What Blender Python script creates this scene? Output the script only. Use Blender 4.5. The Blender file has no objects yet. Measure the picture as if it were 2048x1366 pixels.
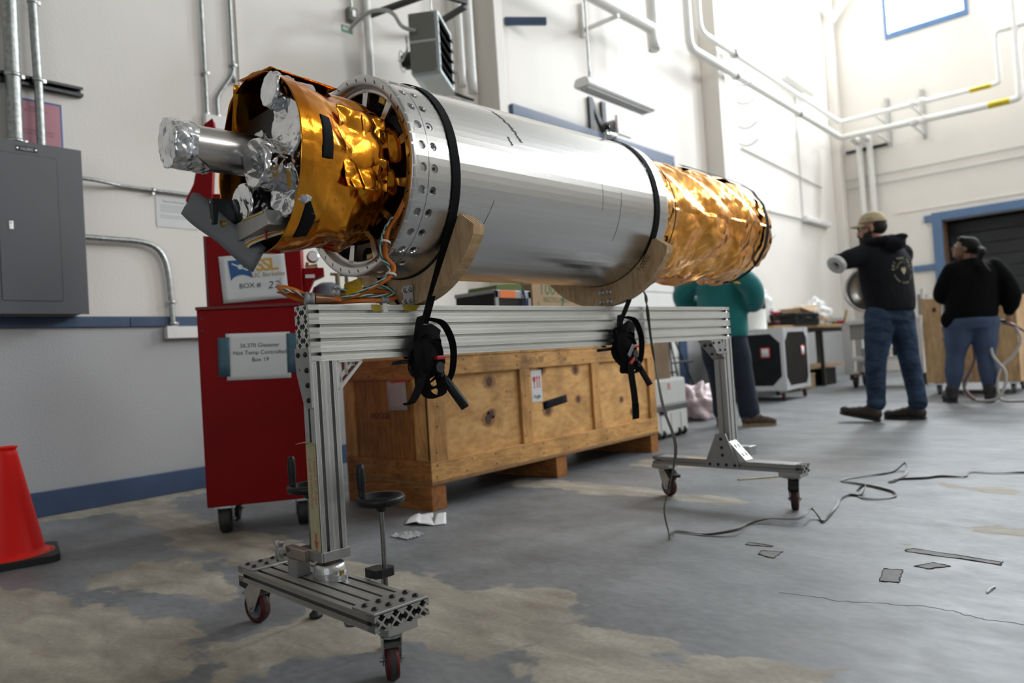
import bpy, bmesh, math, random
from math import sin, cos, pi, radians as rad, sqrt, atan2, hypot
from mathutils import Vector as V, Matrix, noise
random.seed(7)
sc = bpy.context.scene
# ------------------------------------------------------------------ camera
cam = bpy.data.cameras.new('camera')
cam.sensor_width = 36.0
cam.lens = 25.59
cam.clip_start = .05
co = bpy.data.objects.new('camera', cam)
sc.collection.objects.link(co)
m = Matrix(((.744495, .062082, .664735), (.664578, .026149, -.746761), (-.063743, .997728, -.02179)))
q = m.to_quaternion()
co.matrix_world = Matrix.Translation((0, 0, .745)) @ q.to_matrix().to_4x4()
cam.dof.use_dof = True
cam.dof.focus_distance = 1.95
cam.dof.aperture_fstop = 2.6
sc.camera = co
# ------------------------------------------------------------------ world, daylight, exposure
w = bpy.data.worlds.new('sky')
sc.world = w
w.use_nodes = True
w.node_tree.nodes['Background'].inputs[0].default_value = (.80, .90, 1.0, 1)
w.node_tree.nodes['Background'].inputs[1].default_value = 4.5
def area(name, loc, rot, sx, sy, power, col=(1, 1, 1)):
    l = bpy.data.lights.new(name, 'AREA')
    l.shape = 'RECTANGLE'
    l.size, l.size_y, l.energy, l.color = sx, sy, power, col
    o = bpy.data.objects.new(name, l)
    o.location = loc
    o.rotation_euler = rot
    sc.collection.objects.link(o)
    return o
# daylight entering the high windows of the end wall (one of them is in view) and of the long wall opposite
for wx in (-3.05, 0.55, 4.15):
    area('daylight_end_window', (wx, 16.16, 8.0), (rad(-90), 0, 0), 1.40, 2.65, 1560, (.88, .945, 1))
for wy in (5.6, 11.2):
    area('daylight_side_window', (8.15, wy, 7.2), (0, rad(90), 0), 2.4, 3.0, 400, (.98, .98, .97))
area('fill_behind_camera', (3.6, -7.15, 1.85), (rad(90), 0, 0), 3.6, 3.6, 22, (.85, .92, 1))  # added unseen fill behind the camera, through an assumed door opening
vs = sc.view_settings
vs.view_transform = 'Standard'
vs.look = 'None'
vs.gamma = 1
vs.use_curve_mapping = False
vs.exposure = -0.75
sc.cycles.use_denoising = True
sc.cycles.max_bounces = 8
sc.cycles.diffuse_bounces = 5
sc.cycles.glossy_bounces = 4
sc.cycles.transmission_bounces = 4
sc.cycles.sample_clamp_indirect = 6
sc.cycles.caustics_reflective = False
sc.cycles.caustics_refractive = False
# ------------------------------------------------------------------ helpers
C = sc.collection
MATS = {}
def mat(name, col, rough=.5, metal=0., var=0., vscale=8., bump=0., bscale=60., stretch=(1, 1, 1), col2=None, spec=.5, alpha=1., aniso=0., coat=0., sheen=0., trans=0., bdist=.02, lo=.35, hi=.65, detail=4, rvar=0.):
    if name in MATS: return MATS[name]
    mt = bpy.data.materials.new(name)
    MATS[name] = mt
    mt.use_nodes = True
    nt = mt.node_tree
    b = nt.nodes['Principled BSDF']
    b.inputs['Base Color'].default_value = (*col, 1)
    b.inputs['Roughness'].default_value = rough
    b.inputs['Metallic'].default_value = metal
    b.inputs['Specular IOR Level'].default_value = spec
    b.inputs['Alpha'].default_value = alpha
    b.inputs['Anisotropic'].default_value = aniso
    b.inputs['Coat Weight'].default_value = coat
    b.inputs['Sheen Weight'].default_value = sheen
    b.inputs['Transmission Weight'].default_value = trans
    if var or bump or col2 or rvar:
        tc = nt.nodes.new('ShaderNodeTexCoord')
        mp = nt.nodes.new('ShaderNodeMapping')
        mp.inputs['Scale'].default_value = stretch
        nt.links.new(tc.outputs['Object'], mp.inputs[0])
    if var or col2 or rvar:
        n = nt.nodes.new('ShaderNodeTexNoise')
        n.inputs['Scale'].default_value = vscale
        n.inputs['Detail'].default_value = detail
        nt.links.new(mp.outputs[0], n.inputs['Vector'])
    if var or col2:
        r = nt.nodes.new('ShaderNodeValToRGB')
        c2 = col2 or tuple(x * (1 - var) for x in col)
        r.color_ramp.elements[0].position = lo
        r.color_ramp.elements[1].position = hi
        r.color_ramp.elements[0].color = (*c2, 1)
        r.color_ramp.elements[1].color = (*col, 1)
        nt.links.new(n.outputs['Fac'], r.inputs[0])
        nt.links.new(r.outputs[0], b.inputs['Base Color'])
    if rvar:
        mr = nt.nodes.new('ShaderNodeMapRange')
        mr.inputs[1].default_value, mr.inputs[2].default_value = .3, .7
        mr.inputs[3].default_value, mr.inputs[4].default_value = max(.02, rough - rvar), min(1, rough + rvar)
        nt.links.new(n.outputs['Fac'], mr.inputs[0])
        nt.links.new(mr.outputs[0], b.inputs['Roughness'])
    if bump:
        n2 = nt.nodes.new('ShaderNodeTexNoise')
        n2.inputs['Scale'].default_value = bscale
        n2.inputs['Detail'].default_value = 3
        nt.links.new(mp.outputs[0], n2.inputs['Vector'])
        bp = nt.nodes.new('ShaderNodeBump')
        bp.inputs['Strength'].default_value = bump
        bp.inputs['Distance'].default_value = bdist
        nt.links.new(n2.outputs['Fac'], bp.inputs['Height'])
        nt.links.new(bp.outputs[0], b.inputs['Normal'])
    return mt
def woodmat(name, c_lo, c_hi, scale, stretch, rings=9., stain=.35, rough=.6):
    # contour-like grain: noise bands folded into rings, plus weathering stains
    if name in MATS: return MATS[name]
    mt = bpy.data.materials.new(name); MATS[name] = mt; mt.use_nodes = True
    nt = mt.node_tree; b = nt.nodes['Principled BSDF']; L = nt.links.new; N = nt.nodes.new
    tc = N('ShaderNodeTexCoord'); mp = N('ShaderNodeMapping'); mp.inputs['Scale'].default_value = stretch; L(tc.outputs['Object'], mp.inputs[0])
    n = N('ShaderNodeTexNoise'); n.inputs['Scale'].default_value = scale; n.inputs['Detail'].default_value = 3; n.inputs['Distortion'].default_value = .4; L(mp.outputs[0], n.inputs['Vector'])
    m1 = N('ShaderNodeMath'); m1.operation = 'MULTIPLY'; m1.inputs[1].default_value = rings * 6.28; L(n.outputs['Fac'], m1.inputs[0])
    m2 = N('ShaderNodeMath'); m2.operation = 'SINE'; L(m1.outputs[0], m2.inputs[0])
    f = N('ShaderNodeTexNoise'); f.inputs['Scale'].default_value = scale * 14; f.inputs['Detail'].default_value = 6; L(mp.outputs[0], f.inputs['Vector'])
    m3 = N('ShaderNodeMath'); m3.operation = 'MULTIPLY_ADD'; m3.inputs[1].default_value = .12; L(m2.outputs[0], m3.inputs[0]); L(f.outputs['Fac'], m3.inputs[2])
    r = N('ShaderNodeValToRGB'); r.color_ramp.elements[0].position = .2; r.color_ramp.elements[1].position = .75
    r.color_ramp.elements[0].color = (*c_lo, 1); r.color_ramp.elements[1].color = (*c_hi, 1); L(m3.outputs[0], r.inputs[0])
    s_ = N('ShaderNodeTexNoise'); s_.inputs['Scale'].default_value = 5; s_.inputs['Detail'].default_value = 7; L(tc.outputs['Object'], s_.inputs['Vector'])
    sr = N('ShaderNodeValToRGB'); sr.color_ramp.elements[0].position = .34; sr.color_ramp.elements[1].position = .52
    sr.color_ramp.elements[0].color = (1 - stain, 1 - stain, 1 - stain, 1); L(s_.outputs['Fac'], sr.inputs[0])
    mx = N('ShaderNodeMix'); mx.data_type = 'RGBA'; mx.blend_type = 'MULTIPLY'; mx.inputs[0].default_value = 1; L(r.outputs[0], mx.inputs[6]); L(sr.outputs[0], mx.inputs[7])
    L(mx.outputs[2], b.inputs['Base Color']); b.inputs['Roughness'].default_value = rough; b.inputs['Specular IOR Level'].default_value = .3
    bp = N('ShaderNodeBump'); bp.inputs['Strength'].default_value = .08; bp.inputs['Distance'].default_value = .004; L(f.outputs['Fac'], bp.inputs['Height']); L(bp.outputs[0], b.inputs['Normal'])
    return mt
def frame_of(d):
    d = V(d).normalized()
    a = V((0, 0, 1)) if abs(d.z) < .9 else V((1, 0, 0))
    u = d.cross(a).normalized()
    return u, d.cross(u).normalized()
class MB:
    def __init__(s): s.v, s.f, s.s = [], [], []
    def add(s, vs, fs, smooth=False):
        o = len(s.v)
        s.v += [tuple(p) for p in vs]
        for f in fs:
            s.f.append([i + o for i in f]); s.s.append(smooth)
        return s
    def box(s, c, d, rz=0, R=None):
        c = V(c); x, y, z = d[0] / 2, d[1] / 2, d[2] / 2
        P = [V((a * x, b * y, e * z)) for a in (-1, 1) for b in (-1, 1) for e in (-1, 1)]
        M = R if R is not None else (Matrix.Rotation(rz, 3, 'Z') if rz else None)
        if M: P = [M @ p for p in P]
        return s.add([c + p for p in P], [(0, 1, 3, 2), (4, 6, 7, 5), (0, 4, 5, 1), (2, 3, 7, 6), (0, 2, 6, 4), (1, 5, 7, 3)])
    def span(s, a, b):
        return s.box([(p + q) / 2 for p, q in zip(a, b)], [abs(q - p) for p, q in zip(a, b)])
    def cyl(s, p0, p1, r0, r1=None, n=16, caps=True, smooth=True):
        p0, p1 = V(p0), V(p1); r1 = r0 if r1 is None else r1
        u, v = frame_of(p1 - p0)
        vs = [p + (u * cos(2 * pi * i / n) + v * sin(2 * pi * i / n)) * r for p, r in ((p0, r0), (p1, r1)) for i in range(n)]
        s.add(vs, [(i, (i + 1) % n, n + (i + 1) % n, n + i) for i in range(n)], smooth)
        if caps:
            s.add(vs[:n], [list(range(n))[::-1]]); s.add(vs[n:], [list(range(n))])
        return s
    def tube(s, pts, r, n=8, caps=True, closed=False, ell=None):
        pts = [V(p) for p in pts]; N = len(pts)
        rs = r if isinstance(r, (list, tuple)) else [r] * N
        vs, prev = [], None
        for i, p in enumerate(pts):
            if closed: t = pts[(i + 1) % N] - pts[i - 1]
            else: t = pts[min(i + 1, N - 1)] - pts[max(i - 1, 0)]
            t.normalize()
            if prev is None: u, _ = frame_of(t)
            else:
                u = prev - t * prev.dot(t)
                u = u.normalized() if u.length > 1e-6 else frame_of(t)[0]
            prev = u; v = t.cross(u)
            e = ell or 1
            vs += [p + (u * cos(2 * pi * k / n) + v * sin(2 * pi * k / n) * e) * rs[i] for k in range(n)]
        fs = []
        for i in range(N if closed else N - 1):
            j = (i + 1) % N
            fs += [(i * n + k, i * n + (k + 1) % n, j * n + (k + 1) % n, j * n + k) for k in range(n)]
        s.add(vs, fs, True)
        if caps and not closed:
            s.add(vs[:n], [list(range(n))[::-1]]); s.add(vs[-n:], [list(range(n))])
        return s
    def ribbon(s, pts, wv, t=.002, closed=False):
        # flat strip: wv = width vector (constant) or list of them
        pts = [V(p) for p in pts]; N = len(pts)
        W = [V(w_) for w_ in wv] if isinstance(wv, list) else [V(wv)] * N
        vs = []
        for i, p in enumerate(pts):
            tg = (pts[(i + 1) % N] - pts[i - 1]) if closed else pts[min(i + 1, N - 1)] - pts[max(i - 1, 0)]
            nn = tg.cross(W[i])
            nn = nn.normalized() * t / 2 if nn.length > 1e-9 else V((0, 0, t / 2))
            h = W[i] / 2
            vs += [p - h - nn, p + h - nn, p + h + nn, p - h + nn]
        fs = []
        for i in range(N if closed else N - 1):
            j = (i + 1) % N
            fs += [(i * 4 + k, i * 4 + (k + 1) % 4, j * 4 + (k + 1) % 4, j * 4 + k) for k in range(4)]
        s.add(vs, fs, False)
        if not closed: s.add(vs[:4], [(3, 2, 1, 0)]); s.add(vs[-4:], [(0, 1, 2, 3)])
        return s
    def lathe(s, prof, c=(0, 0, 0), ax=(0, 0, 1), n=24, smooth=True, u0=None, a0=0, a1=2 * pi):
        c, ax = V(c), V(ax).normalized(); u, v = frame_of(ax)
        full = abs(a1 - a0 - 2 * pi) < 1e-6
        m_ = n if full else n + 1
        vs = [c + ax * h + (u * cos(a0 + (a1 - a0) * k / n) + v * sin(a0 + (a1 - a0) * k / n)) * r for r, h in prof for k in range(m_)]
        fs = []
        for i in range(len(prof) - 1):
            fs += [(i * m_ + k, i * m_ + (k + 1) % m_, (i + 1) * m_ + (k + 1) % m_, (i + 1) * m_ + k) for k in range(n)]
        return s.add(vs, fs, smooth)
    def prism(s, poly, o, u, v, d, caps=True):
        o, u, v, d = V(o), V(u), V(v), V(d); n = len(poly)
        a = [o + u * x + v * y for x, y in poly]; b = [p + d for p in a]
        s.add(a + b, [(i, (i + 1) % n, n + (i + 1) % n, n + i) for i in range(n)])
        if caps: s.add(a, [list(range(n))[::-1]]); s.add(b, [list(range(n))])
        return s
    def ell(s, c, r, n=16, m_=10, R=None, smooth=True):
        c = V(c); vs, fs = [], []
        for j in range(m_ + 1):
            ph = pi * j / m_
            for i in range(n):
                p = V((r[0] * sin(ph) * cos(2 * pi * i / n), r[1] * sin(ph) * sin(2 * pi * i / n), r[2] * cos(ph)))
                vs.append(c + (R @ p if R else p))
        for j in range(m_):
            fs += [(j * n + i, j * n + (i + 1) % n, (j + 1) * n + (i + 1) % n, (j + 1) * n + i) for i in range(n)]
        return s.add(vs, fs, smooth)
    def grid(s, fn, nu, nv, smooth=True, wrap=False):
        vs = [fn(i / nu, j / nv) for j in range(nv + 1) for i in range(nu + (0 if wrap else 1))]
        m_ = nu if wrap else nu + 1
        fs = [(j * m_ + i, j * m_ + (i + 1) % m_, (j + 1) * m_ + (i + 1) % m_, (j + 1) * m_ + i) for j in range(nv) for i in range(nu)]
        return s.add(vs, fs, smooth)
    def build(s, name, m_, parent=None, bevel=0, seg=2, merge=False):
        me = bpy.data.meshes.new(name)
        me.from_pydata(s.v, [], s.f)
        me.polygons.foreach_set('use_smooth', s.s)
        if merge:
            bm = bmesh.new(); bm.from_mesh(me)
            bmesh.ops.remove_doubles(bm, verts=bm.verts, dist=1e-5)
            bmesh.ops.recalc_face_normals(bm, faces=bm.faces)
            bm.to_mesh(me); bm.free()
        me.update()
        me.materials.append(m_)
        return obj(name, me, parent, bevel, seg)
def obj(name, me, parent=None, bevel=0, seg=2, loc=None):
    o = bpy.data.objects.new(name, me)
    C.objects.link(o)
    if parent is not None: o.parent = parent
    if loc is not None: o.location = loc
    if bevel:
        b = o.modifiers.new('bevel', 'BEVEL')
        b.width, b.segments, b.limit_method, b.angle_limit = bevel, seg, 'ANGLE', rad(50)
    return o
def tag(o, label=None, cat=None, group=None, kind=None):
    if label: o['label'] = label
    if cat: o['category'] = cat
    if group: o['group'] = group
    if kind: o['kind'] = kind
    return o
def thing(name, label, cat, loc=(0, 0, 0), rz=0, group=None):
    o = bpy.data.objects.new(name, None)
    o.empty_display_size = .1
    o.location = loc; o.rotation_euler = (0, 0, rz)
    C.objects.link(o)
    return tag(o, label, cat, group)
def copy_tree(o, parent=None):
    c = o.copy(); C.objects.link(c); c.parent = parent
    for ch in list(o.children): copy_tree(ch, c)
    return c
def struct(o): o['kind'] = 'structure'; return o
_tcache = {}
def text_geo(txt, size, align='CENTER', shear=0, sp=1, bold=0):
    key = (txt, size, align, shear, sp, bold)
    if key in _tcache: return _tcache[key]
    cu = bpy.data.curves.new('t', 'FONT')
    cu.body = txt; cu.size = size; cu.align_x = align; cu.shear = shear; cu.space_character = sp
    cu.resolution_u = 3; cu.offset = bold
    o = bpy.data.objects.new('t', cu)
    C.objects.link(o)
    me = bpy.data.meshes.new_from_object(o)
    g = ([tuple(p.co) for p in me.vertices], [list(p.vertices) for p in me.polygons])
    bpy.data.objects.remove(o); bpy.data.curves.remove(cu); bpy.data.meshes.remove(me)
    _tcache[key] = g
    return g
def print_text(name, txt, size, o, u, v, m_, parent, align='CENTER', **k):
    # flat lettering on a surface: o = anchor (baseline), u = reading direction, v = up
    vs, fs = text_geo(txt, size, align, **k)
    o, u, v = V(o), V(u).normalized(), V(v).normalized()
    return MB().add([o + u * p[0] + v * p[1] for p in vs], fs).build(name, m_, parent)
def rounded(w_, h_, r, n=5):
    P = []
    for cx, cy, a in ((w_ / 2 - r, h_ / 2 - r, 0), (-w_ / 2 + r, h_ / 2 - r, 90), (-w_ / 2 + r, -h_ / 2 + r, 180), (w_ / 2 - r, -h_ / 2 + r, 270)):
        P += [(cx + r * cos(rad(a + 90 * k / n)), cy + r * sin(rad(a + 90 * k / n))) for k in range(n + 1)]
    return P
def spline(pts, n=8):
    P = [V(p) for p in pts]; out = []
    for i in range(len(P) - 1):
        a, b, c, d = P[max(i - 1, 0)], P[i], P[i + 1], P[min(i + 2, len(P) - 1)]
        for k in range(n):
            t = k / n
            out.append(.5 * ((2 * b) + (c - a) * t + (2 * a - 5 * b + 4 * c - d) * t * t + (3 * b - a - 3 * c + d) * t ** 3))
    return out + [P[-1]]
def fbm(p, o=4): return noise.fractal(V(p), 1.0, 2.0, o)
# ------------------------------------------------------------------ the hall
XL, YB, XR, YF, ZC = -4.87, 16.1, 8.2, -7.2, 9.6
wallp = mat('wall_paint', (.81, .765, .705), .62, var=.05, vscale=1.2, bump=.08, bscale=90)
wains = mat('wainscot_paint', (.42, .42, .425), .5, var=.05, vscale=1.5, bump=.1, bscale=120)
blue = mat('blue_trim_dimmed', (.045, .080, .155), .5, var=.15, vscale=6, bump=.06, bscale=70)  # blue darkened in its colour to stand for weaker light near the left
ceilm = mat('ceiling_paint', (.50, .49, .47), .7, var=.05, vscale=2)
dark = mat('dark_interior', (.012, .013, .016), .7, var=.3, vscale=3)
white = mat('white_enamel', (.80, .79, .76), .35, var=.04, vscale=5)
pipew = mat('white_pipe_paint', (.82, .81, .77), .4, var=.06, vscale=9, bump=.05, bscale=40)
steel = mat('galvanized_steel', (.40, .42, .405), .45, 1, var=.35, vscale=40, detail=6, bump=.03, bscale=200)
blackm = mat('black_steel', (.02, .021, .022), .45, .3, var=.3, vscale=20)

# floor: worn grey coating with bare tan concrete showing through in patches
PATCH = [
 [(-3.41, .67), (-3.12, .85), (-2.75, .9), (-2.6, .94), (-2.41, .97), (-2.29, 1.02), (-2.17, .97), (-2.04, .92), (-1.87, .84), (-1.86, .76), (-1.66, .65), (-2.04, .2), (-3.2, .0), (-4.2, .3)],
 [(-3.0, .94), (-3.18, 1.04), (-3.19, 1.2), (-3.1, 1.35), (-2.85, 1.35), (-2.6, 1.27), (-2.37, 1.21), (-2.37, 1.13), (-2.54, 1.06), (-2.71, 1.04), (-2.92, 1.02)],
 [(-4.72, 1.16), (-4.55, 1.58), (-4.2, 1.55), (-3.57, 1.46), (-3.32, 1.39), (-3.07, 1.39), (-2.77, 1.35), (-2.67, 1.53), (-2.79, 1.72), (-3.26, 1.77), (-3.81, 1.74), (-4.57, 1.88), (-4.66, 2.17), (-5.06, 2.5), (-5.01, 1.21)],
 [(-2.46, 1.71), (-2.12, 1.65), (-1.9, 1.72), (-1.78, 1.67), (-1.62, 1.75), (-1.46, 1.78), (-1.29, 1.73), (-1.31, 1.68), (-1.2, 1.62), (-1.08, 1.65), (-1.01, 1.68), (-.96, 1.65), (-.95, 1.56), (-.83, 1.62), (-.68, 1.7), (-.58, 1.67), (-.56, 1.48), (-1.01, 1.18), (-1.13, 1.27), (-1.21, 1.31), (-1.24, 1.41), (-1.32, 1.35), (-1.34, 1.27), (-1.49, 1.24), (-1.56, 1.23), (-1.65, 1.13), (-1.68, 1.0), (-1.69, .87), (-1.71, .76), (-1.89, .83), (-1.98, 1.0), (-2.03, 1.22), (-2.18, 1.39), (-2.43, 1.58)],
 [(-2.97, 3.32), (-2.7, 3.42), (-2.16, 3.39), (-1.96, 3.36), (-1.66, 3.33), (-1.49, 3.23), (-1.52, 3.12), (-1.73, 3.14), (-2.0, 3.13), (-2.38, 3.1), (-2.88, 3.15)],
 [(-2.73, 4.25), (-2.6, 4.33), (-2.14, 4.17), (-2.13, 4.02), (-2.57, 3.99)],
 [(-.57, 3.23), (-.4, 3.24), (-.39, 3.11), (-.5, 3.07), (-.59, 3.12)],
 [(-.85, 4.04), (-.49, 4.01), (-.47, 3.81), (-.59, 3.81), (-.81, 3.92)],
 [(-.75, 2.9), (-.71, 2.93), (-.67, 2.88), (-.71, 2.84)],
 [(.3, 1.2), (.9, 1.5), (1.6, 1.4), (1.4, .8), (.7, .7)], [(1.2, 4.2), (2.2, 4.6), (2.6, 4.1), (1.6, 3.8)],
]
def sdist(x, y, P):
    best, ins = 9e9, False
    n = len(P)
    for i in range(n):
        ax, ay = P[i]; bx, by = P[(i + 1) % n]
        dx, dy = bx - ax, by - ay
        t = max(0, min(1, ((x - ax) * dx + (y - ay) * dy) / (dx * dx + dy * dy)))
        d = hypot(x - ax - t * dx, y - ay - t * dy)
        if d < best: best = d
        if (ay > y) != (by > y) and x < (bx - ax) * (y - ay) / (by - ay) + ax: ins = not ins
    return best if ins else -best
def floor():
    xs = [XL] + [-4.85 + .045 * i for i in range(134)] + [1.6 + .25 * i for i in range(27)]
    ys = [YF + .5 * i for i in range(14)] + [-.1 + .045 * i for i in range(108)] + [4.9 + .4 * i for i in range(29)]
    me = bpy.data.meshes.new('floor')
    nx, ny = len(xs), len(ys)
    me.from_pydata([(x, y, 0) for y in ys for x in xs], [], [(j * nx + i, j * nx + i + 1, (j + 1) * nx + i + 1, (j + 1) * nx + i) for j in range(ny - 1) for i in range(nx - 1)])
    at = me.attributes.new('wear', 'FLOAT', 'POINT')
    bb = [(min(p[0] for p in P) - .3, max(p[0] for p in P) + .3, min(p[1] for p in P) - .3, max(p[1] for p in P) + .3) for P in PATCH]
    vals = []
    for y in ys:
        for x in xs:
            d = -.3
            for P, b in zip(PATCH, bb):
                if b[0] < x < b[1] and b[2] < y < b[3]: d = max(d, sdist(x, y, P))
            vals.append(d)
    at.data.foreach_set('value', vals)
    mt = bpy.data.materials.new('worn_concrete'); mt.use_nodes = True
    nt = mt.node_tree; b = nt.nodes['Principled BSDF']; L = nt.links.new
    N = lambda k, **kw: nt.nodes.new('ShaderNode' + k)
    tc = N('TexCoord')
    def tex(scale, st=(1, 1, 1), detail=5, dist=0, rot=0):
        mp = N('Mapping'); mp.inputs['Scale'].default_value = st; mp.inputs['Rotation'].default_value = (0, 0, rot); L(tc.outputs['Object'], mp.inputs[0])
        n = N('TexNoise'); n.inputs['Scale'].default_value = scale; n.inputs['Detail'].default_value = detail; n.inputs['Distortion'].default_value = dist
        L(mp.outputs[0], n.inputs['Vector']); return n.outputs['Fac']
    def ramp(x, *st):
        r = N('ValToRGB'); L(x, r.inputs[0]); e = r.color_ramp.elements
        for i, (p, c) in enumerate(st):
            q_ = e[i] if i < 2 else e.new(p)
            q_.position = p; q_.color = (*c, 1) if isinstance(c, tuple) else (c, c, c, 1)
        return r.outputs[0]
    def math_(op, a, b_=None):
        n = N('Math'); n.operation = op
        for i, x in enumerate((a, b_)):
            if x is None: continue
            if isinstance(x, (int, float)): n.inputs[i].default_value = x
            else: L(x, n.inputs[i])
        return n.outputs[0]
    def mix(f, a, b_, mode='MIX'):
        n = N('Mix'); n.data_type = 'RGBA'; n.blend_type = mode
        for s_, x in ((0, f), (6, a), (7, b_)):
            if isinstance(x, (int, float)): n.inputs[s_].default_value = x
            elif isinstance(x, tuple): n.inputs[s_].default_value = (*x, 1)
            else: L(x, n.inputs[s_])
        return n.outputs[2]
    a = N('Attribute'); a.attribute_name = 'wear'
    rag = tex(9, (1, 1, 1), 8, .6)
    rag2 = tex(2.6, (1, 3.2, 1), 6, .3, .5)
    e_ = math_('ADD', a.outputs['Fac'], math_('MULTIPLY', math_('SUBTRACT', rag, .5), .22))
    e_ = math_('ADD', e_, math_('MULTIPLY', math_('SUBTRACT', rag2, .56), .26))
    mask = ramp(math_('ADD', math_('MULTIPLY', e_, 14), .5), (.35, 0.), (.65, 1.))
    grey = ramp(tex(2.4, (1, 1.5, 1), 9, .2, .6), (.32, (.130, .134, .140)), (.68, (.222, .228, .236)))
    fine = ramp(tex(24, (1, 1.7, 1), 9, 0, .5), (.3, .82), (.7, 1.1))
    grey = mix(1., grey, fine, 'MULTIPLY')
    tan = ramp(tex(4.5, (1, 2.6, 1), 8, .5, .5), (.3, (.235, .205, .165)), (.72, (.40, .365, .30)))
    tan = mix(1., tan, ramp(tex(60, (1, 1, 1), 5), (.3, .85), (.7, 1.06)), 'MULTIPLY')
    col = mix(mask, grey, tan)
    scr = ramp(tex(3, (.5, 7, 1), 6, .1, .9), (.66, 0.), (.72, 1.))
    col = mix(math_('MULTIPLY', scr, .18), col, (.07, .07, .07))
    spk = ramp(tex(130, (1, 1, 1), 2), (.74, 0.), (.79, 1.))
    col = mix(math_('MULTIPLY', spk, .35), col, (.45, .43, .40))
    brn = ramp(tex(1.1, (1, 2, 1), 5, .5), (.55, 0.), (.75, 1.))
    col = mix(math_('MULTIPLY', brn, .30), col, (.13, .105, .085))
    L(col, b.inputs['Base Color']); b.inputs['Specular IOR Level'].default_value = .36
    rr = N('MapRange'); L(tex(6, (1, 2, 1), 7, .5, .6), rr.inputs[0])
    rr.inputs[1].default_value, rr.inputs[2].default_value, rr.inputs[3].default_value, rr.inputs[4].default_value = .3, .7, .45, .56
    L(math_('ADD', rr.outputs[0], math_('MULTIPLY', mask, .22)), b.inputs['Roughness'])
    bp = N('Bump'); bp.inputs['Strength'].default_value = .05; bp.inputs['Distance'].default_value = .004
    L(tex(50, (1, 1.3, 1), 6), bp.inputs['Height']); L(bp.outputs[0], b.inputs['Normal'])
    me.materials.append(mt)
    struct(obj('floor', me))
floor()
# walls
struct(MB().span((XL - .2, YF, 1.13), (XL, YB, ZC)).build('wall_left', wallp))
struct(MB().span((XL - .2, YF, 0), (XL, YB, 1.13)).build('wall_left_wainscot', wains))
mb = MB(); yb2 = YB + .22
WX = (-3.05, .55, 4.15); wz0, wz1, hw = 6.70, 9.33, .70
gx0, gx1, gz = -3.02, 1.2, 2.86
mb.span((XL - .2, YB, 0), (gx0, yb2, gz)); mb.span((gx1, YB, 0), (XR + .2, yb2, gz))
mb.span((XL - .2, YB, gz), (XR + .2, yb2, wz0))
mb.span((XL - .2, YB, wz1), (XR + .2, yb2, ZC))
ex = [XL - .2] + [q_ for x in WX for q_ in (x - hw, x + hw)] + [XR + .2]
for i in range(0, len(ex), 2): mb.span((ex[i], YB, wz0), (ex[i + 1], yb2, wz1))
struct(mb.build('wall_back', wallp))
mb = MB(); sy = (5.6, 11.2); sz0, sz1 = 6.0, 8.4
mb.span((XR, YF, 0), (XR + .2, YB, sz0)); mb.span((XR, YF, sz1), (XR + .2, YB, ZC))
ey = [YF] + [q_ for y in sy for q_ in (y - 1.5, y + 1.5)] + [YB]
for i in range(0, len(ey), 2): mb.span((XR, ey[i], sz0), (XR + .2, ey[i + 1], sz1))
wallr = mat('wall_paint_buff', (.46, .44, .40), .65, var=.06, vscale=1.2)
struct(mb.build('wall_right', wallr))
mb = MB()
mb.span((XL - .2, YF - .2, 0), (1.8, YF, ZC)); mb.span((5.4, YF - .2, 0), (XR + .2, YF, ZC)); mb.span((1.8, YF - .2, 3.7), (5.4, YF, ZC))
struct(mb.build('wall_front', wallr))
struct(MB().span((XL - .2, YF - .2, ZC), (XR + .2, yb2, ZC + .2)).build('ceiling', ceilm))
# columns on the long wall (steel, boxed in and painted)
for i, (y0, y1, d) in enumerate(((5.21, 5.33, .27), (10.08, 10.32, .27), (.0, 0, 0))):
    if d: struct(MB().span((XL, y0, 0), (XL + d, y1, ZC)).build('trim_%d' % (i + 1), wallp, bevel=.006))
struct(MB().span((XL, YB - .30, 0), (XL + .16, YB, ZC)).build('trim_3', wallp, bevel=.01))
# chair rail and base board in lengths, with butt joints
r = bpy.data.objects.new('trim_4', None); C.objects.link(r); struct(r)
for y0, y1 in ((-7.1, -3.0), (-2.997, .0), (.003, 1.835), (1.838, 4.4), (4.403, 5.2)):
    MB().span((XL, y0, 1.092), (XL + .02, y1, 1.158)).build('rail_board', blue, r, bevel=.004)
r = bpy.data.objects.new('baseboard_left', None); C.objects.link(r); struct(r)
for y0, y1 in ((-7.1, -2.0), (-1.997, 5.2), (5.34, 5.64), (8.99, 10.07)):
    MB().span((XL, y0, 0), (XL + .022, y1, .145)).build('base_board', blue, r, bevel=.004)
# a thin vertical joint strip in the plaster
struct(MB().span((XL, 2.675, 1.16), (XL + .012, 2.69, 8)).build('trim_5', wallp))
# back wall groove line
struct(MB().span((-3.85, YB - .02, 3.12), (4, YB, 3.15)).build('trim_6', wallp))
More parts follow.
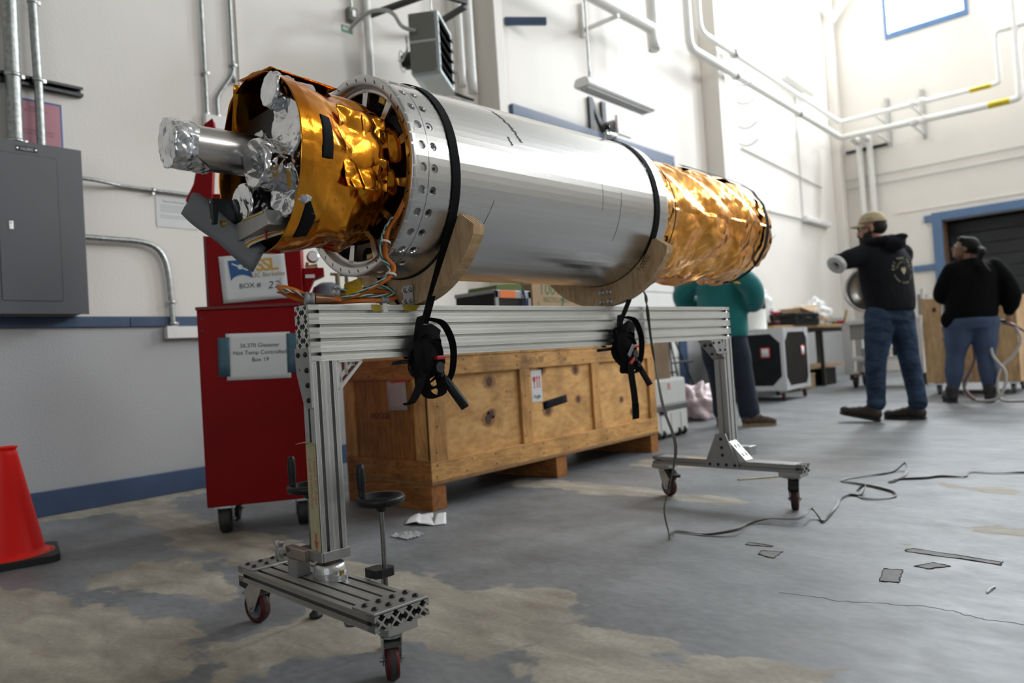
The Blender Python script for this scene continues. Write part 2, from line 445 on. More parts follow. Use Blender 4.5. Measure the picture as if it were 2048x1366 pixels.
# the end-wall window in view and its mates
winb = mat('window_frame_blue', (.10, .20, .38), .45, var=.1, vscale=8)
glass = bpy.data.materials.new('window_glass'); glass.use_nodes = True
_nt = glass.node_tree; _nt.nodes.remove(_nt.nodes['Principled BSDF'])
_t, _g, _x = _nt.nodes.new('ShaderNodeBsdfTransparent'), _nt.nodes.new('ShaderNodeBsdfGlossy'), _nt.nodes.new('ShaderNodeMixShader')
_g.inputs['Roughness'].default_value = .02; _x.inputs[0].default_value = .06
_nt.links.new(_t.outputs[0], _x.inputs[1]); _nt.links.new(_g.outputs[0], _x.inputs[2]); _nt.links.new(_x.outputs[0], _nt.nodes['Material Output'].inputs[0])
for i, x in enumerate(WX):
    r = bpy.data.objects.new('window_%d' % (i + 1), None); C.objects.link(r); struct(r)
    f = .045
    for a_, b_ in (((x - hw - .02, YB - .03, wz0 - .06), (x + hw + .02, YB + .1, wz0 + f)), ((x - hw - .02, YB - .03, wz1 - f), (x + hw + .02, YB + .1, wz1 + .04)),
                   ((x - hw - .02, YB - .03, wz0 + f), (x - hw + f, YB + .1, wz1 - f)), ((x + hw - f, YB - .03, wz0 + f), (x + hw + .02, YB + .1, wz1 - f))):
        MB().span(a_, b_).build('window_frame', winb, r, bevel=.004)
    MB().span((x - hw + f, YB + .03, wz0 + f), (x + hw - f, YB + .035, wz1 - f)).build('pane', glass, r)
# big blue-framed door on the long wall
d1 = bpy.data.objects.new('door_1', None); C.objects.link(d1); struct(d1)
bl2 = blue
for a_, b_ in (((XL, 5.65, 3.19), (XL + .06, 8.98, 3.35)), ((XL, 5.65, 0), (XL + .06, 5.83, 3.19)), ((XL, 8.78, 0), (XL + .06, 8.98, 3.19))):
    MB().span(a_, b_).build('door_frame', blue, d1, bevel=.004)
navy = mat('navy_panel', (.02, .035, .075), .3, var=.2, vscale=3)
MB().span((XL, 5.83, 2.35), (XL + .03, 8.78, 3.19)).build('transom_panel', navy, d1)
for k in range(8):
    MB().span((XL, 5.83, .02 + k * .29), (XL + .035, 8.78, .30 + k * .29)).build('door_slat', white, d1, bevel=.008)
# dark roll-up door in the end wall, blue frame
d2 = bpy.data.objects.new('door_2', None); C.objects.link(d2); struct(d2)
for a_, b_ in (((gx0 - .17, YB - .05, gz), (gx1 + .17, YB + .02, gz + .16)), ((gx0 - .17, YB - .05, 0), (gx0, YB + .02, gz)), ((gx1, YB - .05, 0), (gx1 + .17, YB + .02, gz)),
               ((gx0 - .17 - .13, YB - .045, gz + .0), (gx0 - .17, YB, gz + .13)), ((gx0 - .55, YB - .045, 1.92), (gx0 - .17, YB, 2.04))):
    MB().span(a_, b_).build('door_frame', mat('door_frame_blue', (.10, .175, .31), .5, var=.12, vscale=5), d2, bevel=.004)
mb = MB(); mb.span((gx0 - .1, YB + 1.4, 0), (gx1 + .1, YB + 1.5, gz)); mb.span((gx0 - .1, YB + .22, gz), (gx1 + .1, YB + 1.5, gz + .1)); mb.span((gx0 - .1, YB + .22, 0), (gx0, YB + 1.5, gz)); mb.span((gx1, YB + .22, 0), (gx1 + .1, YB + 1.5, gz)); mb.span((gx0 - .1, YB + .02, -.1), (gx1 + .1, YB + 1.5, -.001))
mb.build('door_recess', dark, d2)
for k in range(12):
    MB().span((gx0, YB + .5, .02 + k * .235), (gx1, YB + .53, .25 + k * .235)).build('door_slat', mat('dark_slat', (.02, .021, .024), .5, var=.3, vscale=4), d2, bevel=.01)
MB().span((gx0, YB + .02, 0), (gx0 + .02, YB + .3, gz)).build('door_jamb', mat('raw_wood_jamb', (.22, .12, .06), .6, var=.3, vscale=10), d2)
# ------------------------------------------------------------------ rolling stand of slotted aluminium extrusion
SL, SR = (-1.722, 1.09, 0), rad(-3.7)
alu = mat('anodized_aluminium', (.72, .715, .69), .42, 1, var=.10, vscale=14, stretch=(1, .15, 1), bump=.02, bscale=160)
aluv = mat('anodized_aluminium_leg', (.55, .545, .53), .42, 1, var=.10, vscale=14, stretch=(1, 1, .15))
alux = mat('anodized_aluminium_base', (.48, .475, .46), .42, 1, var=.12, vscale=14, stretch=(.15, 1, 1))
plate = mat('machined_plate', (.40, .395, .39), .45, 1, var=.1, vscale=20)
bright = mat('bright_aluminium', (.62, .62, .61), .3, 1, var=.08, vscale=20)
cast = mat('cast_metal', (.55, .55, .54), .38, 1, var=.15, vscale=60, bump=.25, bscale=180, bdist=.004)
hollow_shade = mat('extrusion_shade', (.05, .05, .05), .6, .6)  # dark colour holds the shade of extrusion ends and bracket holes
boltm = mat('black_oxide_bolt', (.012, .012, .013), .32, .5)
zinc = mat('zinc_plate', (.55, .56, .54), .32, 1, var=.2, vscale=30)
tire = mat('red_polyurethane', (.085, .008, .009), .5, var=.5, vscale=18, spec=.3)
hubm = mat('grey_wheel_core', (.10, .105, .115), .45)
rubber = mat('black_rubber', (.016, .016, .017), .55, var=.3, vscale=15, bump=.05, bscale=120)
plast = mat('black_plastic', (.010, .010, .011), .42, spec=.3, var=.2, vscale=25, bump=.05, bscale=200)
def outline(W, H, na, nb, g=.0098, dep=.0150):
    def side(L, n):
        out = []; w_ = L / n
        for i in range(n):
            c = (i + .5) * w_
            for t in (.12, .20, .28):
                x = i * w_ + t * w_
                out += [(x - .0005, 0), (x, .0010), (x + .0005, 0)]
            out += [(c - g / 2, 0), (c - g / 2, .0035), (c - g / 2 - .0045, .0045), (c - g / 2 - .0045, dep), (c + g / 2 + .0045, dep), (c + g / 2 + .0045, .0045), (c + g / 2, .0035), (c + g / 2, 0)]
            for t in (.72, .80, .88):
                x = i * w_ + t * w_
                out += [(x - .0005, 0), (x, .0010), (x + .0005, 0)]
        return out
    P = [(-W / 2, -H / 2)] + [(-W / 2 + t, -H / 2 + d) for t, d in side(W, na)]
    P += [(W / 2, -H / 2)] + [(W / 2 - d, -H / 2 + t) for t, d in side(H, nb)]
    P += [(W / 2, H / 2)] + [(W / 2 - t, H / 2 - d) for t, d in side(W, na)]
    P += [(-W / 2, H / 2)] + [(-W / 2 + d, H / 2 - t) for t, d in side(H, nb)]
    return P
def extrusion(name, m_, parent, o, u, v, d, L, W, H, na, nb, ends=(1, 1)):
    o, u, v, d = V(o), V(u), V(v), V(d).normalized()
    mb = MB()
    mb.prism(outline(W, H, na, nb), o, u, v, d * L, caps=False)
    ob = mb.build(name, m_, parent)
    for k, e in enumerate(ends):
        if not e: continue
        hb, wb = MB(), MB()
        base = o if k == 0 else o + d * L
        s_ = 1 if k == 0 else -1
        hb.prism([(-W / 2 + .001, -H / 2 + .001), (W / 2 - .001, -H / 2 + .001), (W / 2 - .001, H / 2 - .001), (-W / 2 + .001, H / 2 - .001)], base + d * s_ * .03, u, v, d * s_ * .002)  # recessed dark plate added in place of the hollow's own shade
        cw, ch = W / na, H / nb
        for i in range(na):
            for j in range(nb):
                c = (-W / 2 + (i + .5) * cw, -H / 2 + (j + .5) * ch)
                wb.prism([(c[0] + .0055 * cos(a * pi / 4), c[1] + .0055 * sin(a * pi / 4)) for a in range(8)], base, u, v, d * s_ * .03)
                for sx in (-1, 1):
                    for sz in (-1, 1):
                        ax, az = c[0] + sx * cw / 2, c[1] + sz * ch / 2
                        wb.prism([(ax, az), (ax - sx * .0135, az), (ax - sx * .0135, az - sz * .0035), (ax - sx * .0055, az - sz * .0055), (ax - sx * .0035, az - sz * .0135), (ax, az - sz * .0135)], base, u, v, d * s_ * .03)
                        t = .0016
                        wb.prism([(c[0] + sx * .003 + sz * t, c[1] + sz * .003 - sx * t), (ax - sx * .003 + sz * t, az - sz * .003 - sx * t), (ax - sx * .003 - sz * t, az - sz * .003 + sx * t), (c[0] + sx * .003 - sz * t, c[1] + sz * .003 + sx * t)], base, u, v, d * s_ * .03)
        wb.build('end_web', m_, ob); hb.build('end_shade_plate', hollow_shade, ob)
    return ob
stand = thing('payload_stand', 'long aluminium extrusion stand on four red-wheeled casters carrying the payload', 'stand', SL, SR)
ux, uy, uz = V((1, 0, 0)), V((0, 1, 0)), V((0, 0, 1))
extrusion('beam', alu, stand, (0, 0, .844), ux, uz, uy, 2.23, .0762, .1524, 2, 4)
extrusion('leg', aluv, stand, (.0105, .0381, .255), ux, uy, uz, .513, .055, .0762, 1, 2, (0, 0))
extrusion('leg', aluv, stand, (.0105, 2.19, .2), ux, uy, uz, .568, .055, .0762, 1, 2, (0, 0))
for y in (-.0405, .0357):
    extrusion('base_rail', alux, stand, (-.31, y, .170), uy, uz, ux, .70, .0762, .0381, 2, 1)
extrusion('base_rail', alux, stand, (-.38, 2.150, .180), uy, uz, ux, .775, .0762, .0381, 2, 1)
# button-head bolt, shared mesh
_mb = MB().lathe([(.0001, .0055), (.0028, .0054), (.0052, .0042), (.0068, .0018), (.0070, 0)], n=10)
_mb.add([(.0024 * cos(k * pi / 3), .0024 * sin(k * pi / 3), .0056) for k in range(6)], [list(range(6))])
_b = _mb.build('bolt', boltm); BOLT = _b.data; bpy.data.objects.remove(_b)
def bolt(parent, p, d=(0, 0, 1), s_=1., me=None, name='bolt'):
    o = obj(name, me or BOLT, parent, loc=p)
    o.rotation_mode = 'QUATERNION'
    o.rotation_quaternion = V((0, 0, 1)).rotation_difference(V(d))
    o.scale = (s_, s_, s_)
    return o
for x0 in (-.308, .298):
    pl = MB().span((x0, -.079, .1892), (x0 + .09, .0735, .1955)).build('joining_plate', plate, stand, bevel=.0012)
    for i in range(2):
        for j in range(4): bolt(pl, (x0 + .026 + i * .040, -.060 + j * .0381, .1955), s_=1.15)
# end plate under the beam's near end
pl = MB().prism([(-.0385, .805), (.0385, .805), (.0385, .645), (.012, .642), (-.006, .66), (-.034, .735)], (0, -.0065, 0), ux, uz, (0, .006, 0)).build('end_plate', plate, stand, bevel=.001)
for x, z in ((-.020, .787), (.020, .787), (.022, .745), (.023, .705), (.024, .665)): bolt(pl, (x, -.0065, z), (0, -1, 0), 1.05)
MB().cyl((-.016, -.0068, .747), (-.016, -.006, .747), .003, n=10).build('hole', boltm, pl)
# cast triangular gussets
def gusset(o, ydir, zdir, s_=.075, w_=.05):
    o = V(o); mb = MB()
    Y, Z = V((0, ydir, 0)), V((0, 0, zdir))
    for x in (-w_ / 2, w_ / 2 - .006):
        mb.prism([(0, 0), (s_, 0), (s_, .008), (.008, s_), (0, s_)], o + ux * x, Y, Z, ux * .006, True) if False else None
    mb.prism([(0, 0), (s_, 0), (s_, .006), (0, .006)], o - ux * w_ / 2, Y, Z, ux * w_)
    mb.prism([(0, 0), (.006, 0), (.006, s_), (0, s_)], o - ux * w_ / 2, Y, Z, ux * w_)
    mb.prism([(s_, 0), (s_, .009), (.009, s_), (0, s_), (.002, s_ - .006), (s_ - .006, .002)], o - ux * w_ / 2, Y, Z, ux * .006)
    mb.prism([(s_, 0), (s_, .009), (.009, s_), (0, s_), (.002, s_ - .006), (s_ - .006, .002)], o + ux * (w_ / 2 - .006), Y, Z, ux * .006)
    for k in (.22, .5, .78):
        mb.prism([(s_ * k, .006), (s_ * k + .006, .006), (s_ * (k) + .006, s_ * (1 - k) - .002), (s_ * k, s_ * (1 - k))], o - ux * .004, Y, Z, ux * .008)
    return mb.build('gusset', bright, stand, bevel=.0008)
gusset((.012, .0765, .7675), 1, -1, .082)
sg_ = MB().prism([(2.025, .766), (2.033, .7675), (2.1525, .682), (2.1505, .674)], (-.022, 0, 0), uy, uz, (.066, 0, 0)).prism([(2.03, .762), (2.152, .762), (2.152, .68)], (-.022, 0, 0), uy, uz, (.005, 0, 0)).build('sloped_bracket', plate, stand, bevel=.0008)
for t in (.25, .72):
    for x in (-.004, .026):
        P = V((x, 2.026 + .125 * t, .765 - .090 * t)); nn_ = V((0, -.58, -.81))
        MB().cyl(P + nn_ * .001, P + nn_ * .0035, .0085, n=14).build('hole', hollow_shade, sg_)
# perforated flat gusset at far leg, facing the near end
gp = MB().prism([(-.125, .766), (-.03, .766), (.03, .70), (-.02, .70), (-.07, .70)], (.040, 2.15, 0), uy, uz, (.006, 0, 0)).build('corner_plate', plate, stand, bevel=.001)
for y, z in ((-.10, .753), (-.05, .753), (-.045, .718), (.0, .718)): bolt(gp, (.046, 2.15 + y, z), (1, 0, 0), 1.0)
# trapezoid foot plate on the far base
tp = MB().prism([(-.075, .163), (.09, .163), (.09, .182), (.035, .325), (-.015, .325), (-.075, .195)], (.005, 2.106, 0), ux, uz, (0, .006, 0)).build('foot_plate', plate, stand, bevel=.001)
for x, z in ((-.055, .18), (-.012, .18), (.031, .18), (.074, .18), (.014, .225), (.012, .26), (.01, .30)): bolt(tp, (x + .005, 2.106, z), (0, -1, 0), 1.15)
felt0 = mat('deep_black', (.006, .006, .006), 1., spec=0.)
# slotted angle bracket, tilted face toward the light
ab = MB()
A, B = V((.045, 0, .285)), V((.125, 0, .199))
ab.prism([(A.x, A.z), (B.x, B.z), (B.x + .004, B.z + .004), (A.x + .004, A.z + .004)], (0, 2.12, 0), ux, uz, (0, .066, 0))
for y in (2.12, 2.18): ab.prism([(.039, .199), (.125, .199), (.045, .285), (.039, .285)], (0, y, 0), ux, uz, (0, .006, 0))
ab = ab.build('angle_bracket', mat('satin_bracket', (.60, .60, .59), .55, .6), stand, bevel=.0008)
nd = V((.086, 0, .080)).normalized()
for t in (.28, .72):
    for y in (2.138, 2.168):
        P = A.lerp(B, t) + V((.0045, y, .0045)) ; P.y = y
        dd = (B - A).normalized()
        MB().prism([(.012 * cos(a * pi / 6), .0042 * sin(a * pi / 6)) for a in range(12)], P, dd, uy, nd * .0006).build('slot', felt0, ab)
# small extruded foot bracket behind the far leg
MB().span((.02, 2.235, .205), (.09, 2.30, .25)).build('cable_bracket', plate, stand, bevel=.002)
# bearing under the near leg
fl = MB()
fl.prism([(.074 * cos(a), .030 * sin(a)) if abs(cos(a)) > .78 else (.050 * cos(a), .045 * sin(a)) for a in [k * pi / 18 for k in range(36)]], (.020, .030, .1895), ux, uy, (0, 0, .016))
fl.lathe([(.043, .012), (.042, .03), (.038, .038), (.028, .039), (.0001, .039)], (.020, .030, .1895), n=28)
fl = fl.build('flange_bearing', cast, stand, bevel=.003)
brass = mat('yellow_zinc_bolt', (.35, .25, .10), .4, 1)
for dx in (-.059, .059):
    MB().cyl((.020 + dx, .030, .2055), (.020 + dx, .030, .216), .0075, n=6, smooth=False).build('hex_bolt', brass, fl)
MB().cyl((.020, .030, .225), (.020, .030, .252), .020, n=20).build('pivot', mat('rusty_steel', (.10, .06, .04), .6, .6, var=.4, vscale=60), stand)
# clamp collar round the leg, clamp block and star knob
cb = MB()
for a_, b_ in (((-.022, -.006, .236), (.043, 0, .262)), ((-.022, .0765, .236), (.043, .0825, .262)), ((.0385, 0, .236), (.0445, .0765, .262)), ((-.0225, 0, .236), (-.0172, .0765, .262))): cb.span(a_, b_)
cb = cb.build('clamp_collar', plate, stand, bevel=.001)
MB().span((-.13, -.020, .232), (-.0225, .004, .262)).build('clamp_arm', mat('bronze_tinted_steel', (.42, .36, .31), .35, 1, var=.15, vscale=30), stand, bevel=.002)
MB().span((-.100, -.030, .1895), (-.050, .010, .232)).build('clamp_block', plate, stand, bevel=.001)
kn = []
for k in range(12):
    for t, r_ in ((-.5, .014), (-.30, .030), (.30, .030), (.5, .014)) if k % 2 == 0 else (): kn.append(((r_) * cos(k * pi / 6 + t * .55), r_ * sin(k * pi / 6 + t * .55)))
MB().prism(kn, (-.142, -.026, .250), ux, uz, (-.002, -.012, 0)).build('star_knob', cast, stand, bevel=.002)
# masking tape with red handwriting on the near leg
tapem = mat('masking_tape', (.42, .38, .22), .7, var=.12, vscale=30, bump=.05, bscale=90)
redink = mat('red_ink', (.42, .08, .05), .7)
tp_ = MB().span((-.0165, -.0012, .247), (.0345, -.0005, .548)).ribbon([(.0345, -.001, .546), (.0, -.004, .553), (-.016, -.010, .552), (-.032, -.018, .549)], (0, .010, .002), .0006).build('masking_tape', tapem, stand)
print_text('handwriting', 'Unlock for Align', .019, (.0205, -.0014, .515), (0, 0, -1), (1, 0, 0), redink, tp_, 'LEFT', shear=.2)
print_text('handwriting', 'Lock WARNING', .019, (-.004, -.0014, .51), (0, 0, -1), (1, 0, 0), redink, tp_, 'LEFT', shear=.2)
MB().prism([(.0, .262), (.012, .29), (.004, .288), (.004, .31), (-.004, .31), (-.004, .288), (-.012, .29)], (.012, -.0013, 0), ux, uz, (0, -.0003, 0)).build('arrow', redink, tp_)
# casters
def caster(x, y, ztop, head, brake, trail=.022, block=True):
    # head: heading angle of the wheel plane (local frame); axle is at right angles
    if block:
        bk = MB().span((x - .05, y - .042, ztop - .020), (x + .05, y + .042, ztop)).build('caster_block', alux, stand, bevel=.002)
        ztop -= .020
    r_ = .049; h = V((cos(head), sin(head), 0)); a = V((-sin(head), cos(head), 0))
    c = V((x, y, 0)) + h * trail; ax = c + uz * r_
    top = ztop
    mb = MB().span((x - .038, y - .038, top - .004), (x + .038, y + .038, top))
    mb.lathe([(.030, 0), (.031, -.006), (.026, -.010), (.026, -.014)], (x, y, top - .004), n=20)
    for s_ in (-1, 1):
        o = V((x, y, 0)) + a * s_ * .021
        pr = [(-.026, top - .014), (.028, top - .014), (trail + .034, r_ + .040), (trail + .022, r_ + .012), (trail + .014, r_ - .012), (trail - .012, r_ - .012), (trail - .030, r_ + .018)]
        mb.prism(pr, o - a * .0015, h, uz, a * .003)
    mb.prism([(-.023, -.0215), (.027, -.0215), (.027, .0215), (-.023, .0215)], V((x, y, top - .017)), h, a, uz * .004)
    mb.cyl(ax - a * .029, ax + a * .029, .0065, n=6, smooth=False)
    arc = [ax + h * (.0555 * cos(rad(t))) + uz * (.0555 * sin(rad(t))) for t in range(38, 150, 14)]
    mb.ribbon([p for p in arc if p.z < top - .012], a * .045, .003)
    mb.ribbon([V((x, y, 0)) + h * .027 + uz * (top - .014), V((x, y, 0)) + h * (trail + .034) + uz * (r_ + .040)], a * .045, .003)
    ca = mb.build('caster', zinc, stand, bevel=.0012)
    MB().lathe([(.036, -.013), (.041, -.0155), (.0455, -.0145), (.0485, -.009), (.049, 0), (.0485, .009), (.0455, .0145), (.041, .0155), (.036, .013)], ax, a, n=32).build('tire', tire, ca)
    MB().lathe([(.0001, -.015), (.011, -.015), (.013, -.008), (.030, -.006), (.033, -.012), (.0365, -.013), (.0365, .013), (.033, .012), (.030, .006), (.013, .008), (.011, .015), (.0001, .015)], ax, a, n=28).build('wheel_core', hubm, ca)
    MB().lathe([(.0492, -.006), (.0495, 0), (.0492, .006)], ax, a, n=32).build('tread_band', mat('worn_tread', (.040, .034, .032), .8, var=.5, vscale=40), ca)
    if brake:
        o = V((x, y, 0))
        mb = MB().prism([(.022, top - .006), (.058, top - .010), (.074, top - .026), (.098, top - .030), (.098, top - .044), (.066, top - .050), (.044, top - .044), (.022, top - .040)], o - a * .022, h, uz, a * .044)
        mb.build('brake_lever', plast, ca, bevel=.003)
    return ca
vdir = lambda x, y: atan2(*(lambda w_: (w_[1], w_[0]))((SL[0] + x, SL[1] + y)))
caster(.335, 0.0, .151, rad(150), False, trail=.03)
caster(-.315, .0, .151, rad(188), True, trail=.042, block=False)
caster(-.335, 2.150, .161, rad(-22), True, trail=.028)
caster(.335, 2.150, .161, rad(-68), True, trail=.024)
MB().span((-.20, -.02, .135), (-.06, .02, .150)).build('under_plate', plate, stand, bevel=.002)
MB().lathe([(.0001, -.030), (.018, -.030), (.020, -.022), (.012, -.014), (.008, -.012), (.008, 0)], (.215, -.03, .151), n=20).build('leveling_foot', mat('dark_chrome', (.25, .24, .22), .25, 1), stand)
# hand-wheel jacks
def jack(x, y, ztop):
    r_ = .064
    mb = MB().lathe([(.0001, -.012), (.012, -.012), (.016, -.006), (.022, .002), (r_ - .010, .010), (r_ - .004, .008), (r_, .016), (r_ + .001, .024), (r_ - .004, .031), (r_ - .010, .029), (r_ - .013, .018), (.020, .010), (.012, .014), (.0001, .014)], (x, y, ztop), n=40)
    hw_ = mb.build('hand_wheel', plast, stand)
    hx, hy = x - .046, y - .028
    MB().lathe([(.0001, .098), (.006, .097), (.0105, .091), (.012, .08), (.0125, .045), (.0105, .03), (.0095, .02), (.0105, .014), (.0105, .0)], (hx, hy, ztop + .018), n=20).build('crank_grip', plast, hw_)
    MB().cyl((x, y, .02), (x, y, ztop), .0065, n=12).build('threaded_rod', mat('dull_steel_rod', (.22, .21, .20), .4, 1, var=.3, vscale=60), stand)
    MB().lathe([(.0001, 0), (.020, 0), (.020, .008), (.008, .02)], (x, y, .004), n=16).build('jack_foot', rubber, stand)
    br = MB().prism([(-.035, -.040), (.016, -.040), (.022, -.025), (.022, .012), (.012, .022), (-.002, .022), (-.035, .0)], (x, y, .192), ux, uy, (0, 0, .022)).build('jack_bracket', plast, stand, bevel=.002)
    for dx, dy in ((-.024, -.030), (-.024, -.010)): MB().lathe([(.0001, .0), (.004, .0004), (.0045, .0)], (x + dx, y + dy, .2142), n=10).build('bolt', boltm, br)
    bl = MB().span((x - .035, y - .044, .151), (x - .004, y - .006, .192)).build('jack_block', bright, stand, bevel=.001)
    for k in (0, 1): MB().cyl((x - .026 + k * .015, y - .0445, .166), (x - .026 + k * .015, y - .043, .166), .0042, n=10).build('screw', boltm, bl)
jack(.146, .119, .372)
jack(-.235, .119, .372)
# yellow tape bits and labels on the rails
ytape = mat('yellow_tape', (.42, .31, .015), .5, var=.1, vscale=20)
MB().prism([(.20, .9015), (.232, .9015), (.234, .9207), (.198, .9207)], (.0384, 0, 0), uy, uz, (.0003, 0, 0)).build('yellow_tape', ytape, stand)
MB().prism([(.315, .9015), (.352, .9015), (.372, .9207), (.305, .9207)], (.0384, 0, 0), uy, uz, (.0003, 0, 0)).build('yellow_tape', ytape, stand)
MB().span((-.195, 2.126, .1992), (-.075, 2.146, .1998)).build('yellow_tape', mat('amber_label', (.75, .42, .08), .5), stand)
# plywood cradles bolted on the beam
ply = woodmat('birch_plywood', (.44, .27, .13), (.66, .45, .25), 3.0, (3.5, 1, .8), 5, .12, .5)
plyE = mat('plywood_edge', (.60, .42, .23), .6, col2=(.16, .085, .04), vscale=1, stretch=(.01, 170, .01), lo=.47, hi=.53)
felt = mat('black_felt', (.006, .006, .006), .9)
TX, TY, TZ, TR = -.012, .195, 1.296, .287
def cradle(y0, y1, txt):
    Ri, Ro = .2915, .374
    a0, a1 = rad(-150), rad(-30)
    P = [(Ri * cos(a0 + (a1 - a0) * k / 40), Ri * sin(a0 + (a1 - a0) * k / 40)) for k in range(41)]
    e1, e0 = [(Ri * cos(a1) + .018, Ri * sin(a1) + .004), (.318, -.176)], [(-.318, -.176), (-Ri * cos(a1) - .018, Ri * sin(a1) + .004)]
    out = [q_ for q_ in ((Ro * cos(a), Ro * sin(a)) for a in [rad(-33 - 114 * k / 40) for k in range(41)]) if q_[1] > -.3755]
    pl = P + e1 + out + e0
    cr = MB().prism(pl, (TX, y0, TZ), ux, uz, (0, y1 - y0, 0)).build('cradle', ply, stand, bevel=.0015)
    MB().lathe([(TR + .001, -.003), (Ri + .0008, -.003), (Ri + .0008, y1 - y0 + .003), (TR + .001, y1 - y0 + .003)], (TX, y0, TZ), (0, 1, 0), n=40, a0=0, a1=2 * pi).build('felt_liner', felt, cr) if False else None
    mb = MB(); n = 40
    vs = []
    for k in range(n + 1):
        a = a0 + (a1 - a0) * k / n
        for r_, y in ((TR + .0008, y0 - .003), (Ri + .0005, y0 - .003), (Ri + .0005, y1 + .003), (TR + .0008, y1 + .003)):
            vs.append((TX + r_ * cos(a), y, TZ + r_ * sin(a)))
    mb.add(vs, [(4 * k + i, 4 * k + (i + 1) % 4, 4 * k + 4 + (i + 1) % 4, 4 * k + 4 + i) for k in range(n) for i in range(4)])
    mb.build('felt_liner', felt, cr)
    # laminations showing on the cut ends
    for k in range(3):
        yy = y0 + (y1 - y0) * (.2 + .3 * k)
        for s_ in (1,):
            o = [(e1[0][0] + .0002, e1[0][1]), (e1[1][0] + .0004, e1[1][1]), (e1[1][0] + .0012, e1[1][1]), (e1[0][0] + .0012, e1[0][1])]
            MB().prism(o, (TX, yy, TZ), ux, uz, (0, .0035, 0)).build('lamination', mat('dark_ply', (.16, .085, .04), .6), cr)
    return cr
cr1 = cradle(TY + .172, TY + .212, '')
cr2 = cradle(TY + 1.122, TY + 1.160, '')
br = MB().span((-.03, TY + .166, .9205), (.02, TY + .172, .985)).span((-.03, TY + .13, .9205), (.02, TY + .172, .926)).build('cradle_bracket', plate, stand, bevel=.001)
hexm = MB().cyl((0, 0, 0), (0, 0, .006), .0075, n=6, smooth=False).cyl((0, 0, .006), (0, 0, .011), .004, n=10).build('nut', zinc)
HEX = hexm.data; bpy.data.objects.remove(hexm)
for x in (-.018, .008):
    for z in (.936, .970): bolt(br, (x, TY + .166, z), (0, -1, 0), 1., HEX, 'nut')
wsh = MB().lathe([(.0045, .0015), (.011, .0015), (.011, 0)], n=16).cyl((0, 0, 0), (0, 0, .009), .0068, n=6, smooth=False).cyl((0, 0, .009), (0, 0, .014), .0042, n=10).build('nut', zinc)
WSH = wsh.data; bpy.data.objects.remove(wsh)
for x in (-.012, .026):
    for z in (.940, .978): bolt(cr2, (x, TY + 1.122, z), (0, -1, 0), 1., WSH, 'nut')
print_text('stencil_text', 'FOXSI', .026, (.205, TY + 1.1217, 1.062), V((.75, 0, .66)), V((-.66, 0, .75)), mat('burnt_ink', (.06, .035, .02), .8), cr2)
# ------------------------------------------------------------------ rocket payload on the stand
pay = thing('rocket_payload', 'brushed aluminium rocket payload section with gold foil wrapped instruments at both ends', 'rocket payload', SL, SR)
skin = mat('brushed_aluminium_skin', (.66, .65, .635), .24, 1, aniso=.75, var=.07, vscale=3, stretch=(6, .25, 6), bump=.015, bscale=300, rvar=.06, detail=6)
gold = mat('gold_polyimide_foil', (.80, .335, .035), .17, 1, var=.35, vscale=5, bump=.25, bscale=26, bdist=.006, col2=(.60, .20, .012))
copper = mat('copper_polyimide_foil', (.88, .43, .11), .16, 1, bump=.2, bscale=30, bdist=.006, col2=(.74, .30, .05), vscale=6)
silver = mat('crumpled_silver_foil', (.78, .79, .81), .20, 1, bump=.12, bscale=40, bdist=.006, var=.1, vscale=20)
steelt = mat('turned_steel_tube', (.60, .57, .54), .26, 1, var=.25, vscale=3, stretch=(14, .3, 14), detail=5)
tapeb = mat('black_gaffer_tape', (.009, .0095, .012), .8, spec=.15, bump=.06, bscale=300)
amber = mat('amber_polyimide_tape', (.55, .30, .01), .25, .3)
PT = lambda L, r_, a: V((TX + r_ * cos(a), TY + L, TZ - .003 * L + r_ * sin(a)))
# skin with two rows of countersunk holes near the near end
NH = 30; LEN = 1.192
def make_skin():
    mb = MB(); R = TR
    rows = [0, .018, .052, .056, .090, .12]
    Ls = rows + [.12 + (LEN - .12) * k / 6 for k in range(1, 7)]
    da = 2 * pi / NH
    for i in range(NH):
        for j in range(len(Ls) - 1):
            if j in (1, 3):  # hole cell occupies the middle third of the angle
                n = 16
                L0, L1 = Ls[j], Ls[j + 1]
                th = [i * da + da * t for t in (0, .26, .74, 1)]
                for a_, b_ in ((0, 1), (2, 3)):
                    mb.add([PT(L0, R, th[a_]), PT(L0, R, th[b_]), PT(L1, R, th[b_]), PT(L1, R, th[a_])], [(0, 1, 2, 3)], True)
                ca, cl = i * da + da / 2, (L0 + L1) / 2
                hr = .0122
                outer, inner, deep = [], [], []
                Cq = [PT(L0, R, th[1]), PT(L0, R, th[2]), PT(L1, R, th[2]), PT(L1, R, th[1])]
                for k in range(n):
                    f = k / n * 4; e = int(f); t = f - e
                    outer.append(Cq[e].lerp(Cq[(e + 1) % 4], t))
                    ph = 2 * pi * k / n + rad(225)
                    inner.append(PT(cl + hr * sin(ph), R, ca + hr * cos(ph) / R))
                    deep.append(PT(cl + hr * .72 * sin(ph), R - .009, ca + hr * .72 * cos(ph) / R))
                vs = outer + inner + deep
                mb.add(vs, [(k, (k + 1) % n, n + (k + 1) % n, n + k) for k in range(n)], True)
                mb.add(inner + deep, [(k, (k + 1) % n, n + (k + 1) % n, n + k) for k in range(n)], False)
                mb.add(deep, [list(range(n))], False)
            else:
                m_ = 2 if j in (0, 2) else 3
                for q_ in range(m_):
                    x0, x1 = i * da + da * q_ / m_, i * da + da * (q_ + 1) / m_
                    mb.add([PT(Ls[j], R, x0), PT(Ls[j], R, x1), PT(Ls[j + 1], R, x1), PT(Ls[j + 1], R, x0)], [(0, 1, 2, 3)], True)
    return mb
make_skin().build('skin', skin, pay)
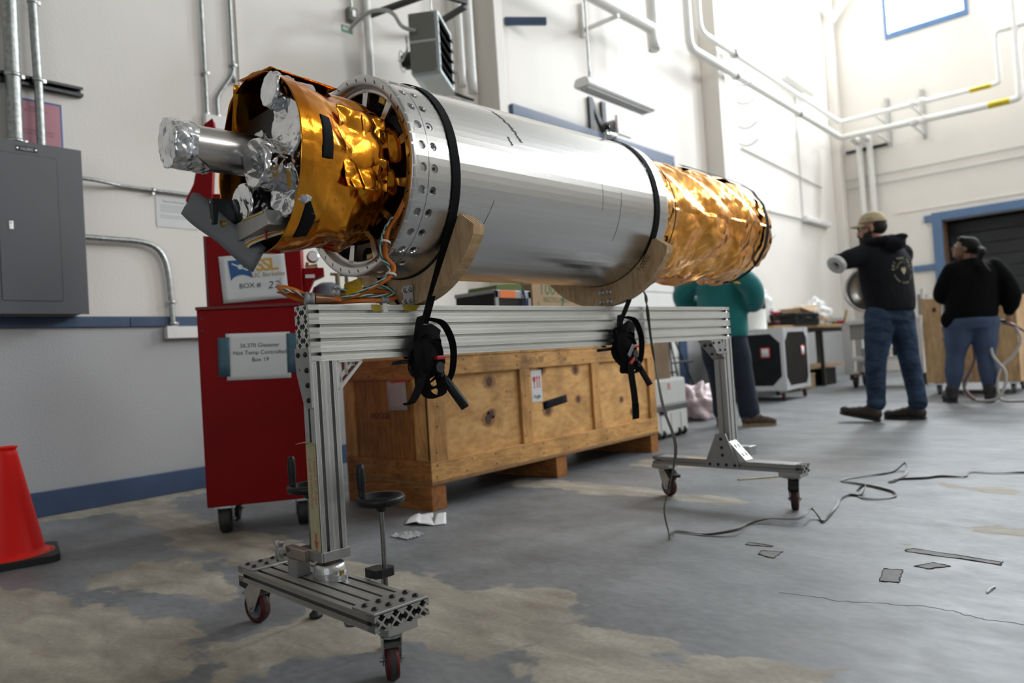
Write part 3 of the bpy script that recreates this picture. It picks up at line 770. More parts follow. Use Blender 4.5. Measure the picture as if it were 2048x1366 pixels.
_tn = skin.node_tree.nodes.new('ShaderNodeTangent'); _tn.direction_type = 'RADIAL'; _tn.axis = 'Y'
skin.node_tree.links.new(_tn.outputs[0], skin.node_tree.nodes['Principled BSDF'].inputs['Tangent'])
skin.node_tree.nodes['Principled BSDF'].inputs['Anisotropic Rotation'].default_value = .25
# socket screws deep in the outer row
scr = MB().cyl((0, 0, 0), (0, 0, .005), .0048, n=10).build('screw', boltm); SCR = scr.data; bpy.data.objects.remove(scr)
for i in range(NH):
    a = (i + .5) * 2 * pi / NH
    bolt(pay, PT(.073, TR - .0085, a), (cos(a), 0, sin(a)), 1., SCR, 'screw')
# seam line and scuffs
scuff = mat('dark_scuff', (.05, .05, .05), .7)
MB().lathe([(TR + .0004, .054), (TR + .0004, .0548)], (TX, TY, TZ), (0, 1, 0), n=90).build('seam', scuff, pay)
def arcmark(L0, L1, a0, a1, w_, n=14, jag=0.):
    pts, wv = [], []
    for k in range(n + 1):
        t = k / n; a = rad(a0 + (a1 - a0) * t)
        pts.append(PT(L0 + (L1 - L0) * t + jag * random.uniform(-1, 1), TR + .0005, a)); wv.append(V((0, 1, 0)) * w_ * random.uniform(.4, 1.2))
    MB().ribbon(pts, wv, .0003).build('scuff_mark', scuff, pay)
arcmark(.34, .40, 66, 50, .001); arcmark(.40, .44, 50, 22, .010, n=30, jag=.004); arcmark(.385, .39, 24, 18, .008, jag=.003)
arcmark(.80, .803, 8, -14, .0013); arcmark(.905, .90, 1, -34, .0013); arcmark(.30, .27, -18, -40, .0012)
# near end ring: bolted rim, spoked bulkhead set back inside
ringm = mat('machined_ring', (.62, .61, .60), .3, 1, var=.1, vscale=8)
rim = MB().lathe([(TR, .012), (TR, 0), (TR - .002, -.001), (TR - .026, -.001), (TR - .027, .003), (TR - .027, .030), (TR - .032, .030), (TR - .032, .018), (TR - .045, .018), (TR - .045, .026)], (TX, TY, TZ), (0, 1, 0), n=96).build('end_ring', ringm, pay)
hole = MB().box((0, 0, 0), (.0035, .0006, .011)).build('slot', boltm); HOLE = hole.data; bpy.data.objects.remove(hole)
for i in range(36):
    a = 2 * pi * i / 36
    o = obj('slot', HOLE, rim, loc=(TX + (TR - .014) * cos(a), TY - .0012, TZ + (TR - .014) * sin(a)))
    o.rotation_euler = (0, -a + rad(50), 0)
for i in range(12):
    a = rad(15 + 30 * i); c_, s_ = cos(a), sin(a)
    t = V((-s_, 0, c_)) * .007; rr = V((c_, 0, s_)); o = V((TX, TY + .018, TZ))
    MB().add([o + rr * .13 - t, o + rr * .13 + t, o + rr * (TR - .034) + t * 1.9, o + rr * (TR - .034) - t * 1.9] + [p + V((0, .008, 0)) for p in (o + rr * .13 - t, o + rr * .13 + t, o + rr * (TR - .034) + t * 1.9, o + rr * (TR - .034) - t * 1.9)],
             [(0, 1, 2, 3), (4, 7, 6, 5), (0, 4, 5, 1), (1, 5, 6, 2), (2, 6, 7, 3), (3, 7, 4, 0)]).build('spoke', ringm, rim)
MB().lathe([(.14, .018), (.14, .028), (.10, .028), (.10, .018), (.14, .018)], (TX, TY, TZ), (0, 1, 0), n=48).build('bulkhead_hub', ringm, rim)
inn = mat('inner_bay_metal', (.30, .29, .28), .35, 1, var=.3, vscale=12)
MB().lathe([(.05, .16), (TR - .004, .16), (TR - .004, .004)], (TX, TY, TZ), (0, 1, 0), n=64).build('inner_wall', inn, pay)
for i, a in enumerate((72, 38, -75, -100, 108, 140)):
    p0, p1 = PT(.05, .215, rad(a)), PT(.05, .255, rad(a))
    MB().cyl(PT(.06, .225, rad(a)), PT(.15, .225, rad(a)), .026, n=20).build('black_port', tapeb, pay)
for a in (60, 30, -58, -88): MB().box(PT(.055, .235, rad(a)), (.03, .04, .035), R=Matrix.Rotation(-rad(a), 3, 'Y')).build('taped_connector', amber, pay, bevel=.004)
# far end ring
MB().lathe([(TR, 0), (TR - .03, .002), (TR - .03, .05)], (TX, TY + LEN, TZ - .0036), (0, 1, 0), n=80).build('far_ring', ringm, pay)
# ---- crumpled foil surfaces
def crumple(p, s1=7., s2=17., a1=.012, a2=.004):
    p = V(p)
    w1 = p + noise.noise_vector(p * 4) * .06
    d1 = noise.voronoi(w1 * s1)[0]; d2 = noise.voronoi(w1 * s2)[0]
    return a1 * (d1[1] - d1[0]) + a2 * (d2[1] - d2[0]) + a1 * .9 * noise.noise(p * 6)
def front_r(a, L):
    v = (L + .292) / .33
    oct_ = 1 - .035 * (1 - cos(4 * (a - rad(20)))) * .5
    r_ = (.240 - .045 * max(0, v - .1)) * oct_
    p = PT(L, r_, a)
    h = crumple(p, 6.5, 15, .018, .005)
    # deep diagonal folds toward the ring
    f = sin((a * 1.1 + v * 2.4) * 3.0 + 1.6 * noise.noise(p * 5))
    amp = (.22 + .78 * min(1, max(0, v) * 2.0)) * (.45 + .55 * min(1, max(0, v) * 3))
    return r_ + (h - .008) * amp + .012 * max(0, f) ** 3 * amp
def front_blanket():
    mb = MB()
    nL, nA = 110, 240
    def fn(u, v):
        a = u * 2 * pi
        L = -.292 + v * .33
        return PT(L + (.006 * noise.noise(V((a * 3, 0, 1))) if v == 0 else 0), front_r(a, L), a)
    mb.grid(fn, nA, nL, True, wrap=True)
    o = mb.build('front_foil_blanket', gold, pay)
    s_ = o.modifiers.new('thick', 'SOLIDIFY'); s_.thickness = .0015; s_.offset = -1
    return o
fb = front_blanket()
# overlapping flap standing up at the upper rear of the opening, with dark inner face
def flap(pts, name, m_, nu=14, nv=10, amp=.004):
    A_, B_, C_, D_ = [V(p) for p in pts]
    def fn(u, v):
        p = A_.lerp(B_, u).lerp(D_.lerp(C_, u), v)
        return p + V((1, .4, .3)).normalized() * crumple(p, 9, 22, amp * 1.5, amp)
    o = MB().grid(fn, nu, nv).build(name, m_, pay)
    s_ = o.modifiers.new('thick', 'SOLIDIFY'); s_.thickness = .0012
    return o
fl1 = flap([PT(-.30, .255, rad(112)), PT(-.27, .215, rad(172)), PT(-.14, .215, rad(172)), PT(-.16, .245, rad(112))], 'foil_flap', gold)
fl2 = flap([PT(-.298, .245, rad(62)), PT(-.298, .252, rad(108)), PT(-.10, .225, rad(108)), PT(-.10, .232, rad(62))], 'foil_flap', gold)
fl3 = flap([PT(-.175, .238, rad(30)), PT(-.02, .216, rad(30)), PT(-.02, .215, rad(-24)), PT(-.165, .236, rad(-24))], 'foil_patch', gold, 40, 40, .010)
# black tape strips on the blanket
def tape_on(L0, L1, a0, a1, n=14):
    def fn(u, v):
        L = L0 + (L1 - L0) * u; a = rad(a0 + (a1 - a0) * v)
        return PT(L, front_r(a, L) + .0025, a)
    o = MB().grid(fn, 6, n).build('black_tape', tapeb, pay)
    s_ = o.modifiers.new('thick', 'SOLIDIFY'); s_.thickness = .001
tape_on(-.235, -.205, 18, -8)
tape_on(-.288, -.262, 84, 56); tape_on(-.262, -.222, -34, -62)
# ---- telescopes, each with its crumpled foil cap
def TP(lx, dz, L): return V((TX + lx, TY + L, TZ + dz))
def scope(lx, dz, L0, L1, r_, m_=steelt, name='telescope', skirt=.05, tail=True, seed=0):
    t = MB().cyl(TP(lx, dz, L0 + .004), TP(lx, dz, L1), r_, n=36).build(name, m_, pay)
    random.seed(seed)
    def fn(u, v):
        a = u * 2 * pi
        if v <= .35:
            rr = (r_ + .005) * v / .35; y = L0 - .002
            p = TP(lx + rr * cos(a), dz + rr * sin(a), y)
            amp = .006 * (1 - .4 * v)
            return p + V((0, -1, 0)) * (crumple(p * 1.0 + V((seed, 0, 0)), 17, 38, amp * 2.0, amp * .7))
        t_ = (v - .35) / .65
        ragged = skirt * (1 + .35 * noise.noise(V((cos(a) * 1.6, sin(a) * 1.6, seed * 3.1))))
        if tail: ragged *= 1 + .6 * max(0, -sin(a + .6))
        rr = r_ + .0045 - .002 * t_
        p = TP(lx + rr * cos(a), dz + rr * sin(a), L0 + ragged * t_)
        k = crumple(p + V((0, seed, 0)), 24, 52, .011, .0045)
        return p + V((cos(a), 0, sin(a))) * k
    MB().grid(fn, 110, 60, True, wrap=True).build('foil_cap', silver, t)
    return t
scope(-.004, .018, -.515, .02, .0545, skirt=.055, seed=1, name='long_telescope')
MB().lathe([(.0545, 0), (.066, 0), (.066, .008), (.0545, .008)], TP(-.004, .018, -.285), (0, 1, 0), n=30).build('clamp_flange', bright, pay)
MB().cyl(TP(.03, .07, -.29), TP(.03, .07, -.28), .010, n=14).build('bolt_boss', bright, pay)
MB().cyl(TP(-.045, -.035, -.29), TP(-.045, -.035, -.28), .010, n=14).build('bolt_boss', bright, pay)
scope(.108, .160, -.300, -.19, .036, silver, seed=2, skirt=.05)
scope(.142, .058, -.275, -.2, .066, silver, seed=3, skirt=.04)
scope(.132, -.095, -.285, -.2, .064, silver, seed=4, skirt=.04)
scope(.106, -.034, -.345, -.2, .055, silver, seed=5, skirt=.10, tail=False)
scope(-.045, -.098, -.312, -.2, .044, silver, seed=6, skirt=.06)
scope(-.115, .055, -.26, -.2, .05, steelt, seed=7, skirt=.05)
MB().span((TX - .17, TY - .24, TZ - .16), (TX + .17, TY - .23, TZ + .16)).build('instrument_plate', mat('black_anodized', (.012, .012, .013), .45, .4), pay)
am = MB().grid(lambda u, v: TP(.138 + .03 + .022 * u, -.055 - .05 * v, -.2985 - .001 * u), 3, 3).build('amber_tape', amber, pay)
# lower bracket, black detector box and the grey tape flag
MB().prism([(-.10, -.155), (.11, -.145), (.12, -.185), (-.06, -.20), (-.10, -.18)], TP(0, 0, -.33), ux, uz, (0, .10, 0)).build('alignment_bracket', plate, pay, bevel=.002)
MB().span(TP(-.02, -.1525, -.332), TP(.10, -.148, -.331)).build('amber_strip', amber, pay)
db = MB().span(TP(-.195, -.150, -.375), TP(-.095, -.080, -.28)).build('detector_box', mat('black_box_paint', (.014, .014, .015), .5), pay, bevel=.002)
for dx in (-.106, -.186):
    for dz in (-.09, -.14): MB().cyl(TP(dx, dz, -.377), TP(dx, dz, -.374), .004, n=10).build('screw', zinc, db)
MB().cyl(TP(-.085, -.150, -.36), TP(-.085, -.150, -.335), .009, n=14).build('brass_connector', mat('brass', (.55, .38, .10), .3, 1), pay)
gt = mat('grey_duct_tape', (.16, .163, .17), .5, var=.08, vscale=12, bump=.04, bscale=120)
def flagfn(u, v):
    A_ = TP(-.172, -.080, -.410).lerp(TP(-.022, -.252, -.288), u)
    W_ = V((.026, .030, .066)) * (.93 + .07 * sin(u * 9))
    b = .010 * sin(u * 3.0)
    p = A_ + W_ * (v - .5) + V((b, -b, 0))
    if u == 0: p += V((.006, 0, .006)) * sin(v * 11)
    return p
fo = MB().grid(flagfn, 16, 4).build('grey_tape_flag', gt, pay)
s_ = fo.modifiers.new('thick', 'SOLIDIFY'); s_.thickness = .0012
# wires tucked under the lower bracket
wcol = {'w': mat('white_wire', (.72, .71, .68), .4), 'o': mat('orange_wire', (.62, .16, .015), .45), 'g': mat('green_wire', (.01, .16, .11), .4), 'y': mat('yellow_wire', (.6, .42, .02), .4), 'r': mat('red_tie', (.45, .02, .02), .4)}
for k, (cc, dz) in enumerate((('w', -.190), ('w', -.196), ('o', -.199), ('y', -.203), ('w', -.206))):
    MB().tube(spline([TP(-.07 + .01 * k, dz - .012, -.315), TP(0, dz - .004, -.31), TP(.07, dz + .008, -.28), TP(.12, dz + .02, -.22)], 6), .0028, 6).build('wire', wcol[cc], pay)
MB().tube([TP(.055, -.172 + .03 * k, -.305) for k in (0, -1.3)], .0035, 6).build('red_cable_tie', wcol['r'], pay)
# ---- rear blanket
def rear_blanket():
    nA, nL = 240, 150
    prof = [(0, .236), (.05, .242), (.25, .240), (.5, .243), (.75, .236), (.90, .222), (1., .20)]
    def rad_(t):
        for (a, ra), (b, rb) in zip(prof, prof[1:]):
            if t <= b: return ra + (rb - ra) * (t - a) / (b - a)
        return prof[-1][1]
    def fn(u, v):
        a = u * 2 * pi
        if v > .93:
            k = (v - .93) / .07; r_ = .20 * (1 - k) ; L = 1.185 + 1.03 + .03 * sin(k * pi / 2)
            p = PT(L, max(r_, .0005), a)
            return p + V((0, 1, 0)) * crumple(p, 8, 20, .02, .006) * (1 - k * .3)
        t = v / .93; L = 1.185 + 1.03 * t
        r_ = rad_(t) + .010 * max(0, -sin(a)) * t
        p = PT(L, r_, a)
        up = max(0, min(1, (sin(a) + .35) * 1.6))
        ph = (a * 1.3 * 4.2 + t * 26 + 1.8 * noise.noise(p * 4.5))
        sw = abs(((ph / pi) % 2) - 1)
        pleat = .020 * up * (sw - .35) * min(1, t * 5)
        low = .022 * crumple(p, 5, 12, 1.3, .6) * (1 - up) + .010 * max(0, sin(a * 5 + t * 7 + 2 * noise.noise(p * 6))) ** 4 * (1 - up)
        lip = 0 if t > .03 else -.01
        return PT(L, r_ + pleat + low + crumple(p, 9, 24, .006, .0035) * (.4 + .6 * up) + lip, a)
    return MB().grid(fn, nA, nL, True, wrap=True).build('rear_foil_blanket', copper, pay)
rear_blanket()
def band(L, r_, w_, a0, a1, n=40, dl=0., m_=tapeb, nm='black_tape'):
    pts, wv = [], []
    for k in range(n + 1):
        a = rad(a0 + (a1 - a0) * k / n)
        pts.append(PT(L + dl * k / n + .004 * noise.noise(V((a * 4, L, 0))), r_ + .004 * noise.noise(V((a * 6, L, 5))), a)); wv.append(V((0, 1, 0)) * w_)
    MB().ribbon(pts, wv, .001).build(nm, m_, pay)
band(2.085, .2485, .030, -100, 58); band(1.30, .2525, .006, -70, 75, m_=tapeb)
band(1.62, .262, .030, 62, 70, dl=.02, n=6)
def strip_along(L0, a0, L1, a1, w_, r0, r1):
    pts = [PT(L0 + (L1 - L0) * k / 12, r0 + (r1 - r0) * k / 12 + .003 * noise.noise(V((k, 0, 0))), rad(a0 + (a1 - a0) * k / 12)) for k in range(13)]
    wv = [V((-sin(rad((a0 + a1) / 2)), 0, cos(rad((a0 + a1) / 2)))) * w_ * random.uniform(.7, 1.2) for _ in pts]
    MB().ribbon(pts, wv, .001).build('black_tape', tapeb, pay)
strip_along(1.62, 68, 2.08, 52, .045, .266, .255)
yt = mat('yellow_tape_scrap', (.60, .38, .01), .35)
for L, a in ((1.60, 72), (2.2, 60), (2.215, 20), (2.21, -15), (2.12, -82), (2.205, 40)):
    rs_ = .250 if L < 2.0 else (.243 if L < 2.15 else .205)
    MB().add([PT(L, rs_, rad(a)), PT(L + .022, rs_ + .006, rad(a + 4)), PT(L + .016, rs_ + .022, rad(a + 7)), PT(L - .006, rs_ + .016, rad(a + 2))], [(0, 1, 2), (0, 2, 3)]).build('yellow_tape_scrap', yt, pay)
# knob fitting and grey cord clip on top of the skin at the far strap
kf = MB().cyl(PT(1.085, TR, rad(70)), PT(1.085, TR + .040, rad(70)), .006, n=12).box(PT(1.085, TR + .022, rad(70)), (.016, .016, .012)).build('clip_post', zinc, pay)
MB().lathe([(.0001, .016), (.010, .015), (.011, .008), (.010, 0), (.0001, 0)], PT(1.085, TR + .037, rad(70)), (0, 0, 1), n=16).build('clip_knob', plast, kf)
MB().box(PT(1.122, TR + .026, rad(70)), (.012, .05, .012)).build('clip_arm', zinc, kf)
# ---- wiring harness hanging from the near ring down to the beam
hz = MB()
path = spline([PT(.01, .262, rad(-22)), PT(-.005, .262, rad(-34)), PT(-.012, .255, rad(-44)), V((TX + .175, TY - .02, 1.09)), V((TX + .150, TY - .01, 1.045)), V((TX + .165, TY + .005, 1.01)), V((TX + .155, TY - .02, .975)), V((TX + .08, TY - .06, .945)), V((TX + .02, TY - .09, .936))], 8)
def bundle(path, off, r_, m_, nm, tw=0., n=6):
    pts = []
    for k, p in enumerate(path):
        ph = off[2] + tw * k
        pts.append(p + V((off[0] * cos(ph) - off[1] * sin(ph), off[0] * .5 * sin(ph), off[0] * sin(ph) + off[1] * cos(ph))))
    return MB().tube(pts, r_, n).build(nm, m_, pay)
bundle(path, (.0045, 0, 0), .0055, wcol['o'], 'orange_cable'); bundle(path, (-.004, .003, 0), .0045, wcol['o'], 'orange_cable')
for k in range(4):
    bundle([p + V((-.006, -.009, .0)) for p in path[10:]], (.0034, 0, k * pi / 2), .0021, wcol['g'] if k % 2 else wcol['w'], 'twisted_wire', tw=.6)
for k in range(3):
    p2 = spline([PT(.015, .265, rad(-16 - 3 * k)), PT(.002, .262, rad(-26 - 2 * k)), PT(.008, .258, rad(-36 - 2 * k)), PT(.02, .255, rad(-46))], 6)
    MB().tube(p2, .003, 6).build('white_wire', wcol['w'], pay)
coil = spline([(.035, .10, .934), (.0, .03, .945), (.0, -.02, .962), (-.015, -.05, .968), (-.03, -.03, .955), (-.02, .02, .936), (.0, .10, .932), (.02, .18, .934), (.03, .26, .936), (.01, .30, .95), (-.01, .26, .965), (-.01, .18, .955), (.0, .11, .95)], 8)
bundle(coil, (.004, 0, 0), .006, wcol['o'], 'orange_cable'); bundle(coil, (-.004, .004, 0), .0055, wcol['o'], 'orange_cable'); bundle(coil, (.003, -.005, .5), .005, wcol['o'], 'orange_cable')
for k in range(4): bundle([p + V((.004, .0, .013)) for p in coil[40:]], (.0036, 0, k * pi / 2), .0022, wcol['g'] if k % 2 else wcol['w'], 'twisted_wire', tw=.6)
for k in range(4): bundle([p + V((.006, .0, -.004)) for p in coil[4:24]], (.0034, 0, k * pi / 2), .002, wcol['g'] if k % 2 else wcol['w'], 'twisted_wire', tw=.6)
conn = mat('grey_connector', (.36, .36, .36), .45, .3, var=.2, vscale=60)
for p0, p1, r_ in (((.01, .005, .938), (.02, .032, .936), .019), ((.0, .09, .955), (.012, .115, .953), .018), ((.03, .235, .934), (.03, .255, .934), .013)):
    MB().lathe([(.0001, 0), (r_ * .8, 0), (r_, .003), (r_, .010), (r_ * .88, .011), (r_ * .88, .016), (r_, .017), (r_ * .9, .026), (r_ * .55, .026)], p0, V(p1) - V(p0), n=18).build('connector', conn, pay)
MB().cyl((.018, .03, .937), (.026, .085, .935), .016, .010, n=16).build('heat_shrink', mat('clear_brown_sleeve', (.30, .11, .04), .25, var=.2, vscale=30), pay)
pcl = MB().ribbon([(.038, .245, .921), (.034, .245, .945), (.022, .245, .953), (.010, .245, .945), (.006, .245, .928)], (0, .016, 0), .0015)
pcl.box((.0392, .245, .910), (.0015, .016, .024)).build('p_clamp', bright, pay)
ks = flap([(.0, .12, .94), (.03, .17, .94), (.005, .185, 1.0), (-.02, .15, .985)], 'amber_tape_scrap', mat('clear_amber_film', (.65, .38, .01), .15, alpha=.85), 8, 8, .01)
for p in ((path[26]), (path[44]), (coil[30])): MB().lathe([(.014, -.003), (.0155, 0), (.014, .003)], p, (0, .3, 1), n=14).build('cable_tie', wcol['w'], pay)
for k in range(3): MB().tube([(-.012, -.045, .968), (-.012 + .008 * k, -.058, .985 + .005 * k)], .0012, 5).build('loose_strand', wcol['w'], pay)
# ------------------------------------------------------------------ ratchet straps
web = mat('black_webbing', (.007, .007, .0075), .85, spec=.12, bump=.25, bscale=420, bdist=.002)
redp = mat('red_plastic', (.35, .01, .012), .4)
def strap(L, lab, tail, seed):
    random.seed(seed)
    st = thing('ratchet_strap', lab, 'strap', SL, SR, 'ratchet straps over the payload')
    w_ = .029
    pts = []
    # up from the far side of the beam, over the tube, down on the near (camera) side
    yb = TY + L + .035
    for z in (.765, .84, .92): pts.append(V((-.046, yb, z)))
    A_ = rad(212)
    for k in range(49):
        a = A_ + (rad(-32) - A_) * k / 48
        pts.append(V((TX + (TR + .0035) * cos(a), TY + L + (.012 * max(0, (k - 40) / 8) if k > 40 else .012 * max(0, (8 - k) / 8)), TZ - .003 * L + (TR + .0035) * sin(a))))
    for t in (.25, .5, .75, 1): pts.append(V((TX + (TR + .0035) * cos(rad(-32)), 0, 0)) * 0 + V((pts[51].x + (.052 - pts[51].x) * t, pts[51].y + (yb - pts[51].y) * t, pts[51].z + (.862 - pts[51].z) * t)))
    MB().ribbon(pts, V((0, w_, 0)), .0022).build('webbing', web, st)
    # under the beam
    MB().ribbon([(.050, yb, .86), (.047, yb + .002, .80), (.044, yb + .004, .762), (0, yb + .006, .7625), (-.044, yb + .004, .762), (-.046, yb, .78)], V((0, w_, 0)), .0022).build('webbing', web, st)
    # bundle of slack webbing knotted round the ratchet
    cx, cy, cz = .075, yb - .01, .775
    for k in range(6):
        ph = random.uniform(-.5, .5); rx, rz = random.uniform(.035, .055), random.uniform(.055, .085)
        loop = [V((cx + .012 * sin(3 * t + k) + .006 * k - .02, cy + rx * cos(t + ph), cz + rz * sin(t) - .01 * k)) for t in [2 * pi * j / 22 for j in range(22)]]
        MB().ribbon(loop, V((w_ * .8, .006 * (k - 2), .008)), .0022, closed=True).build('slack_loop', web, st)
    big = spline([(cx, cy + .005, cz + .10), (cx + .01, cy + .055, cz + .085), (cx + .014, cy + .085, cz + .02), (cx + .012, cy + .078, cz - .06), (cx + .004, cy + .05, cz - .105), (cx, cy + .02, cz - .10)], 6)
    MB().ribbon(big, V((w_ * .75, .008, .006)), .002).build('slack_loop', web, st)
    MB().ribbon(spline([(cx - .01, cy - .01, cz + .11), (cx + .0, cy - .03, cz + .07), (cx + .01, cy - .045, cz + .0), (cx + .012, cy - .03, cz - .07)], 6), V((.012, w_ * .8, .006)), .0022).build('slack_loop', web, st)
    MB().ribbon(spline([(cx + .015, cy - .045, cz + .05), (cx + .028, cy - .015, cz + .07), (cx + .028, cy + .025, cz + .05)], 6), V((.0, .01, w_)), .0022).build('slack_loop', web, st)
    MB().ell((cx - .002, cy - .002, cz - .005), (.024, .042, .07), 14, 10).build('slack_core', web, st)
    # ratchet: frame, red drum guard, handle
    hd = V((.02, .62, -.78)).normalized(); o = V((cx + .012, cy + .018, cz - .045))
    MB().tube([o, o + hd * .045, o + hd * .05, o + hd * .16], [.010, .011, .0165, .0175], 4).build('handle', plast, st)
    MB().cyl(o + V((-.02, 0, 0)), o + V((.02, 0, 0)), .016, n=14).build('ratchet_drum', blackm, st)
    MB().box(o + V((.008, .004, .028)), (.03, .034, .012)).build('red_release', redp, st, bevel=.003)
    if seed == 2:
        MB().box(o + V((.022, -.035, .012)), (.006, .018, .055), R=Matrix.Rotation(rad(-40), 3, 'X')).build('ratchet_plate', mat('grey_steel_tab', (.18, .18, .18), .4, .7), st, bevel=.002)
        MB().box(o + V((.02, -.03, -.028)), (.012, .012, .034), R=Matrix.Rotation(rad(-55), 3, 'X')).build('red_release', redp, st, bevel=.002)
    t = spline([V((cx + .015, cy, cz)) + V(q_) for q_ in tail], 6)
    MB().ribbon(t, [V((.012, w_ * .85, .004)) if k < len(t) * .7 else V((.024, .012, .004)) for k in range(len(t))], .002).build('strap_tail', web, st)
    # hook under the beam on the far side
    MB().tube(spline([(cx - .03, cy + .0, cz - .02), (.02, cy - .05, .752), (-.02, cy - .06, .750)], 5), .006, 8).build('hook', blackm, st)
    return st
strap(.143, 'black ratchet strap near the hole-studded end ring, slack bundled before the tape-marked leg', [(0, -.01, .03), (.004, -.025, -.02), (.004, -.045, -.075), (.0, -.065, -.12), (-.004, -.085, -.145), (0, -.10, -.14)], 1)
strap(1.118, 'black ratchet strap beside the copper rear foil, with a long tail hanging over the crate', [(0, -.005, .03), (.006, -.008, -.04), (.004, -.004, -.12), (.0, .012, -.20), (-.002, .018, -.26), (.0, .012, -.30)], 2)
# ------------------------------------------------------------------ fittings on the long wall
paperw = mat('white_paper', (.72, .72, .71), .7, var=.04, vscale=8)
ink = mat('black_ink', (.02, .02, .02), .8)
gink = mat('grey_ink', (.22, .22, .23), .8)
panm = mat('grey_panel_enamel', (.085, .09, .10), .42, var=.05, vscale=4, bump=.03, bscale=200)
ep = thing('electrical_panel', 'dark grey electrical panel with a latched inner door, on the wall', 'electrical panel', (XL, 1.28, 1.167))
P = lambda x, y, z: (x - XL, y - 1.28, z - 1.167)
MB().span(P(XL, .98, 1.167), P(-4.725, 1.55, 2.134)).build('cabinet', panm, ep, bevel=.004)
MB().span(P(-4.7255, .978, 1.160), P(-4.7205, 1.562, 2.138)).build('cover', panm, ep, bevel=.003)
dr = MB().prism(rounded(.295, .828, .012), P(-4.7205, 1.2785, 1.650), (0, 1, 0), (0, 0, 1), (.0025, 0, 0)).build('door', panm, ep)
mb = MB()
o_, i_ = rounded(.301, .834, .014), rounded(.297, .830, .013)
n_ = len(o_)
mb.add([V(P(-4.7199, 1.2785 + a, 1.65 + b)) for a, b in o_ + i_], [(k, (k + 1) % n_, n_ + (k + 1) % n_, n_ + k) for k in range(n_)]).build('door_gap', boltm, ep)
lt = MB().span(P(-4.718, 1.176, 1.632), P(-4.714, 1.197, 1.680)).build('latch', bright, dr, bevel=.002)
MB().cyl(P(-4.714, 1.1865, 1.667), P(-4.7125, 1.1865, 1.667), .006, n=12).build('keyhole', plate, lt)
np_ = MB().span(P(-4.7205, 1.228, 2.083), P(-4.7175, 1.334, 2.112)).build('name_plate', boltm, ep, bevel=.001)
for y in (1.235, 1.326): MB().cyl(P(-4.7175, y, 2.0975), P(-4.716, y, 2.0975), .004, n=10).build('rivet', bright, np_)
print_text('lettering', 'NL003', .021, P(-4.7172, 1.281, 2.0895), (0, 1, 0), (0, 0, 1), mat('white_ink', (.6, .6, .6), .6), np_)
def conduit(name, label, pts, r_, m_=steel, clamps=(), n=12, cat='conduit', group=None):
    t = thing(name, label, cat, (0, 0, 0), 0, group)
    MB().tube(spline(pts, 6) if len(pts) > 2 else pts, r_, n).build('pipe_run', m_, t)
    for p, d in clamps: MB().lathe([(r_ + .001, -.009), (r_ + .005, -.009), (r_ + .005, .009), (r_ + .001, .009)], p, d, n=14).box(V(p) + V((0, r_ + .010, 0)) if abs(d[1]) < .5 else V(p) + V((0, 0, -r_ - .008)), (.018, .014, .02)).build('clamp', zinc, t)
    return t
conduit('large_conduit', 'thick galvanized conduit rising from the grey panel, left of a thinner one', [(-4.795, 1.25, 2.13), (-4.795, 1.25, 5.2)], .040, clamps=(((-4.795, 1.25, 2.535), (0, 0, 1)), ((-4.795, 1.25, 2.155), (0, 0, 1))), group=None)
conduit('conduit', 'galvanized conduit in front of the pink sheet, rising from the grey panel', [(-4.79, 1.375, 2.13), (-4.79, 1.375, 2.45), (-4.79, 1.368, 2.8), (-4.80, 1.368, 3.2), (-4.80, 1.368, 5.2)], .024, clamps=(((-4.79, 1.374, 2.535), (0, 0, 1)), ((-4.80, 1.368, 3.0), (0, 0, 1))))
su = thing('strut_channel', 'dark slotted strut channel on the wall behind the two panel conduits', 'strut', (XL, 1.2, 2.535))
MB().prism([(0, -.028), (.045, -.028), (.045, -.012), (.040, -.012), (.040, -.023), (.005, -.023), (.005, .023), (.040, .023), (.040, .012), (.045, .012), (.045, .028), (0, .028)], (0, -.6, 0), (1, 0, 0), (0, 0, 1), (0, 1.025, 0)).build('channel', mat('dark_zinc_channel', (.05, .052, .055), .4, .8, var=.2, vscale=30), su)
pk = thing('notice_sheet', 'pink notice sheet in a blue border above the grey panel', 'notice', (XL + .002, 1.37, 2.31))
MB().span((0, -.138, -.150), (.004, .142, .130)).build('border', mat('blue_card', (.05, .15, .36), .6), pk)
MB().span((.004, -.128, -.14), (.006, .132, .118)).build('sheet', mat('pink_paper', (.58, .28, .33), .75, var=.05, vscale=5), pk)
for z, t, s_ in ((.075, 'DANGER', .016), (.058, 'ARC FLASH HAZARD', .013), (-.06, 'DO NOT OPERATE EQUIPMENT', .013), (-.078, 'WITHOUT AUTHORIZATION', .013)): print_text('lettering', t, s_, (.0064, .005, z), (0, 1, 0), (0, 0, 1), mat('dim_red_ink', (.25, .09, .10), .8), pk)
nt_ = thing('notice_paper', 'white paper on the wall headed This is a Nut Free Zone', 'notice', (XL + .002, 2.18, 1.86))
MB().span((0, -.14, -.108), (.002, .14, .095)).build('sheet', paperw, nt_)
print_text('lettering', 'This is a Nut Free Zone', .020, (.0024, -.001, .058), (0, 1, 0), (0, 0, 1), gink, nt_, bold=.0004)
for k in range(6): MB().span((.0022, -.115, .036 - .014 * k - (.012 if k > 3 else 0)), (.0024, .115 - .05 * (k in (3, 5)), .041 - .014 * k - (.012 if k > 3 else 0))).build('text_line', mat('pale_ink', (.42, .42, .44), .8), nt_)
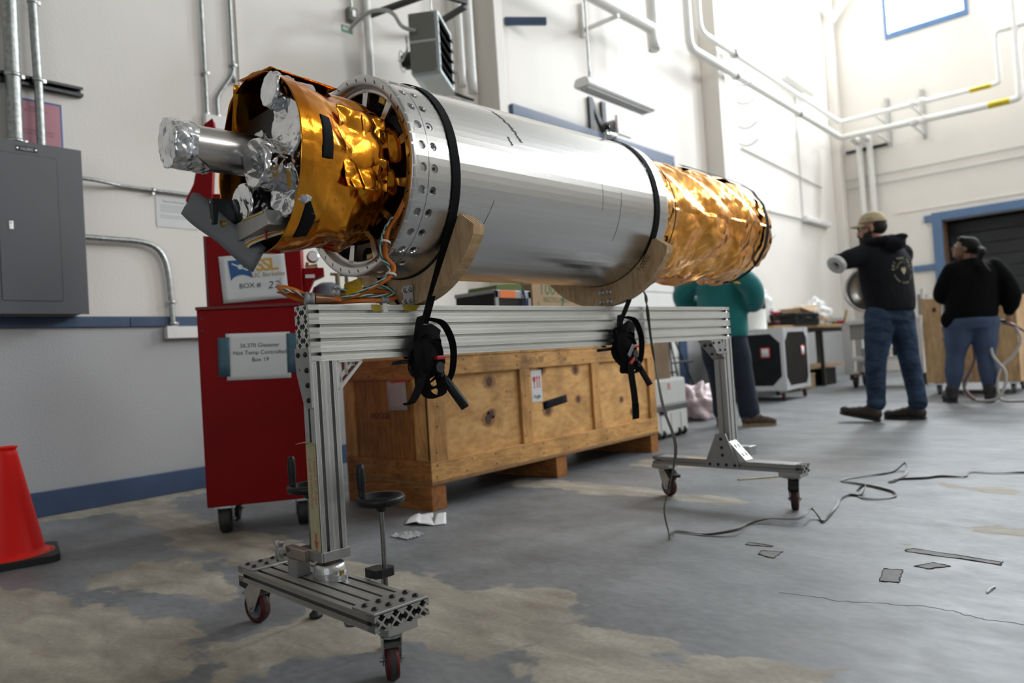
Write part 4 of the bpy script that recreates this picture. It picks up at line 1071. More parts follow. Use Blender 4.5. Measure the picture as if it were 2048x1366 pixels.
# twin conduits down to a small junction box
conduit('thin_conduit', 'thin straight galvanized conduit rising left of the bent one, above the red post', [(-4.845, 2.413, 2.57), (-4.845, 2.413, 5.5)], .0125, clamps=(((-4.845, 2.413, 2.86), (0, 0, 1)),))
conduit('bent_conduit', 'thin galvanized conduit with a double bend above the white junction box', [(-4.845, 2.492, 2.56), (-4.845, 2.492, 2.68), (-4.845, 2.51, 2.73), (-4.845, 2.60, 2.87), (-4.845, 2.622, 2.93), (-4.845, 2.625, 3.05), (-4.845, 2.625, 5.5)], .0125, clamps=(((-4.845, 2.623, 2.97), (0, 0, 1)),))
jb = thing('junction_box', 'small white junction box on the wall under two thin conduits', 'junction box', (XL, 2.47, 2.50))
MB().span((0, -.08, -.03), (.05, .065, .065)).build('box', white, jb, bevel=.004)
MB().cyl((.0252, .022, .06), (.0252, .022, .075), .018, n=12).cyl((.0252, -.057, .06), (.0252, -.057, .075), .018, n=12).build('fitting', zinc, jb)
conduit('conduit', 'upper horizontal conduit leaving the grey panel toward the notice paper', [(-4.80, 1.55, 1.99), (-4.80, 1.66, 1.99), (-4.835, 1.80, 1.985), (-4.85, 1.86, 1.985), (-4.85, 2.4, 1.983), (-4.85, 2.9, 1.983)], .012, clamps=(((-4.85, 2.02, 1.984), (0, 1, 0)),))
conduit('curved_conduit', 'galvanized conduit curving from the grey panel down to the cream wireway', [(-4.82, 1.55, 1.637), (-4.825, 1.75, 1.637), (-4.83, 1.90, 1.636), (-4.835, 1.995, 1.615), (-4.84, 2.055, 1.555), (-4.84, 2.082, 1.46), (-4.84, 2.092, 1.33), (-4.84, 2.098, 1.09)], .018, clamps=(((-4.84, 2.095, 1.25), (0, 0, 1)), ((-4.84, 2.098, 1.11), (0, 0, 1))))
ww = thing('wireway', 'cream wall wireway below the blue rail behind the red cart', 'wireway', (XL, 2.05, 1.012))
MB().span((0, 0, 0), (.05, .72, .078)).build('body', white, ww, bevel=.003)
MB().span((.05, .0, .0), (.053, .075, .080)).build('end_cover', white, ww, bevel=.002)
# unit heater
U_, V_ = V((.84, .5426, 0)), V((-.5426, .84, 0))
ht = thing('unit_heater', 'grey hanging unit heater with black louvers high on the wall', 'heater', (-4.1, 3.96, 3.03), atan2(.5426, .84))
grn = mat('olive_grey_enamel', (.165, .165, .145), .45, var=.05, vscale=10)
pale = mat('pale_blue_sheet', (.55, .60, .60), .45, .2)
MB().span((-.235, .0, .0), (-.012, .46, .49)).build('casing', pale, ht, bevel=.006)
MB().span((-.232, -.006, .268), (-.018, .0, .484)).build('access_panel', grn, ht, bevel=.003)
MB().span((-.232, -.006, .006), (-.018, .0, .245)).build('access_panel', grn, ht, bevel=.003)
MB().span((-.235, -.004, .248), (-.012, .0, .266)).build('joint_strip', bright, ht)
for x in (-.222, -.03):
    for z in (.018, .47): MB().cyl((x, -.009, z), (x, -.006, z), .006, n=8).build('screw', zinc, ht)
fr = MB()
for a_, b_ in (((-.012, .0, .0), (.008, .02, .49)), ((-.012, .44, .0), (.008, .46, .49)), ((-.012, .02, 0), (.008, .44, .02)), ((-.012, .02, .47), (.008, .44, .49))): fr.span(a_, b_)
fr.build('louver_frame', pale, ht, bevel=.003)
MB().span((-.03, .02, .02), (-.010, .44, .47)).build('throat', boltm, ht)
for k in range(5): MB().box((.004, .23, .065 + .088 * k), (.055, .418, .006), R=Matrix.Rotation(rad(38), 3, 'Y')).build('louver', mat('black_louver', (.015, .015, .014), .45, .3), ht)
MB().prism([(-.235, .0), (-.012, .0), (.02, -.035), (-.16, -.05)], (0, .02, 0), (1, 0, 0), (0, 0, 1), (0, .42, 0)).build('deflector_hood', pale, ht, bevel=.003)
MB().cyl((-.235, .2, .2), (-.33, .2, .2), .07, n=20).cyl((-.33, .2, .2), (-.36, .2, .2), .05, n=16).build('motor', blackm, ht)
MB().lathe([(.085, -.004), (.09, 0), (.085, .004)], (-.36, .2, .2), (1, 0, 0), n=24).build('motor_guard', zinc, ht)
for p in ((-.06, .08), (-.18, .38)): MB().cyl((p[0], p[1], .49), (p[0], p[1], .66), .006, n=8).build('hanger_rod', zinc, ht)
MB().tube(spline([(-.17, -.03, .33), (-.27, -.05, .37), (-.33, -.06, .47), (-.43, .0, .545), (-.56, .02, .555), (-.70, .06, .50), (-.76, .1, .47)], 6), .016, 10).build('flexible_conduit', mat('ribbed_steel_hose', (.42, .43, .43), .4, .9, bump=.6, bscale=80, stretch=(1, 1, 1)), ht)
MB().tube(spline([(-.255, -.02, .30), (-.25, -.02, .2), (-.31, .03, .14), (-.35, .08, .16)], 5), .01, 8).build('motor_lead', zinc, ht)
hb = thing('heater_bracket', 'dark strut bracket on the wall carrying the unit heater', 'bracket', (XL, 4.0, 3.6))
for a_, b_ in ((V((0, -.12, .08)), V((0, -.12, .62))), (V((.02, -.12, .12)), V((.62, .15, .20))), (V((.0, .45, .12)), V((.62, .45, .16))), (V((.55, -.0, .20)), V((.62, .47, .20)))):
    d_ = b_ - a_
    MB().box((a_ + b_) / 2, (.042, .042, d_.length), R=V((0, 0, 1)).rotation_difference(d_).to_matrix()).build('strut', mat('dark_strut', (.055, .055, .055), .4, .7), hb, bevel=.003)
conduit('riser_pipe', 'white painted riser pipe on the wall left of the unit heater', [(-4.815, 3.84, .3), (-4.815, 3.84, 9.55)], .032, pipew)
sw = thing('switch_box', 'small grey heater switch box on the wall over a green tag', 'switch box', (XL, 3.70, 3.61))
MB().span((0, -.04, 0), (.06, .04, .11)).build('box', grn, sw, bevel=.004)
MB().span((.06, -.018, .03), (.066, .018, .085)).build('switch_plate', bright, sw, bevel=.002)
MB().cyl((.03, 0, .11), (.03, 0, 1.9), .012, n=10).build('feed_conduit', zinc, sw)
gl = thing('green_tag', 'green bordered tag on the wall below the grey switch box', 'tag', (XL, 3.665, 3.545))
MB().span((0, -.055, -.028), (.003, .055, .028)).build('tag', mat('green_plastic', (.02, .24, .11), .5), gl)
MB().span((.003, -.042, -.012), (.004, .042, .014)).build('white_field', paperw, gl)
print_text('lettering', 'NL003-22', .014, (.0044, 0, -.004), (0, 1, 0), (0, 0, 1), ink, gl)
for (y, x, z0, rr) in ((4.86, -4.74, 3.50, .034), (4.97, -4.72, 3.46, .045)):
    conduit('vent_pipe', 'white vent pipe ending above the heater, %s of the pair by the column' % ('thinner' if rr < .04 else 'thicker'), [(x - .1, y + .02, z0), (x - .03, y, z0 + .0), (x, y, z0 + .07), (x, y, z0 + .3), (x, y, 9.5)], rr, pipew)
ph = thing('pipe_hanger', 'dark threaded stub and white support on the wall beside the heater', 'bracket', (XL, 4.95, 3.28))
MB().cyl((.02, -.1, .0), (.02, .16, -.01), .012, n=8).build('stub', blackm, ph)
MB().span((0, -.12, -.05), (.03, .17, -.03)).build('support', white, ph, bevel=.004)
ba = thing('bracket_arm', 'blue painted bracket arm sticking out from the wall above the wide door', 'bracket', (XL, 5.68, 4.23))
MB().box((.14, .165, 0), (.44, .05, .075), rz=atan2(.33, .28)).build('arm', blue, ba, bevel=.004)
# pendant strip light, letter N and exit sign
sl = thing('strip_light', 'hanging white fluorescent strip light above the letter N', 'ceiling light', (-4.3, 6.82, 3.53))
MB().prism([(-.08, .04), (-.10, -.015), (-.085, -.04), (.085, -.04), (.10, -.015), (.08, .04), (.05, .055), (-.05, .055)], (0, -.66, 0), (1, 0, 0), (0, 0, 1), (0, 1.32, 0)).build('housing', white, sl, bevel=.004)
for x in (-.05, .0, .05): MB().cyl((x, -.62, -.047), (x, .62, -.047), .014, n=10).build('lamp_tube', mat('lamp_glass', (.85, .85, .84), .3), sl)
for y in (-.50,): MB().cyl((0, y, .05), (0, y, 6.0), .011, n=8).build('pendant', steel, sl)
MB().tube([(-.03, -.50, .07), (0, -.50, .20), (.03, -.50, .07)], .004, 6).build('hanger_wire', zinc, sl)
nl = thing('letter_sign', 'dark grey letter N mounted on the white wall', 'letter sign', (XL + .01, 7.23, 3.55))
MB().prism([(-.17, -.20), (-.09, -.20), (-.09, .08), (.10, -.20), (.17, -.20), (.17, .20), (.09, .20), (.09, -.075), (-.10, .20), (-.17, .20)], (0, 0, 0), (0, 1, 0), (0, 0, 1), (.03, 0, 0)).build('letter', mat('charcoal_letter', (.035, .036, .04), .6, var=.2, vscale=12), nl)
es = thing('exit_sign', 'white exit sign with faint red lettering beside the letter N', 'exit sign', (-4.70, 7.56, 3.45))
MB().span((-.02, -.15, -.115), (.02, .15, .115)).build('housing', white, es, bevel=.006)
print_text('lettering', 'EXIT', .17, (.0205, 0, -.06), (0, 1, 0), (0, 0, 1), mat('pale_red', (.75, .38, .36), .6), es)
MB().cyl((-.17, 0, .06), (-.02, 0, .06), .012, n=8).build('wall_stem', steel, es)
el = thing('emergency_lamp', 'grey emergency lamp head on the wall between the N and the exit sign', 'lamp', (XL, 7.44, 3.46))
MB().lathe([(.0001, .0), (.05, .0), (.07, .05), (.075, .12), (.06, .13), (.0001, .12)], (0, 0, 0), (1, 0, -.1), n=18).build('lamp_head', mat('grey_lamp', (.38, .38, .37), .4), el)
# overhead painted pipes
conduit('overhead_pipe', 'short white overhead pipe turning up, above the strip light', [(-4.4, 5.4, 4.62), (-4.4, 7.75, 4.64), (-4.4, 7.86, 4.66), (-4.4, 7.90, 4.76), (-4.4, 7.90, 9.5)], .072, pipew)
pb = thing('pipe_bracket', 'white angle bracket under the short overhead pipe', 'bracket', (XL, 7.05, 4.45))
MB().span((0, -.02, .0), (.05, .02, .4)).span((.05, -.02, .06), (.52, .02, .10)).build('angle', white, pb, bevel=.003)
lo = thing('overhead_pipe', 'lower of the two white pipes running along the walls into the corner', 'pipe', (0, 0, 0), 0, 'white wall pipes')
MB().tube(spline([(-4.5, 9.02, 9.5), (-4.5, 9.02, 4.95)], 2) + spline([(-4.5, 9.03, 4.85), (-4.5, 9.08, 4.78), (-4.5, 9.18, 4.76)], 4) + [V((-4.5, 15.0, 4.68))] + spline([(-4.5, 15.15, 4.68), (-4.47, 15.23, 4.68), (-4.36, 15.25, 4.68)], 4) + [V((-1.80, 15.25, 4.63))] + spline([(-1.70, 15.25, 4.63), (-1.58, 15.25, 4.65), (-1.55, 15.25, 4.77)], 4) + [V((-1.55, 15.25, 5.6)), V((-1.55, 15.25, 9.5))], .058, 14).build('pipe_run', pipew, lo)
up = thing('overhead_pipe', 'upper of the two white pipes running along the walls into the corner', 'pipe', (0, 0, 0), 0, 'white wall pipes')
MB().tube([V((-4.5, 9.36, 9.5)), V((-4.5, 9.36, 5.28))] + spline([(-4.5, 9.37, 5.19), (-4.5, 9.42, 5.11), (-4.5, 9.52, 5.08)], 4) + [V((-4.5, 15.02, 4.99))] + spline([(-4.5, 15.16, 4.99), (-4.46, 15.24, 4.99), (-4.36, 15.25, 4.99)], 4) + [V((-2.03, 15.25, 4.975))] + spline([(-1.95, 15.25, 4.975), (-1.85, 15.25, 4.995), (-1.83, 15.25, 5.09)], 4) + [V((-1.83, 15.25, 5.75))] + spline([(-1.83, 15.25, 5.82), (-1.80, 15.25, 5.88), (-1.71, 15.25, 5.88)], 4) + [V((3, 15.25, 5.88))], .044, 14).build('pipe_run', pipew, up)
ylw = mat('yellow_pipe_label', (.68, .52, .02), .5)
for par, x0, x1, z, r_ in ((up, -2.28, -1.95, 4.976, .046), (lo, -2.02, -1.70, 4.632, .060)):
    yl_ = MB().cyl((x0, 15.25, z), (x1, 15.25, z), r_, n=18).build('pipe_label', ylw, par)
    print_text('lettering', 'COMPRESSED AIR', .040, ((x0 + x1) / 2, 15.25 - r_ - .001, z - .03), (1, 0, 0), (0, 0, 1), ink, yl_, sp=.8)
    for xx in (-3.2, -3.04): MB().lathe([(r_, -.05), (r_ + .02, -.05), (r_ + .02, .05), (r_, .05)], (xx, 15.25, z + .02), (1, 0, 0), n=16).build('coupling', pipew, par)
for y, par, x, z in ((10.45, lo, -4.5, 4.745), (10.45, up, -4.5, 5.065), (13.0, lo, -4.5, 4.71)):
    MB().lathe([(.05, -.03), (.075, -.03), (.075, .03), (.05, .03)], (x, y, z), (0, 1, 0), n=14).build('hanger_ring', zinc, par)
for i, x in enumerate((-3.83, -3.20)):
    w_ = thing('pipe_standoff', '%s wall standoff carrying the two white pipes on the end wall' % ('left' if i == 0 else 'right'), 'bracket', (x, YB, 5.0))
    MB().span((-.03, -.06, -.5), (.03, 0, .46)).build('channel', mat('grey_channel', (.45, .45, .43), .5, .3), w_, bevel=.004)
    for z in (-.42, -.06): MB().span((-.02, -.85, z - .02), (.02, -.06, z + .02)).build('arm', white, w_, bevel=.003)
for i, (x, lab) in enumerate(((-4.37, 'left of the two white vertical drop pipes on the end wall'), (-4.17, 'right of the two white vertical drop pipes on the end wall'))):
    conduit('drop_pipe', lab, [(x, 15.95, .3), (x, 15.95, 4.55), (x, 15.8, 4.66), (x, 15.4, 4.68)], .062 if i == 0 else .058, pipew, group='white vertical drop pipes')
s2 = thing('strut_channel', 'short black strut channel behind the white drop pipes', 'strut', (-4.25, YB, 4.55))
MB().span((-.41, -.045, -.028), (-.30, 0, .028)).span((-.30, -.045, -.028), (.42, 0, .028)).build('channel', blackm, s2, bevel=.003)
for k, (z, lab) in enumerate(((3.975, 'upper thin conduit running level across the end wall'), (3.79, 'lower thin conduit running level across the end wall'))):
    conduit('thin_conduit', lab, [(-4.7, 16.06, z + .0), (4.5, 16.06, z)], .013, mat('pale_conduit', (.60, .62, .58), .5, .2), group='level conduits on the end wall')
conduit('thin_conduit', 'sloping-looking thin conduit along the long wall beyond the second column', [(-4.845, 11.3, 3.88), (-4.845, 15.0, 3.72)], .013, MATS['pale_conduit'])
conduit('thin_conduit', 'thin vertical conduit dropping to the white surface box in the far corner', [(-4.845, 13.9, 9.5), (-4.845, 13.84, 3.04)], .012, MATS['pale_conduit'])
conduit('thin_conduit', 'low thin conduit along the long wall ending at the white surface box', [(-4.845, 11.6, 2.95), (-4.845, 13.8, 2.97)], .014, MATS['pale_conduit'])
sb = thing('surface_box', 'long white surface box low in the far corner of the long wall', 'junction box', (XL, 14.48, 2.98))
MB().prism(rounded(.11, .11, .03), (.055, -.68, 0), (1, 0, 0), (0, 0, 1), (0, 1.36, 0)).build('body', white, sb, bevel=.01)
wf = thing('wall_light', 'long white capsule wall light high in the far corner', 'wall light', (-4.72, 13.75, 5.45))
MB().tube([(0, -.72, 0), (0, -.68, 0), (0, .68, 0), (0, .72, 0)], [.05, .085, .085, .05], 14).build('diffuser', white, wf)
MB().span((-.15, -.5, -.02), (-.06, .5, .02)).build('mount', white, wf)
cbk = thing('corner_braces', 'white diagonal braces meeting at the far corner post', 'brace', (-4.72, 15.95, 7.3))
for dx, dy in ((-.0, -2.2), (.75, 0)):
    a_, b_ = V((0, -.05, 0)), V((dx, dy - .05, .9 if dx else 2.0))
    d_ = b_ - a_
    MB().box((a_ + b_) / 2, (.12, .10, d_.length), R=V((0, 0, 1)).rotation_difference(d_).to_matrix()).build('brace', pipew, cbk)
for k, z in enumerate((4.62, 4.35, 3.98, 3.72)):
    h_ = thing('wall_hook', 'white curved hook on the second column, %s from the top' % ('first', 'second', 'third', 'fourth')[k], 'hook', (-4.51, 10.45, z))
    MB().tube(spline([(0, 0, 0), (.05, .05, -.04), (.12, .12, -.03), (.18, .18, .02), (.2, .2, .05)], 4), .014, 8).build('hook', white, h_)
# ------------------------------------------------------------------ traffic cone
cn = thing('traffic_cone', 'red-orange traffic cone on a black rubber base by the wall', 'traffic cone', (-3.77, .885, 0), rad(-14))
orangep = mat('fluorescent_red_vinyl', (.92, .008, .004), .45, var=.06, vscale=4, spec=.3)
MB().prism(rounded(.36, .36, .05), (0, 0, 0), (1, 0, 0), (0, 1, 0), (0, 0, .03)).build('base', rubber, cn, bevel=.008)
MB().lathe([(.150, .030), (.146, .036), (.134, .040), (.128, .055), (.046, .46), (.046, .470), (.040, .478), (.041, .487), (.0475, .493), (.0475, .497), (.040, .499), (.034, .495), (.033, .47)], n=40).build('cone', orangep, cn)
MB().lathe([(.166, .0305), (.151, .0312), (.151, .0305)], n=40).build('collar', mat('orange_edge', (.55, .09, .03), .5), cn)
# ------------------------------------------------------------------ red tool cart
ca_, sa_ = .578, .816
rc = thing('tool_cart', 'tall red steel tool cart with two taped paper labels', 'cart', (-3.378, 1.576, 0), atan2(sa_, ca_))
redm = mat('red_cart_enamel', (.24, .001, .002), .45, var=.10, vscale=3, spec=.12)
redk = mat('red_cart_edge', (.15, .004, .005), .45, var=.3, vscale=30)
# local: x along the front face, y away from the viewer, z up
MB().span((.0, .0, .13), (.508, .40, 1.062)).build('lower_cabinet', redm, rc, bevel=.006)
MB().span((-.004, -.006, 1.060), (.512, .404, 1.076)).build('top_lip', redk, rc, bevel=.003)
for x, z in ((.022, 1.02), (.022, .965)): MB().cyl((x, -.001, z), (x, .003, z), .006, n=12).build('hole', boltm, rc)
MB().span((.045, .05, 1.076), (.485, .36, 1.42)).build('upper_chest', redm, rc, bevel=.005)
MB().span((.04, .045, 1.076), (.052, .052, 1.42)).build('edge_trim', redk, rc, bevel=.002)
MB().prism([(-.035, 1.575), (.045, 1.56), (.07, 1.62), (.10, 1.99), (.095, 2.03), (.055, 2.0), (-.01, 1.70), (-.05, 1.62)], (.0, .16, 0), (1, 0, 0), (0, 0, 1), (0, .07, 0)).span((.06, .20, 1.40), (.11, .25, 1.66)).build('post', redm, rc, bevel=.004)
MB().tube([(.03, .15, 1.62), (.22, .13, 1.60)], .010, 8).build('push_bar', rubber, rc)
MB().span((.06, .14, 1.545), (.30, .24, 1.575)).build('shelf', redm, rc, bevel=.004)
for x in (.075, .43):
    for y in (.05, .33):
        w_ = MB().span((x - .045, y - .03, .118), (x + .045, y + .05, .13))
        for s_ in (-.032, .032): w_.prism([(-.035, .13), (.035, .13), (.012, .045), (-.012, .045)], (x + s_ - .002, y, 0), (0, 1, 0), (0, 0, 1), (.004, 0, 0))
        w_.cyl((x - .042, y, .062), (x + .042, y, .062), .007, n=8)
        w_ = w_.build('caster', zinc, rc)
        MB().lathe([(.0001, -.026), (.045, -.026), (.058, -.024), (.0625, -.012), (.0625, .012), (.058, .024), (.045, .026), (.0001, .026)], (x, y, .0625), (1, 0, 0), n=28).build('wheel', rubber, w_)
def sheet(parent, name, w_, h_, o, u, v, wrinkle=.0, m_=None, n=10):
    o, u, v = V(o), V(u).normalized(), V(v).normalized(); nn = u.cross(v)
    def fn(a, b):
        p = o + u * (a - .5) * w_ + v * (b - .5) * h_
        return p + nn * (.0012 + wrinkle * noise.noise(p * 14))
    ob = MB().grid(fn, n, n).build(name, m_ or paperw, parent)
    sm_ = ob.modifiers.new('thick', 'SOLIDIFY'); sm_.thickness = .0008
    return ob
sg = sheet(rc, 'paper_label', .292, .222, (.268, -.002, .829), (1, 0, -.02), (.02, 0, 1))
for z, t in ((.872, '36.370 Glesener'), (.838, 'Not Temp Controlled'), (.804, 'Box 19')): print_text('lettering', t, .027, (.275, -.0045, z), (1, 0, -.02), (.02, 0, 1), mat('dark_ink', (.045, .045, .05), .8), sg)
btape = mat('teal_blue_tape', (.055, .125, .165), .55, var=.1, vscale=20)
sheet(rc, 'blue_tape', .052, .186, (.112, -.0032, .833), (1, 0, -.02), (.02, 0, 1), m_=btape, n=3)
sheet(rc, 'blue_tape', .056, .19, (.426, -.0032, .835), (1, 0, -.02), (.02, 0, 1), m_=btape, n=3)
s2_ = sheet(rc, 'paper_label', .304, .228, (.262, .044, 1.212), (1, 0, .055), (-.055, 0, 1), .002, m_=mat('glossy_paper', (.70, .70, .70), .3, var=.04, vscale=6))
lu, lv = V((1, 0, .055)).normalized(), V((-.055, 0, 1)).normalized()
lo_ = V((.262, .0415, 1.212))
emb = [(-.115, .088), (-.02, .088), (-.005, .015)] + [(-.005 - .11 * k / 8, .015 + .012 * sin(pi * k / 8)) for k in range(1, 9)]
lp = MB().prism([(-.112, .090), (-.012, .090), (-.008, .0)] + [(-.008 - .098 * k / 8, .0 + .018 * sin(pi * k / 8)) for k in range(1, 8)] + [(-.106, -.006)], lo_, lu, lv, (0, -.0005, 0)).build('logo_field', mat('logo_blue', (.012, .085, .26), .5), s2_)
MB().prism([(-.096, .072), (-.093, .078), (-.022, .040), (-.025, .034)], lo_ + V((0, -.0008, 0)), lu, lv, (0, -.0003, 0)).build('logo_bar', paperw, lp)
MB().prism([(-.058 + .012 * cos(k * pi / 4), .056 + .012 * sin(k * pi / 4)) for k in range(8)], lo_ + V((0, -.0010, 0)), lu, lv, (0, -.0003, 0)).build('logo_hub', paperw, lp)
au = mat('logo_gold', (.62, .36, .05), .5); ab_ = mat('logo_ochre', (.35, .22, .08), .5)
print_text('lettering', 'SSL', .085, lo_ + lu * .065 + lv * .030 + V((0, -.0008, 0)), lu, lv, au, s2_, bold=.002, sp=.82)
print_text('lettering', 'UC Berkeley', .030, lo_ + lu * .068 + lv * .000 + V((0, -.0008, 0)), lu, lv, ab_, s2_)
print_text('lettering', 'BOX #', .034, lo_ + lu * -.022 + lv * -.048 + V((0, -.0008, 0)), lu, lv, MATS['dark_ink'], s2_)
print_text('handwriting', '22', .050, lo_ + lu * .085 + lv * -.060 + V((0, -.0008, 0)), lu, lv, MATS['dark_ink'], s2_, shear=.25, sp=1.15)
# gas fittings strapped to the cart's right side
MB().prism([(.49, 1.10), (.54, 1.20), (.59, 1.22), (.59, 1.255), (.485, 1.255)], (0, .09, 0), (1, 0, 0), (0, 0, 1), (0, .10, 0)).build('bottle_bracket', redm, rc, bevel=.003)
MB().span((.50, .085, 1.205), (.545, .09, 1.222)).build('bracket_label', paperw, rc)
MB().lathe([(.0001, 0), (.035, .003), (.07, .025), (.085, .07), (.085, .40)], (.60, .22, 1.195), (0, 0, -1), n=24).build('gas_bottle', mat('grey_bottle', (.14, .16, .20), .4, var=.1, vscale=5), rc)
gg = MB().lathe([(.0001, 0), (.026, 0), (.030, .006), (.030, .026), (.0001, .028)], (.535, .16, 1.315), (.25, -1, .15), n=20).build('pressure_gauge', zinc, rc)
MB().lathe([(.0001, .0005), (.025, .0)], V((.535, .16, 1.315)) + V((.25, -1, .15)).normalized() * .0285, (.25, -1, .15), n=18).build('gauge_face', paperw, gg)
MB().cyl((.50, .17, 1.26), (.56, .17, 1.27), .020, n=14).cyl((.51, .17, 1.295), (.51, .17, 1.26), .010, n=10).build('regulator', mat('chromed_brass', (.6, .5, .33), .25, 1), rc)
for a_, b_, r_ in (((.62, .2, 1.235), (.80, .25, 1.225), .008), ((.655, .2, 1.235), (.655, .2, 1.14), .012), ((.70, .2, 1.235), (.70, .22, 1.12), .010), ((.70, .2, 1.185), (.76, .22, 1.185), .008)): MB().cyl(a_, b_, r_, n=10).build('gas_fitting', mat('tarnished_brass', (.22, .19, .13), .4, 1), rc)
MB().tube(spline([(.80, .25, 1.225), (.86, .27, 1.22), (.90, .28, 1.17), (.91, .28, 1.10)], 6), .007, 8).build('gas_hose', rubber, rc)
# ------------------------------------------------------------------ big wooden crate
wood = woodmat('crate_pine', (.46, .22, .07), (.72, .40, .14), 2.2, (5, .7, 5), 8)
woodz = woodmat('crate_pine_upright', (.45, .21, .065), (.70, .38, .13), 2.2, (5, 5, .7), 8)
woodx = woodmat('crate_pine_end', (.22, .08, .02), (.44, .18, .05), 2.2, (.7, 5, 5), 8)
plyp = woodmat('crate_plywood', (.54, .27, .09), (.78, .45, .17), 1.3, (1, 1.1, 2.4), 7, .25)
knotm = mat('knot', (.10, .035, .014), .6, var=.5, vscale=30)
knoth = mat('knot_halo', (.38, .175, .055), .6, var=.2, vscale=25)
cx0, cx1, cy0, cy1 = -3.465, -2.755, 2.43, 4.63
cr = thing('wooden_crate', 'large wooden shipping crate with framed plywood sides on skids', 'crate', (cx1, cy0, 0))
Q = lambda x, y, z: (x - cx1, y - cy0, z)
b_ = .019
MB().span(Q(cx0 + b_, cy0 + b_, .145), Q(cx1 - b_, cy1 - b_, .765)).build('plywood_box', plyp, cr)
def board(n_, a_, c_, m_): return MB().span(Q(*a_), Q(*c_)).build(n_, m_, cr, bevel=.003)
board('rail', (cx1 - b_, cy0, .145), (cx1, cy1, .245), wood); board('rail', (cx1 - b_, cy0, .675), (cx1, cy1, .77), wood)
ups = (cy0, 2.963, 3.51, 4.03, cy1 - .085)
for k, y in enumerate((cy0, 3.145, 3.85, cy1 - .09)): board('stile', (cx1 - b_, y, .245), (cx1 - .0005, y + (.12 if k == 0 else .085), .675), woodz)
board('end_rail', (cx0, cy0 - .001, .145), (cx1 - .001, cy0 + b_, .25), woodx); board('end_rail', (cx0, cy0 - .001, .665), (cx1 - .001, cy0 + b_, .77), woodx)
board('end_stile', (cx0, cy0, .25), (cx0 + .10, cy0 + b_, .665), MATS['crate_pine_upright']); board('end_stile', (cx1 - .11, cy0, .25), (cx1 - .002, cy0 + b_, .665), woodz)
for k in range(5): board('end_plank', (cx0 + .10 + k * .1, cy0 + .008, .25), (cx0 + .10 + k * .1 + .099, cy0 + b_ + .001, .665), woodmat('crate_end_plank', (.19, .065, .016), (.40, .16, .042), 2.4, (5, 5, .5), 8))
for k in range(6): board('lid_plank', (cx0 - .004, cy0 - .004 + k * .3683, .77), (cx1 + .004, cy0 - .006 + (k + 1) * .3683, .788), wood)
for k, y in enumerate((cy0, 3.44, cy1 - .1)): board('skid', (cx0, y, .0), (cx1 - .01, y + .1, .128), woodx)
board('floor_sheet', (cx0, cy0, .128), (cx1, cy1, .145), mat('crate_plywood_edge', (.30, .16, .06), .7, var=.3, vscale=20))
for y, z, r_ in ((2.905, .62, .030), (2.88, .415, .032), (2.91, .445, .022), (3.36, .66, .026), (3.70, .64, .026), (3.40, .415, .030), (3.71, .455, .022), (4.20, .41, .018), (4.33, .315, .024)):
    kh = MB().prism([(r_ * 1.7 * cos(k * pi / 9) * (1 + .12 * sin(3 * k)), r_ * 1.35 * sin(k * pi / 9)) for k in range(18)], Q(cx1 - b_ + .0003, y, z), (0, 1, 0), (0, 0, 1), (.0002, 0, 0)).build('knot_halo', knoth, cr)
    MB().prism([(r_ * .85 * cos(k * pi / 8) * (1 + .1 * sin(2 * k)), r_ * .9 * sin(k * pi / 8)) for k in range(16)], Q(cx1 - b_ + .0006, y, z), (0, 1, 0), (0, 0, 1), (.0002, 0, 0)).build('knot', knotm, kh)
nail = MB().cyl((0, 0, 0), (0, 0, .0008), .0045, n=8).build('nail', boltm); NAIL = nail.data; bpy.data.objects.remove(nail)
random.seed(3)
for y in [cy0 + .05 + k * .21 for k in range(11)]:
    for z in (.17, .225, .70, .75): bolt(cr, Q(cx1, y + random.uniform(-.03, .03), z), (1, 0, 0), random.uniform(.8, 1.2), NAIL, 'nail')
for k, y in enumerate((cy0 + .06, 3.19, 3.89, cy1 - .05)):
    for z in (.29, .42, .52, .63): bolt(cr, Q(cx1 - .0003, y + random.uniform(-.03, .03), z), (1, 0, 0), 1., NAIL, 'nail')
for x in (cx0 + .05, cx0 + .25, cx0 + .45, cx1 - .06):
    for z in (.17, .225, .69, .745): bolt(cr, Q(x, cy0 - .001, z), (0, -1, 0), 1., NAIL, 'nail')
fgl = MB().span(Q(cx1 - b_ + .0004, 3.262, .475), Q(cx1 - b_ + .0012, 3.358, .66)).build('fragile_label', paperw, cr)
frd = mat('label_red', (.55, .03, .03), .6)
fx = cx1 - b_ + .0014
MB().prism([(-.014, .022), (.014, .022), (.012, .0), (.004, -.012), (.0025, -.035), (.011, -.042), (-.011, -.042), (-.0025, -.035), (-.004, -.012), (-.012, .0)], Q(fx, 3.288, .60), (0, 1, 0), (0, 0, 1), (.0004, 0, 0)).build('glass_mark', frd, fgl)
for dy in (.027, .049): MB().prism([(-.004, -.045), (.004, -.045), (.004, .012), (.010, .012), (0, .030), (-.010, .012), (-.004, .012)], Q(fx, 3.288 + dy, .60), (0, 1, 0), (0, 0, 1), (.0004, 0, 0)).build('arrow_mark', frd, fgl)
print_text('lettering', 'fragile', .033, Q(fx + .0003, 3.31, .495), (0, 1, 0), (0, 0, 1), ink, fgl, sp=.85)
sheet(cr, 'black_tape_strip', .235, .048, Q(cx1 - b_ + .001, 3.475, .458), (0, 1, .11), (0, -.11, 1), m_=tapeb, n=4)
print_text('stencil_text', 'KRUCKER', .042, Q(cx0 + .315, cy0 + .0075, .462), (1, 0, 0), (0, 0, 1), mat('faded_stencil', (.07, .03, .015), .8), cr, bold=.001, sp=.9)
